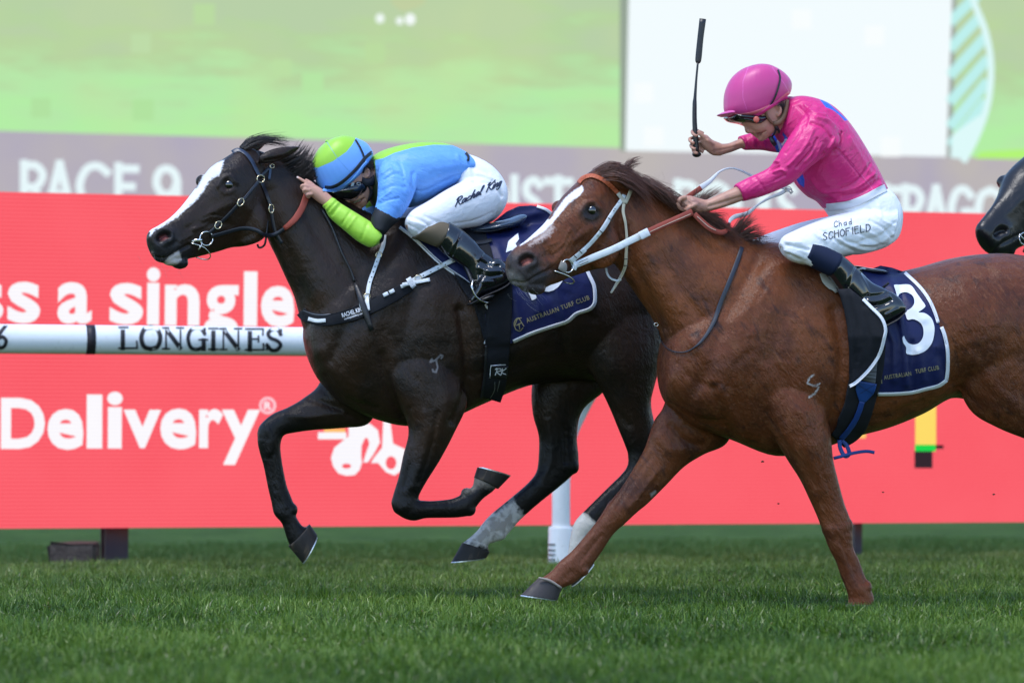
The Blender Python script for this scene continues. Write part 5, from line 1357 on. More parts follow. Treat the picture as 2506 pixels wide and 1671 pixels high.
part('hanging_loop', freestrap(H2, [(2054, 1076, .13), (2056, 1095, .14), (2064, 1112, .15), (2072, 1116, .14), (2078, 1108, .12), (2072, 1090, .11), (2060, 1078, .11)], 10, .003), blue_m, g2)
part('hanging_tail', freestrap(H2, [(2040, 1121, .14), (2060, 1116, .15), (2090, 1108, .15), (2120, 1104, .15), (2140, 1107, .15)], 8, .003), blue_m, g2)
# ---- black pad over the boot
pd2 = thing('saddle_pad', 'black saddle pad with white edge flying over the second boot', 'saddle pad', H2.P(2110, 830, .36), 'saddle pads')
PF2 = [(2047, 708), (2080, 706), (2111, 731), (2132, 752), (2158, 778), (2168, 804), (2165, 827), (2153, 868), (2129, 904), (2098, 935), (2078, 947), (2078, 900), (2078, 858), (2073, 800), (2066, 760), (2055, 722)]
V, Fc = flat_poly([PF2], 7)
fp = foldfn([([(2064, 720), (2084, 800), (2088, 920)], 7, .010), ([(2085, 720), (2108, 800), (2112, 890)], 9, .014), ([(2120, 760), (2140, 820), (2125, 880)], 10, .008)])
def pad_pt(x, y):
    k = min(1.0, max(0.0, (x - 2050) / 110.0)); d = min(1.0, max(0.0, (945 - y) / 120.0))
    base = vat(H2, [BV2, BC2, BG2], x, y, .012)
    return H2.P(x, y, max(base, (.33 + .10 * k) * d + base * (1 - d)) + fp(x, y))
pv = np.array([pad_pt(x, y) for x, y in V])
po = part('pad', solid((pv, Fc), (0, 1, 0), .003), matte, pd2)
part('binding', strap([bv_of(po)], H2, [(2112, 732), (2133, 753), (2157, 778), (2167, 804), (2164, 827), (2152, 867), (2128, 903), (2097, 934), (2079, 945)], 8, .003, .004), bind_m, pd2)
part('felt_liner', strap([BV2], H2, [(2010, 668), (2022, 688), (2040, 704), (2047, 716)], 14, .020, .006, taper=(10, 18, 20, 6)), mat('felt', (.36, .34, .28), .9), pd2)
sd2 = thing('racing_saddle', 'tiny black racing saddle beneath the pink-shirted rider', 'saddle', H2.P(2110, 670, .1), 'racing saddles')
part('seat', loft(H2, [(2040, 652, 2042, 664, .05, .0), (2075, 650, 2080, 672, .12), (2110, 656, 2112, 676, .13), (2140, 660, 2142, 676, .12), (2162, 664, 2160, 674, .07)], 20), mat('patent_black', (.014, .015, .02), .14, .6, coat=.8), sd2)
part('flap', strap([BV2, BC2], H2, [(2080, 668), (2090, 710), (2105, 760)], 60, .012, .005), matte, sd2)
part('seat_piping', tube([H2.P(2098, 661, .12), H2.P(2110, 657, .13), H2.P(2121, 659, .12)], .004, 8), wleather, sd2)
part('tie_tail', freestrap(H2, [(2160, 704, .26), (2168, 698, .27), (2175, 692, .275)], 6), blk, sd2)
part('stirrup_iron', tube([H2.P(2108, 735, .33), H2.P(2096, 770, .34), H2.P(2100, 800, .34), H2.P(2122, 812, .33), H2.P(2132, 790, .28), H2.P(2120, 750, .27), H2.P(2108, 735, .33)], .004, 10, 5), steel, sd2)
# ---- neck strap of the chestnut
n2 = thing('neck_strap', 'plain dark strap looped round the chestnut neck', 'strap', H2.P(1700, 850, .1))
part('strap_band', strap([BV2], H2, [(1816, 604), (1811, 620), (1803, 643), (1783, 694), (1762, 745), (1745, 791), (1717, 834), (1684, 859), (1653, 861), (1630, 850), (1616, 830), (1610, 806)], 9, .006, .004, taper=(10, 11, 11, 11, 11, 10, 8, 4, 3, 2, 2)), mat('blue_grey_strap', (.018, .022, .034), .45, .45), n2)
ringpart('buckle', H2, 1606, 794, .03, 5, 4, .0016, steel, n2)
# ---- bridle of the chestnut
r2 = thing('bridle', 'white bridle with an orange browband on the chestnut head', 'bridle', HH2.P(1480, 540, .1), 'bridles')
orange = mat('orange_leather', (.42, .095, .035), .5, .4, bump=[(90, .0015, False)])
part('browband', strap([BV2], HH2, [(1416, 448), (1421, 440), (1432, 433), (1450, 430), (1475, 440), (1495, 456), (1512, 473)], 10, .005, .005), orange, r2)
for i in range(16):
    t = i / 15.0
    q = crom(np.array([(1421, 440), (1432, 433), (1450, 430), (1475, 440), (1495, 456), (1510, 471)], float), 16)
    j = min(int(t * (len(q) - 3)) + 1, len(q) - 2); d = q[j + 1] - q[j - 1]; d = np.array([-d[1], d[0]]) / np.hypot(*d)
    a, b = q[j] - d * 4.5 + [2, 0], q[j] + d * 4.5 - [2, 0]
    part('browband_wrap', strap([BV2], HH2, [tuple(a), tuple((a + b) / 2), tuple(b)], 1.6, .0102, .0015), orange, r2)
part('browband_loop', strap([BV2], HH2, [(1512, 473), (1520, 483), (1530, 497)], 10, .006, .005), cream, r2)
part('headpiece', strap([BV2], HH2, [(1544, 466), (1537, 483), (1530, 498)], 9, .008, .004), cream, r2)
part('cheek_strap', strap([BV2], HH2, [(1528, 477), (1521, 490), (1498, 523), (1484, 546), (1470, 567), (1444, 597), (1416, 623), (1394, 640)], 10, .006, .005), wleather, r2)
part('cheek_overlay', strap([BV2], HH2, [(1497, 524), (1482, 550), (1463, 578)], 11, .012, .004, taper=(8, 11, 11, 7)), wleather, r2)
part('cheek_overlay', strap([BV2], HH2, [(1432, 610), (1416, 624), (1396, 640)], 12, .012, .004), wleather, r2)
for q in ([(1488, 533), (1499, 541)], [(1466, 563), (1476, 571)], [(1417, 612), (1425, 621)], [(1404, 624), (1412, 632)]):
    part('keeper', strap([BV2], HH2, [q[0], ((q[0][0] + q[1][0]) / 2, (q[0][1] + q[1][1]) / 2), q[1]], 2.0, .017, .002), holes, r2)
dots([BV2], HH2, (1514, 496), (1502, 516), 5, r2, .0125)
part('throat_lash', strap([BV2], HH2, [(1527, 499), (1525, 518), (1531, 549), (1534, 587), (1532, 625), (1530, 651), (1521, 674), (1508, 696), (1495, 717)], 7, .010, .004, smooth=12, taper=(8, 7, 6, 7, 8, 8, 8, 5)), cream, r2)
part('throat_loop', freestrap(HH2, [(1483, 656, -.02), (1487, 672, .0), (1497, 683, .03), (1512, 687, .06), (1520, 684, .08)], 5), wleather, r2)
for y_ in (634, 650):
    part('keeper', strap([BV2], HH2, [(1526, y_), (1531, y_), (1537, y_)], 2, .018, .002), holes, r2)
bv2 = vat(HH2, [BV2], 1384, 654, .014)
ringpart('bit_ring', HH2, 1389, 651, bv2, 14.5, 16, .0032, steel, r2)
part('bit_guard', loft(HH2, [(1374, 637, 1366, 658, .004, bv2 + .002), (1378, 640, 1374, 664, .008), (1384, 642, 1382, 668, .006), (1387, 648, 1386, 664, .004)], 14), mat('grey_rubber', (.22, .21, .19), .6), r2)
part('bit_wire', tube([HH2.P(1354, 662, bv2 - .02), HH2.P(1378, 670, bv2 + .004), HH2.P(1398, 680, bv2 + .004), HH2.P(1405, 689, bv2 - .005), HH2.P(1398, 694, bv2 - .02), HH2.P(1380, 690, bv2 - .05)], .0026, 8), steel, r2)
q2 = thing('reins', 'white reins with red rubber grips on the chestnut', 'reins', H2.P(1560, 580, .15), 'reins')
rv = vat(H2, [BV2], 1409, 648, .012)
part('rein', freestrap(H2, [(1400, 652, rv), (1450, 631, .14), (1501, 610, .15), (1545, 588, .14), (1584, 569, .135)], 17, .004, edge=(15, 17, 17, 17, 18)), wleather, q2)
part('rein_sleeve', freestrap(H2, [(1566, 578, .150), (1576, 573, .148), (1588, 567, .145)], 20, .004), wleather, q2)
part('rein_loop', freestrap(H2, [(1402, 640, rv + .006), (1408, 648, rv + .012), (1404, 660, rv + .006)], 12, .004), wleather, q2)
part('rein_stitch', freestrap(H2, [(1418, 649, .150), (1440, 640, .152)], 1.5, .001), holes, q2)
part('rein_stitch', freestrap(H2, [(1416, 643, .150), (1438, 633, .152)], 1.5, .001), holes, q2)
part('grip', freestrap(H2, [(1584, 569, .14), (1612, 556, .14), (1641, 543, .14), (1670, 530, .135), (1695, 519, .13)], 16, .006), redgrip, q2)
part('grip_stitch', freestrap(H2, [(1590, 568, .148), (1641, 545, .148), (1690, 524, .138)], 1.3, .001), mat('pale_thread', (.6, .5, .4), .7), q2)
part('grip', freestrap(H2, [(1699, 524, .125), (1715, 540, .13), (1733, 556, .135), (1752, 567, .135), (1768, 569, .125), (1780, 561, .10), (1785, 545, .06)], 13, .006, edge=(13, 14, 14, 13, 12, 10, 7)), redgrip, q2)
part('grip_stitch', freestrap(H2, [(1706, 530, .136), (1733, 554, .143), (1752, 564, .143)], 1.3, .001), mat('pale_thread', (.6, .5, .4), .7), q2)
part('rein_end', freestrap(H2, [(1785, 547, .05), (1788, 538, .04), (1800, 530, .02), (1829, 522, .0), (1857, 500, .0), (1885, 484, .0), (1908, 475, .0), (1926, 464, .0)], 10, .003, edge=(5, 9, 11, 10, 5, 7, 9, 9)), mat('blue_white_leather', (.5, .56, .64), .4), q2)
ringpart('buckle', H2, 1929, 463, .006, 9, 6, .002, steel, q2, .4)
part('rein_tip', freestrap(H2, [(1920, 462, .0), (1932, 466, .0), (1939, 473, .0)], 9, .003), wleather, q2)
part('rein_far', freestrap(H2, [(1714, 460, -.06), (1737, 444, -.07), (1762, 420, -.08), (1788, 412, -.08), (1813, 418, -.08), (1842, 432, -.08), (1880, 450, -.05), (1920, 462, .0)], 8, .003, edge=(14, 11, 5, 4, 5, 6, 6, 6)), wleather, q2)
part('grip_far', freestrap(H2, [(1672, 492, -.05), (1690, 478, -.055), (1716, 460, -.06)], 13, .006), redgrip, q2)

# ================================================================== riders
def mirror_part(fr, VF): return fr.mirror(VF[0]), VF[1]
def shrink(st, k):
    out = []
    for s in st:
        mx, my = (s[0] + s[2]) / 2, (s[1] + s[3]) / 2
        out.append((mx + (s[0] - mx) * k, my + (s[1] - my) * k, mx + (s[2] - mx) * k, my + (s[3] - my) * k, s[4] * k, *s[5:]))
    return out
def finger(fr, pts, r0=.0085, r1=.0062):
    p = [fr.P(*q) for q in pts]
    return tube(p, np.linspace(r0, r1, len(p)), 10, 4)

skin_f = mat('fair_skin', (.50, .29, .235), .48, .4, sss=.12, varcol=[(25, (.44, .22, .18), .5, .75, False)], bump=[(200, .0003, False)])
skin_m = mat('ruddy_skin', (.42, .25, .20), .48, .4, sss=.12, varcol=[(25, (.34, .18, .15), .5, .75, False)], bump=[(200, .0003, False)])
breech = mat('white_breeches', (.80, .81, .86), .5, .35, stretch=((2.4, 2.4, 1), (0, math.radians(60), 0)), varcol=[(6, (.74, .75, .78), .5, .75, False)], bump=[(500, .0002, False), (10, .005, True), (30, .0015, True)])
boot_m = mat('patent_boot', (.008, .009, .012), .13, .6, coat=.6, bump=[(10, .002, False)])
goggle_m = mat('smoke_lens', (.008, .010, .012), .08, .6, coat=.5)
dark_cloth = mat('dark_scarf', (.012, .014, .022), .8)
hair_m = mat('dark_brown_hair', (.02, .013, .010), .5)

# ---------------------------------------------------------------- first rider (blue and lime)
JH1 = Frame(900, H1.dist(900), 22)
def rider1():
    fr = H1
    root = thing('person', 'crouched rider in light blue and lime silks on the dark bay', 'person', H1.P(1170, 720, 0), 'riders')
    torso = [(905, 388, 918, 470, .085, 0), (925, 374, 940, 486, .15), (955, 362, 968, 500, .185), (1000, 352, 1005, 508, .19), (1050, 348, 1048, 492, .178), (1095, 354, 1086, 470, .165), (1132, 371, 1120, 452, .155), (1148, 390, 1142, 432, .145)]
    uarm = [(935, 395, 1015, 405, .05, .14), (927, 420, 1022, 440, .068, .17), (925, 455, 1012, 478, .068, .195), (923, 488, 994, 515, .062, .21), (916, 514, 970, 546, .056, .22), (908, 535, 958, 556, .050, .222), (908, 560, 942, 574, .045, .222)]
    farm = [(938, 572, 914, 606, .040, .222), (924, 556, 900, 602, .047, .215), (902, 541, 876, 589, .047, .2), (870, 521, 845, 565, .042, .175), (836, 500, 809, 532, .037, .145), (816, 486, 792, 508, .036, .125)]
    pelvis = [(1126, 372, 1100, 480, .148, 0), (1170, 388, 1118, 506, .165), (1205, 411, 1146, 528, .172), (1229, 445, 1176, 545, .168), (1235, 478, 1200, 545, .13), (1226, 505, 1214, 528, .06)]
    thigh = [(1218, 430, 1205, 535, .085, .09), (1160, 432, 1172, 554, .092, .13), (1100, 460, 1122, 562, .088, .17), (1048, 492, 1078, 574, .078, .21), (1012, 513, 1040, 586, .068, .235), (995, 532, 1014, 580, .052, .245), (991, 548, 1000, 566, .025, .245)]
    shin_in = [(1000, 540, 1030, 590, .045, .25), (1060, 545, 1035, 590, .05, .255), (1090, 548, 1060, 600, .052, .265)]
    sock = [(1046, 552, 1008, 584, .058, .25), (1078, 542, 1030, 590, .060, .258), (1103, 550, 1070, 606, .060, .27)]
    shaft = [(1098, 543, 1070, 606, .062, .268), (1128, 561, 1088, 624, .062, .275), (1160, 588, 1115, 640, .056, .29), (1182, 614, 1142, 660, .046, .305), (1200, 628, 1154, 690, .042, .315), (1215, 640, 1165, 710, .042, .325)]
    foot = [(1250, 668, 1247, 690, .026, .33), (1238, 648, 1228, 702, .040, .332), (1215, 632, 1198, 716, .043, .335), (1188, 650, 1178, 724, .043, .338), (1166, 692, 1166, 732, .044, .34), (1148, 730, 1152, 746, .03, .34)]
    # the body
    head = [(800, 455, 885, 360, .068, 0), (818, 470, 902, 384, .072), (836, 482, 909, 402, .072), (850, 490, 912, 426, .070), (862, 499, 910, 450, .065), (873, 506, 906, 470, .055), (884, 511, 900, 492, .036)]
    neck = [(905, 395, 890, 478, .056, 0), (935, 392, 925, 478, .060)]
    body = [loft(JH1, head, 24), ell(JH1, 851, 493, 0, 6.5, .014, 7), ell(JH1, 846, 487, 0, 5, .012, 9), ell(JH1, 880, 507, 0, 8, .02, 7), loft(fr, neck, 20)]
    for st in (shrink(torso, .78), shrink(pelvis, .78)): body.append(loft(fr, st, 20))
    hand = [(814, 483, 795, 505, .026, .122), (796, 468, 780, 496, .029, .112), (776, 455, 762, 482, .029, .105), (758, 447, 748, 470, .024, .10), (750, 447, 744, 462, .014, .098)]
    fing = [finger(fr, [(757, 452, .112), (741, 442, .105), (726, 433, .095)], .0090, .0060), finger(fr, [(752, 458, .118), (741, 454, .118), (738, 460, .110), (748, 466, .105)], .009, .007),
            finger(fr, [(756, 467, .122), (746, 464, .124), (744, 470, .115), (752, 474, .108)], .009, .007), finger(fr, [(762, 476, .122), (753, 476, .124), (752, 481, .116), (758, 484, .108)], .0085, .0065), finger(fr, [(775, 462, .09), (760, 448, .085), (746, 440, .08)], .0095, .0075)]
    limbs = [loft(fr, shrink(uarm, .78), 16), loft(fr, shrink(farm, .78), 16), loft(fr, hand, 18), loft(fr, shrink(thigh, .78), 16), loft(fr, shrink(shin_in, .8), 16), loft(fr, shrink(shaft, .7), 16), loft(fr, shrink(foot, .7), 14)] + fing
    body += limbs + [mirror_part(fr, q) for q in limbs]
    earv = .070
    body += [ell(JH1, 898, 423, earv, 8, .012, 12.5)]
    s = Skin(body, .004, fr, 5, 1)
    s.strokes([([(895, 414), (902, 418), (903, 428), (897, 434)], 2.5, .005), ([(896, 424)], 4, -.007), ([(862, 499), (874, 496), (891, 487)], 2.4, -.007), ([(860, 488), (874, 488), (890, 478)], 5, .003), ([(846, 497), (853, 499)], 2, -.003)], vmin=-.05)
    s.poly('lips', [(860, 497), (874, 491), (892, 484), (884, 495), (870, 502)], vmin=-.2)
    s.poly('nail', [(722, 430), (729, 432), (731, 436), (725, 436)])
    body_m = mat('rider_skin', (.54, .285, .21), .48, .4, sss=.1, varcol=[(25, (.44, .22, .18), .5, .75, False)], layers=[dict(attr='lips', col=(.22, .07, .06), soft=4), dict(attr='nail', col=(.75, .62, .6), soft=3)])
    ob = s.finish('body', body_m, root)
    bb = s.bvh()
    part('teeth', lay(stroke_px([[(867, 496), (874, 493), (881, 490)]], 4.0), [bb], JH1, .0015), mat('teeth_white', (.62, .58, .52), .3), root)
    # silks
    sh = [loft(fr, torso, 28), loft(fr, uarm[:5], 22), mirror_part(fr, loft(fr, uarm[:5], 22))]
    k = Skin(sh, .005, fr, 5, 4)
    k.strokes([([(935, 425), (955, 412), (975, 420)], 3.4, 0.0054), ([(940, 440), (965, 425), (985, 432)], 3.4, -0.0045), ([(930, 470), (960, 455), (990, 458)], 4.25, -0.0036), ([(928, 490), (955, 470)], 2.975, 0.0045), ([(925, 500), (950, 490), (975, 485)], 2.975, -0.0045),
               ([(1012, 425), (1012, 470), (1005, 500)], 5.1, -0.009), ([(990, 440), (1030, 470), (1090, 440), (1135, 425)], 3.4, -0.0036), ([(1040, 490), (1090, 455), (1135, 432)], 5.1, 0.0036), ([(1120, 380), (1130, 420)], 5.1, 0.0036),
               ([(1000, 380), (1050, 400), (1100, 410)], 15.3, 0.0036), ([(1040, 470), (1100, 440)], 2.55, -0.0036), ([(1060, 478), (1110, 448)], 2.55, 0.0036), ([(975, 395), (985, 415), (990, 440)], 3.4, -0.0045), ([(955, 405), (962, 425)], 2.55, 0.0054)], vmin=-.02)
    k.poly('lime', [(880, 420), (905, 395), (938, 388), (965, 375), (1010, 362), (1060, 355), (1110, 356), (1112, 330), (900, 330), (860, 380)])
    k.poly('collar', [(895, 396), (918, 392), (920, 440), (925, 500), (895, 510)], vmax=.13)
    silk = mat('blue_silk', (.15, .38, .86), .45, .35, sheen=.05, varcol=[(4, (.11, .31, .80), .4, .7, False)], stretch=((2.6, 2.6, 1), (0, math.radians(-60), 0)), bump=[(9, .008, True), (22, .003, True), (60, .001, False)],
               layers=[dict(attr='lime', col=(.31, .60, .045), soft=1.5), dict(attr='collar', col=(.20, .42, .05), soft=2)])
    ko = k.finish('silk_shirt', silk, root)
    kb = k.bvh()
    black_cl = mat('black_sleeve', (.010, .011, .016), .6)
    lime_m = mat('lime_sleeve', (.34, .64, .052), .45, .4, sheen=.1, bump=[(14, .003, False)])
    # sleeves: black above the elbow, lime below
    sl = Skin([loft(fr, [(918, 505, 982, 535, .050, .218), *uarm[4:]], 20), ell(fr, 926, 580, .222, 15, .036, 17)], .005, fr, 3, 2)
    sl.finish('under_sleeve', black_cl, root)
    slm = [mirror_part(fr, loft(fr, uarm[3:], 18)), mirror_part(fr, loft(fr, farm, 18))]
    Skin(slm, .006, fr, 3, 2).finish('far_sleeve', black_cl, root)
    lm = Skin([loft(fr, [(936, 574, 912, 606, .046, .224), (924, 556, 900, 604, .052, .217), (904, 541, 876, 591, .051, .2), (870, 520, 845, 566, .045, .175), (836, 499, 808, 534, .040, .145), (822, 489, 797, 514, .039, .132), (812, 482, 788, 504, .037, .122)], 22), ell(fr, 915, 586, .224, 17, .044, 17)], .005, fr, 4, 2)
    lm.strokes([([(822, 486), (800, 512)], 3.5, .006), ([(836, 498), (812, 526)], 3, -.005), ([(830, 493), (806, 520)], 2.5, .004), ([(860, 514), (836, 548)], 3, -.004), ([(900, 545), (884, 585)], 4, -.003), ([(872, 530), (850, 560)], 3, .003)])
    lm.finish('lime_sleeve', lime_m, root)
    # breeches
    legs = [loft(fr, pelvis, 28), loft(fr, thigh, 26), mirror_part(fr, loft(fr, thigh, 26)), loft(fr, shin_in, 18), mirror_part(fr, loft(fr, shin_in, 18))]
    b = Skin(legs, .005, fr, 6, 4)
    b.strokes([([(1145, 400), (1150, 440)], 4, .004), ([(1158, 400), (1162, 450)], 3, -.003), ([(1130, 455), (1165, 445), (1200, 450)], 5, -.005), ([(1165, 410), (1195, 425)], 4, -.003), ([(1170, 425), (1215, 440)], 5, .003),
               ([(1205, 445), (1228, 480)], 4, -.006), ([(1000, 530), (1030, 540), (1050, 555)], 4, -.005), ([(998, 550), (1020, 560), (1035, 572)], 4, -.004), ([(1005, 540), (1040, 552)], 4, .004), ([(1040, 530), (1075, 545)], 4, -.003),
               ([(1110, 548), (1160, 540), (1205, 520)], 3, -.004), ([(1010, 520), (1050, 505), (1090, 480)], 14, .003)], vmin=.0)
    b.finish('breeches', breech, root)
    bvb = b.bvh()
    part('waistband', strap([bvb, kb], fr, [(1140, 374), (1147, 384), (1145, 394)], 6, .004, .004), black_cl, root)
    # signature on the thigh
    GL = {'R': [[(.05, .92), (.16, 1.0), (.12, 0)], [(0, .8), (.12, 1), (.45, 1.02), (.58, .82), (.42, .6), (.15, .52)], [(.25, .52), (.62, .02), (.8, .05)]],
          'a': [[(.45, .45), (.2, .5), (.05, .25), (.15, .02), (.3, .1), (.45, .45), (.42, .05), (.55, .05)]], 'c': [[(.42, .42), (.25, .5), (.05, .25), (.15, .02), (.45, .1)]],
          'h': [[(.2, 1), (.1, .5), (.05, 0), (.2, .4), (.35, .48), (.38, .3), (.36, .03), (.5, .06)]], 'e': [[(.08, .22), (.35, .3), (.35, .45), (.2, .5), (.06, .3), (.12, .03), (.42, .1)]],
          'l': [[(.02, .1), (.28, .9), (.22, 1.02), (.12, .9), (.1, .1), (.25, .05)]], 'K': [[(.2, 1), (.1, 0)], [(.0, .8), (.1, .98), (.24, .98)], [(.72, 1.02), (.16, .48)], [(.2, .5), (.62, .02), (.75, .06)]],
          'i': [[(.1, .5), (.08, .05), (.2, .05)], [(.14, .68), (.16, .74)]], 'n': [[(.05, .5), (.05, 0), (.2, .42), (.35, .48), (.36, .03), (.45, .06)]], 'g': [[(.4, .45), (.2, .5), (.06, .25), (.18, .05), (.38, .4), (.34, -.2), (.2, -.38), (.04, -.25)]]}
    ink = mat('navy_print', (.015, .02, .05), .5)
    lines = []; x = 0.0
    for ch, adv in (('R', .72), ('a', .52), ('c', .46), ('h', .5), ('e', .44), ('l', .32), (' ', .42), ('K', .66), ('i', .18), ('n', .40), ('g', .4)):
        if ch != ' ':
            for ln in GL[ch]:
                lines.append([(1112 + ((u + x) * 25 + w * 3.0) * .90 + w * 5, 507 - ((u + x) * 25) * .425 - w * 22) for u, w in ln])
        x += adv
    part('signature', lay(stroke_px(lines, 3.0), [bvb], fr, .0025), ink, root)
    # sock, boot
    olive = mat('olive_sock', (.115, .092, .062), .8, .2, bump=[(300, .0004, False)])
    for mir in (False, True):
        f = (lambda q: mirror_part(fr, q)) if mir else (lambda q: q)
        part('sock', f(loft(fr, sock, 22)), olive, root)
        bt = Skin([f(loft(fr, shaft, 24)), f(loft(fr, foot, 22))], .004, fr, 6, 3)
        if not mir:
            bt.strokes([([(1178, 640), (1200, 650), (1222, 650)], 4, -.007), ([(1172, 655), (1196, 664), (1222, 664)], 4, .008), ([(1175, 672), (1200, 676), (1225, 672)], 4, -.007), ([(1180, 690), (1205, 690)], 4, .005), ([(1192, 600), (1172, 635)], 4, .004), ([(1128, 566), (1100, 620)], 2.5, .003), ([(1134, 570), (1106, 626)], 2.5, -.003)])
        bt.finish('boot', boot_m, root)
    part('boot_sole', loft(fr, [(1251, 684, 1250, 692, .028, .33), (1226, 702, 1228, 709, .042, .332), (1190, 718, 1192, 725, .044, .337), (1166, 730, 1168, 737, .045, .34), (1146, 743, 1149, 748, .03, .34)], 16), blk, root)
    # helmet
    hs = [(838, 460, 866, 440, .05, 0), (820, 467, 884, 418, .088), (802, 469, 900, 398, .102), (790, 466, 910, 380, .107), (781, 455, 909, 370, .110), (770, 432, 896, 352, .108), (764, 407, 876, 341, .098), (769, 387, 856, 334, .084), (783, 363, 838, 332, .062), (800, 346, 822, 336, .030)]
    h = Skin([loft(JH1, hs, 32)], .004, JH1, 4, 2)
    h.poly('lime', [(740, 420), (766, 410), (778, 411), (815, 395), (848, 372), (862, 355), (870, 340), (872, 320), (800, 320), (740, 360)])
    h.line('seam', [[(800, 348), (826, 388), (855, 420)]], .8)
    hm = mat('helmet_silk', (.15, .37, .86), .42, .4, sheen=.12, layers=[dict(attr='lime', col=(.31, .60, .045), soft=1.5), dict(attr='seam', col=(.08, .25, .6), soft=1.5)])
    h.finish('helmet', hm, root)
    hb = h.bvh()
    part('helmet_band', strap([hb], JH1, [(795, 459), (815, 458), (840, 444), (870, 416), (893, 388), (911, 372)], 8, .002, .003), black_cl, root)
    part('helmet_rim', strap([hb, bb], JH1, [(790, 464), (806, 467), (824, 466), (846, 455), (866, 437), (884, 414), (898, 396)], 6, .004, .006), mat('blue_trim', (.20, .46, .92), .5), root)
    part('helmet_strap', strap([hb], JH1, [(870, 342), (882, 362), (891, 384), (893, 404), (889, 424)], 4.5, .003, .003), black_cl, root)
    part('helmet_button', ball(JH1.P(801, 346, .0), .010, .012, .006, 12), mat('lime_button', (.30, .60, .08), .5), root)
    # goggles, strap, scarf, hair
    gg = [(832, 464, 806, 476, .088, 0), (850, 450, 822, 486, .094), (868, 438, 842, 491, .096), (882, 440, 862, 490, .090), (890, 450, 878, 482, .074)]
    part('goggles', loft(JH1, gg, 26), goggle_m, root)
    part('goggle_rim', tube([JH1.P(x, y, v) for x, y, v in ((841, 487, .05), (856, 489, .075), (869, 488, .085), (880, 477, .088), (887, 462, .086), (886, 449, .084))], .0022, 8), mat('brown_foam', (.06, .03, .025), .7), root)
    ringpart('goggle_buckle', JH1, 878, 450, .093, 4.6, 3.4, .0012, steel, root, .3)
    part('goggle_badge', lay(stroke_px([[(864, 449), (861, 458), (859, 465)]], 6), [bb], JH1, .028), mat('silver_badge', (.35, .4, .45), .3), root)
    cup = [(886, 432, 884, 450, .012, .068), (895, 436, 893, 456, .018, .070), (905, 436, 903, 458, .018, .068), (914, 428, 914, 455, .014, .060)]
    part('chin_cup', loft(JH1, cup, 16), dark_cloth, root)
    part('chin_strap', tube([JH1.P(x, y, v) for x, y, v in ((900, 452, .070), (908, 470, .064), (904, 486, .05), (893, 500, .03))], .008, 10, flat=.5), dark_cloth, root)
    part('scarf', loft(JH1, [(912, 392, 900, 470, .070, 0), (922, 400, 908, 492, .082), (928, 410, 916, 505, .085)], 20), mat('dark_green_scarf', (.02, .035, .012), .8), root)
    part('face_mask', loft(JH1, [(838, 500, 846, 512, .03, -.03), (850, 503, 854, 516, .032), (862, 508, 858, 518, .02)], 14), dark_cloth, root)
    hair_part('hair', strands(JH1, [[(890, 405, .06), (902, 404, .064), (914, 398, .062)], [(888, 400, .064), (905, 412, .066), (914, 424, .064)], [(905, 395, .062), (914, 392, .060), (926, 380, .05)]], 160, 4, 4, .0012, 51), hair_m, root)
    # whip along the neck
    wp = thing('whip', 'thin black whip hanging along the dark bay neck', 'whip', H1.P(850, 640, .2), 'whips')
    W = [(788, 512), (812, 555), (837, 619), (858, 661), (868, 690), (889, 748), (910, 809)]
    wv = [vat(H1, [BV1, BB1], x, y, .018) for x, y in W]
    part('shaft', tube([H1.P(x, y, v) for (x, y), v in zip(W[:5], wv[:5])], [.007, .007, .0055, .0045, .006], 10), blk, wp)
    part('flap', tube([H1.P(x, y, v) for (x, y), v in zip(W[4:], wv[4:])], [.008, .014, .010], 10, flat=.35, up=(0, 1, 0)), blk, wp)
rider1()

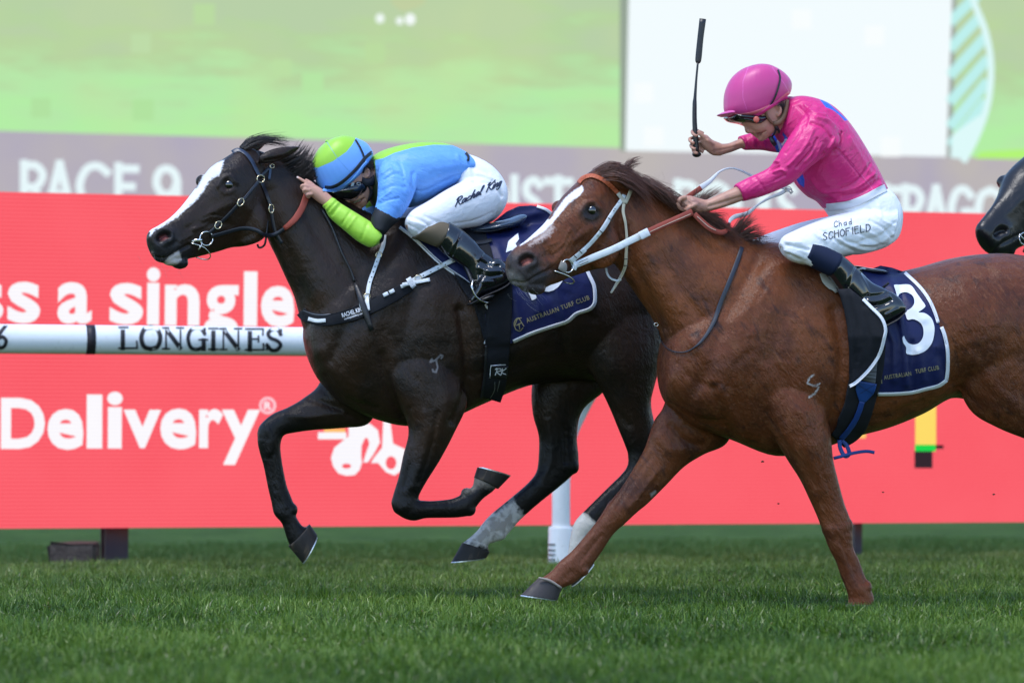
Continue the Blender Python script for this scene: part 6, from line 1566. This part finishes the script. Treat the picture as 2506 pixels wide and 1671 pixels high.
# ---------------------------------------------------------------- second rider (pink)
JH2 = Frame(1900, H2.dist(1900), 20)
def rider2():
    fr = H2
    root = thing('person', 'rider in bright pink silks raising a whip on the chestnut', 'person', H2.P(2150, 740, 0), 'riders')
    torso = [(1926, 240, 1902, 322, .075, 0), (1962, 235, 1916, 352, .13), (2005, 246, 1930, 395, .185), (2040, 268, 1944, 428, .198), (2076, 308, 1958, 456, .19), (2110, 358, 1980, 480, .17), (2142, 412, 2002, 492, .155), (2168, 464, 2020, 510, .15)]
    uarm = [(1990, 252, 2052, 340, .06, .14), (1968, 282, 2048, 362, .076, .175), (1940, 322, 2018, 384, .070, .195), (1912, 366, 1980, 412, .060, .198), (1888, 404, 1942, 446, .054, .185), (1864, 420, 1908, 464, .051, .17), (1832, 434, 1862, 482, .047, .15), (1797, 452, 1817, 494, .044, .128)]
    fore = [(1850, 432, 1880, 472, .036, .155), (1806, 455, 1822, 490, .034, .13), (1772, 470, 1786, 503, .031, .115), (1742, 484, 1750, 514, .028, .1), (1724, 490, 1724, 519, .026, .092)]
    hand = [(1728, 490, 1726, 520, .026, .092), (1706, 484, 1704, 522, .033, .088), (1688, 479, 1692, 520, .037, .085), (1672, 481, 1680, 520, .034, .085), (1661, 490, 1667, 512, .022, .085)]
    fuarm = [(1950, 262, 1990, 340, .06, -.15), (1920, 296, 1962, 372, .066, -.19), (1885, 312, 1905, 374, .052, -.215), (1850, 322, 1864, 368, .047, -.22), (1807, 334, 1823, 368, .044, -.215)]
    ffore = [(1860, 330, 1868, 362, .034, -.218), (1812, 340, 1822, 362, .032, -.215), (1782, 351, 1792, 372, .029, -.21), (1757, 352, 1766, 380, .027, -.205)]
    fhand = [(1762, 350, 1764, 382, .026, -.205), (1742, 342, 1744, 380, .029, -.20), (1728, 330, 1726, 366, .028, -.196), (1716, 330, 1714, 350, .020, -.194)]
    pelvis = [(2167, 462, 2020, 508, .153, 0), (2186, 482, 2034, 528, .165), (2199, 512, 2058, 570, .172), (2199, 545, 2080, 606, .17), (2188, 580, 2100, 622, .15), (2166, 602, 2120, 620, .09)]
    thigh = [(2190, 505, 2165, 606, .088, .09), (2120, 512, 2112, 622, .094, .13), (2045, 526, 2064, 626, .088, .17), (1990, 545, 2014, 644, .078, .21), (1945, 564, 1972, 648, .070, .235), (1918, 578, 1940, 640, .056, .25), (1907, 596, 1918, 624, .028, .25)]
    shin_in = [(1925, 580, 1955, 640, .045, .25), (1985, 592, 1968, 645, .05, .26), (2040, 618, 2020, 668, .05, .275)]
    sock = [(1984, 590, 1962, 640, .058, .255), (2020, 604, 1994, 658, .061, .265), (2057, 622, 2030, 676, .060, .28)]
    shaft = [(2054, 620, 2028, 675, .062, .278), (2078, 640, 2046, 698, .061, .285), (2104, 664, 2068, 726, .055, .30), (2132, 690, 2094, 750, .047, .315), (2160, 704, 2122, 770, .043, .325), (2185, 718, 2150, 786, .042, .33)]
    foot = [(2213, 746, 2212, 762, .026, .335), (2200, 728, 2192, 778, .040, .335), (2175, 712, 2166, 792, .043, .335), (2145, 715, 2138, 806, .043, .33), (2116, 768, 2118, 815, .043, .325), (2094, 808, 2098, 824, .03, .32)]
    head = [(1785, 275, 1905, 215, .066, 0), (1798, 288, 1916, 240, .072), (1812, 299, 1922, 264, .073), (1824, 311, 1920, 285, .070), (1836, 323, 1914, 302, .064), (1848, 333, 1905, 315, .056), (1860, 342, 1890, 326, .040), (1868, 345, 1880, 336, .02)]
    neck = [(1922, 244, 1890, 322, .056, 0), (1955, 250, 1915, 345, .064)]
    body = [loft(JH2, head, 24), loft(JH2, [(1818, 298, 1832, 304, .012, 0), (1822, 312, 1840, 312, .015), (1825, 323, 1842, 322, .018), (1830, 327, 1842, 326, .012)], 14), ell(JH2, 1864, 338, 0, 9, .022, 8), loft(fr, neck, 20),
            ell(JH2, 1904, 271, .070, 9, .012, 15)]
    for st in (shrink(torso, .76), shrink(pelvis, .78)): body.append(loft(fr, st, 20))
    limb_m = [loft(fr, shrink(thigh, .78), 16), loft(fr, shrink(shin_in, .8), 16), loft(fr, shrink(shaft, .7), 16), loft(fr, shrink(foot, .7), 14)]
    body += limb_m + [mirror_part(fr, q) for q in limb_m]
    body += [loft(fr, shrink(uarm, .78), 16), loft(fr, fore, 18), loft(fr, hand, 20), loft(fr, shrink(fuarm, .78), 16), loft(fr, ffore, 18), loft(fr, fhand, 18)]
    # near hand closed on the rein: four fingers over the grip, thumb along the top
    for i, v in enumerate((.112, .095, .078, .062)):
        body.append(finger(fr, [(1680, 483 + i * 1.5, v), (1666, 486 + i * 2, v + .002), (1659, 497 + i, v + .002), (1664, 509, v), (1676, 516, v - .002)], .0098, .0078))
    body.append(finger(fr, [(1706, 500, .118), (1690, 506, .124), (1678, 516, .122)], .0105, .008))
    # far hand round the whip
    for i, (x, y) in enumerate(((1694, 322), (1688, 340), (1691, 355), (1696, 366))):
        body.append(finger(fr, [(1722, y + 6, -.212), (1704, y - 2, -.222), (x, y, -.205), (x + 4, y + 8, -.180), (x + 12, y + 12 - i, -.176)], .0088, .0068))
    body.append(finger(fr, [(1738, 352, -.178), (1726, 340, -.174), (1714, 328, -.174), (1709, 320, -.180)], .0115, .0085))
    s = Skin(body, .004, fr, 4, 1)
    s.strokes([([(1899, 258), (1908, 262), (1910, 274), (1904, 284)], 2.5, .006), ([(1902, 271)], 4.5, -.008), ([(1853, 330), (1862, 328), (1872, 322)], 2.2, -.007), ([(1838, 318), (1850, 322), (1862, 334)], 3, -.004), ([(1850, 316), (1870, 312)], 8, .004), ([(1930, 262), (1922, 300)], 4, .004),
               ([(1735, 505), (1780, 492), (1830, 478)], 3.5, -.005), ([(1735, 512), (1780, 500)], 3, .003), ([(1690, 486), (1694, 500)], 2.5, -.004), ([(1700, 490), (1712, 496)], 3, .003)], vmin=-.06)
    s.strokes([([(1745, 372), (1770, 366), (1812, 356)], 3, -.003), ([(1732, 344), (1745, 352)], 3.5, .004)], vmax=-.1)
    s.poly('lips', [(1850, 326), (1862, 325), (1872, 322), (1862, 332), (1854, 334)], vmin=-.2)
    s.finish('body', mat('rider_skin_ruddy', (.47, .245, .175), .48, .4, sss=.1, varcol=[(25, (.33, .17, .14), .5, .75, False)], layers=[dict(attr='lips', col=(.22, .08, .07), soft=4)]), root)
    bb = s.bvh()
    # silks
    sh = [loft(fr, torso, 30), loft(fr, uarm, 24), loft(fr, fuarm, 22)]
    k = Skin(sh, .0045, fr, 5, 3)
    k.strokes([([(2000, 290), (2030, 300), (2052, 330), (2046, 360)], 4.513, 0.01305), ([(1985, 300), (2015, 312), (2036, 340)], 3.61, -0.0087), ([(2060, 325), (2056, 350), (2040, 372)], 3.61, -0.01305), ([(2020, 372), (2034, 352), (2040, 338)], 2.708, 0.01087), ([(2012, 380), (2024, 366)], 2.708, -0.0087),
               ([(1970, 290), (1955, 330), (1925, 375)], 3.61, -0.00435), ([(1990, 320), (1970, 360), (1930, 405)], 3.61, 0.006525), ([(2000, 340), (1985, 370), (1950, 410)], 3.159, -0.007613), ([(2010, 352), (1995, 385), (1960, 420)], 3.159, 0.005437), ([(1985, 350), (1988, 372), (1970, 395)], 2.708, 0.006525),
               ([(1878, 408), (1890, 398), (1904, 396)], 3.159, 0.009787), ([(1886, 416), (1906, 408)], 2.708, -0.0087), ([(1894, 422), (1910, 416), (1922, 420)], 2.708, 0.007613), ([(1872, 414), (1884, 408)], 2.708, -0.006525), ([(1900, 440), (1920, 430)], 3.61, -0.005437), ([(1850, 436), (1870, 462)], 3.61, -0.003262),
               ([(2048, 365), (2080, 400), (2120, 450)], 2.708, -0.00435), ([(2150, 440), (2110, 470), (2060, 480)], 3.61, -0.006525), ([(2155, 452), (2110, 482), (2050, 492)], 3.61, 0.006525), ([(2140, 425), (2090, 462), (2020, 470)], 3.61, 0.005437), ([(2130, 400), (2100, 440), (2060, 462)], 3.61, -0.005437), ([(2158, 460), (2100, 490), (2040, 502)], 2.708, -0.005437),
               ([(2080, 340), (2110, 390), (2135, 430)], 5.415, 0.00435), ([(1985, 440), (2010, 470), (2040, 480)], 5.415, 0.005437), ([(1970, 258), (1990, 275), (2020, 282)], 3.61, 0.005437), ([(1955, 262), (1975, 285), (1970, 310)], 3.61, -0.005437), ([(1940, 262), (1930, 300), (1918, 330)], 3.61, 0.005437), ([(2030, 275), (2060, 310)], 4.513, -0.00435)], vmin=-.02)
    k.strokes([([(1840, 326), (1846, 366)], 3, .005), ([(1850, 324), (1858, 366)], 3, -.005), ([(1862, 322), (1872, 362)], 3, .005), ([(1826, 334), (1834, 366)], 2.5, -.004)], vmax=-.12)
    k.poly('bluefront', [(1888, 322), (1912, 318), (1932, 344), (1944, 356), (1920, 378), (1906, 384), (1892, 350)], vmax=.16)
    k.poly('bluelow', [(1944, 432), (1962, 420), (1969, 440), (1968, 460), (1955, 450)], vmax=.14)
    k.poly('blueback', [(2006, 244), (2020, 246), (2075, 295), (2058, 297), (2036, 282)], vmax=.14)
    k.line('whitemark', [[(1903, 345), (1908, 362), (1912, 376)], [(1914, 354), (1924, 342)], [(1921, 363), (1923, 366)]], 2.6, vmax=.16)
    k.line('seam', [[(2050, 366), (2085, 402), (2125, 448), (2140, 470)]], .7)
    silk = mat('pink_silk', (.68, .028, .195), .36, .38, varcol=[(4, (.60, .023, .175), .4, .7, False)], stretch=((2.6, 2.6, 1), (0, math.radians(50), 0)), bump=[(9, .010, True), (22, .004, True), (60, .0012, False)],
               layers=[dict(attr='bluefront', col=(.03, .10, .62), soft=1.5), dict(attr='bluelow', col=(.03, .10, .62), soft=1.5), dict(attr='blueback', col=(.03, .12, .72), soft=1.5), dict(attr='whitemark', col=(.6, .68, .9), soft=2), dict(attr='seam', col=(.75, .15, .42), soft=1.5)])
    k.finish('silk_shirt', silk, root)
    kb = k.bvh()
    part('collar', loft(JH2, [(1930, 236, 1898, 330, .064, 0), (1946, 238, 1908, 345, .078), (1960, 244, 1920, 354, .095)], 22), mat('pink_collar', (.52, .022, .17), .4, .35), root)
    # breeches
    legs = [loft(fr, pelvis, 28), loft(fr, thigh, 26), mirror_part(fr, loft(fr, thigh, 26)), loft(fr, shin_in, 18), mirror_part(fr, loft(fr, shin_in, 18))]
    b = Skin(legs, .005, fr, 6, 3)
    b.strokes([([(2110, 590), (2160, 575), (2190, 545)], 5, -.006), ([(2090, 600), (2150, 595), (2186, 572)], 4, .006), ([(2070, 590), (2130, 606), (2170, 600)], 4, -.006), ([(2050, 585), (2100, 608), (2140, 612)], 4, .005), ([(2130, 540), (2165, 560), (2182, 582)], 4, -.005), ([(2140, 525), (2170, 545), (2188, 552)], 4, .004), ([(2060, 600), (2090, 615)], 4, -.004),
               ([(2150, 505), (2156, 530)], 5, .004), ([(2050, 520), (2090, 525), (2130, 515)], 5, -.004), ([(2000, 560), (2030, 575), (2060, 600)], 4, -.005), ([(1990, 570), (2020, 590)], 4, .005), ([(1925, 600), (1955, 606), (1980, 612)], 4, -.006), ([(1920, 612), (1950, 622), (1970, 632)], 4, .005), ([(1924, 590), (1960, 594)], 4, .004), ([(1930, 622), (1955, 636)], 3.5, -.005), ([(2080, 560), (2130, 585), (2160, 600)], 4, -.004), ([(2095, 552), (2150, 580)], 4, .004)], vmin=.0)
    b.finish('breeches', breech, root)
    bvb = b.bvh()
    part('waistband', strap([bvb, kb], fr, [(2022, 508), (2045, 506), (2080, 500), (2120, 484), (2150, 468), (2168, 460)], 18, .004, .004), mat('waist_elastic', (.66, .68, .76), .6), root)
    ink = mat('black_print', (.02, .02, .03), .5)
    # name on the thigh, thin drawn capitals
    CH = {'C': [[(.9, .8), (.5, 1), (.1, .6), (.15, .15), (.5, 0), (.9, .2)]], 'h': [[(.1, 1), (.1, 0)], [(.1, .4), (.45, .55), (.6, .35), (.6, 0)]], 'a': [[(.6, .5), (.2, .5), (.05, .25), (.25, 0), (.6, .2)], [(.62, .55), (.62, 0)]], 'd': [[(.6, .35), (.35, .5), (.08, .25), (.3, 0), (.6, .15)], [(.62, 1), (.62, 0)]],
          'S': [[(.8, .85), (.45, 1), (.15, .78), (.5, .52), (.8, .25), (.5, 0), (.1, .15)]], 'H': [[(.1, 1), (.1, 0)], [(.85, 1), (.85, 0)], [(.1, .6), (.85, .6)]], 'O': [[(.5, 1), (.1, .7), (.1, .3), (.5, 0), (.9, .3), (.9, .7), (.5, 1)]], 'F': [[(.1, 1), (.1, 0)], [(.1, .98), (.8, .98)], [(.1, .62), (.65, .62)]],
          'I': [[(.3, 1), (.3, 0)]], 'E': [[(.1, 1), (.1, 0)], [(.1, .98), (.8, .98)], [(.1, .62), (.7, .62)], [(.1, .02), (.8, .02)]], 'L': [[(.1, 1), (.1, 0)], [(.1, .02), (.75, .02)]], 'D': [[(.1, 1), (.1, 0)], [(.1, 1), (.6, .9), (.9, .5), (.6, .08), (.1, 0)]]}
    def write(txt, x0, y0, dx, dy, w, h, adv):
        ls = []; u0 = 0
        for ch in txt:
            for ln in CH[ch]:
                ls.append([(x0 + (u0 + u * w) * dx - v * 1.0, y0 + (u0 + u * w) * dy - v * h) for u, v in ln])
            u0 += adv * (.55 if ch == 'I' else 1.0)
        return ls
    part('name_print', lay(stroke_px(write('Chad', 2041, 556, .985, -.17, 11, 14, 12.2), 1.5), [bvb], fr, .0025), ink, root)
    part('name_print', lay(stroke_px(write('SCHOFIELD', 2014, 588, .955, -.19, 13.0, 17.5, 14.6), 2.0), [bvb], fr, .0025), ink, root)
    navy_s = mat('navy_sock', (.010, .016, .042), .75, .2, bump=[(300, .0004, False)])
    for mir in (False, True):
        f = (lambda q: mirror_part(fr, q)) if mir else (lambda q: q)
        part('sock', f(loft(fr, sock, 22)), navy_s, root)
        bt = Skin([f(loft(fr, shaft, 24)), f(loft(fr, foot, 22))], .004, fr, 6, 3)
        if not mir:
            bt.strokes([([(2120, 725), (2150, 722), (2170, 714)], 4, -.007), ([(2124, 736), (2150, 736), (2176, 726)], 4, .008), ([(2130, 750), (2160, 745), (2182, 734)], 4, -.007), ([(2104, 672), (2120, 700), (2130, 722)], 4, .005), ([(2088, 652), (2070, 694)], 2.5, .003), ([(2096, 658), (2076, 702)], 2.5, -.003), ([(2168, 770), (2196, 756)], 3, .004), ([(2164, 780), (2180, 774)], 3, -.004)])
        bt.finish('boot', boot_m, root)
    part('boot_sole', loft(fr, [(2214, 758, 2213, 765, .028, .335), (2192, 776, 2194, 784, .042, .335), (2164, 792, 2166, 800, .044, .334), (2130, 808, 2132, 816, .045, .33), (2100, 820, 2102, 826, .03, .32)], 16), blk, root)
    # helmet
    hs = [(1832, 288, 1860, 280, .05, 0), (1812, 290, 1884, 268, .086), (1788, 285, 1908, 249, .100), (1776, 272, 1928, 232, .106), (1774, 254, 1934, 214, .110), (1776, 230, 1931, 198, .110), (1784, 206, 1918, 182, .102), (1797, 186, 1900, 169, .088), (1818, 169, 1880, 160, .064), (1840, 160, 1862, 157, .030)]
    h = Skin([loft(JH2, hs, 32)], .004, JH2, 4, 2)
    h.line('seam', [[(1832, 162), (1818, 200), (1818, 240), (1828, 270)], [(1890, 166), (1920, 206), (1934, 232)]], .8)
    hm = mat('pink_helmet', (.54, .048, .225), .40, .4, sheen=.12, layers=[dict(attr='seam', col=(.68, .12, .40), soft=1.5)], varcol=[(3, (.55, .052, .235), .4, .7, False)])
    h.finish('helmet', hm, root)
    hb = h.bvh()
    part('helmet_band', strap([hb], JH2, [(1778, 276), (1800, 282), (1832, 280), (1864, 270), (1900, 252), (1932, 226)], 8, .002, .003), mat('coral_band', (.62, .15, .20), .5), root)
    part('peak', loft(JH2, [(1778, 272, 1780, 286, .085, 0), (1772, 275, 1774, 284, .075), (1765, 278, 1766, 283, .05), (1760, 280, 1761, 282, .02)], 22), hm, root)
    part('helmet_rim', strap([hb, bb], JH2, [(1778, 283), (1800, 288), (1832, 289), (1862, 278), (1884, 263), (1906, 250), (1928, 238)], 7, .004, .006), mat('pink_trim', (.66, .05, .27), .5), root)
    part('helmet_strap', strap([hb], JH2, [(1904, 171), (1909, 190), (1905, 214), (1895, 242), (1880, 268)], 4.5, .003, .003), blk, root)
    # goggles with a red stud
    part('goggles', loft(JH2, [(1790, 280, 1784, 290, .07, -.01), (1802, 280, 1796, 299, .086), (1824, 280, 1820, 304, .092), (1846, 280, 1843, 312, .092), (1864, 276, 1859, 305, .082)], 26), goggle_m, root)
    part('goggle_stud', ball(JH2.P(1851, 293, .093), .013, .005, .014, 14), mat('red_stud', (.50, .10, .07), .4), root)
    brown = mat('tan_strap', (.16, .085, .045), .45, .4)
    part('harness', tube([JH2.P(x, y, v) for x, y, v in ((1874, 270, .080), (1878, 285, .078), (1886, 297, .074), (1895, 304, .070))], .0048, 10, flat=1.4), brown, root)
    part('harness', tube([JH2.P(x, y, v) for x, y, v in ((1927, 246, .066), (1924, 268, .072), (1917, 288, .074), (1906, 301, .074), (1893, 303, .072))], [.008, .008, .009, .010, .008], 10, flat=1.3), brown, root)
    part('chin_buckle', loft(JH2, [(1892, 304, 1896, 318, .010, .058), (1900, 305, 1904, 322, .012), (1908, 318, 1906, 328, .008)], 12), blk, root)
    part('chin_strap', tube([JH2.P(x, y, v) for x, y, v in ((1900, 312, .06), (1896, 326, .05), (1888, 336, .03))], .006, 8, flat=.5), dark_cloth, root)
    part('vest_edge', tube([JH2.P(x, y, v) for x, y, v in ((1886, 336, .03), (1892, 348, .04), (1896, 354, .03))], .010, 10), blk, root)
    hair_part('hair', strands(JH2, [[(1900, 254, .068), (1912, 250, .068), (1924, 244, .062)], [(1908, 262, .068), (1916, 268, .066), (1920, 276, .064)]], 110, 4, 4, .0010, 52), hair_m, root)
    wp = thing('whip', 'black padded whip raised upright in the pink rider far hand', 'whip', H2.P(1702, 360, -.2), 'whips')
    Wv = -.196
    part('shaft', tube([H2.P(x, y, Wv) for x, y in ((1704, 372), (1703, 345), (1700, 300), (1700, 255), (1701, 238), (1704, 195), (1708, 152))], [.012, .012, .0105, .0095, .007, .005, .0045], 12), blk, wp)
    part('flap', tube([H2.P(x, y, Wv) for x, y in ((1707, 156), (1709, 146), (1714, 95), (1720, 47))], [.006, .0135, .0135, .0145], 12, flat=.5, up=(0, 1, 0)), blk, wp)
    part('pommel', ball(H2.P(1705, 378, Wv), .020, .020, .013, 14), blk, wp)
rider2()

# ================================================================== small things in the air and on the turf
clod_m = mat('turf_clod', (.045, .03, .018), .95)
def clod(x, y, r, d, lab):
    fr = Frame(1900, D0 + d, ANG)
    g = np.random.default_rng(int(x))
    V, Fc = ball(fr.P(x, y, 0), r, r * .7, r * .45, 10)
    V = V + g.normal(0, r * .12, V.shape)
    o = part('turf_clod', (V, Fc), clod_m, None)
    tag(o, lab, 'turf clod', 'flying turf clods')
clod(1866, 1129, .0075, .6, 'dark clod of turf flying below the chestnut chest')
clod(2161, 1204, .006, .8, 'thin sliver of turf flying right of the chestnut foreleg')
clod(2432, 1209, .0065, .9, 'small reddish clod flying below the chestnut flank')
clod(1905, 1232, .006, .7, 'small clod flying left of the chestnut planted foreleg')
clod(1761, 1419, .006, -.1, 'small dark clod just above the turf behind the reaching foreleg')
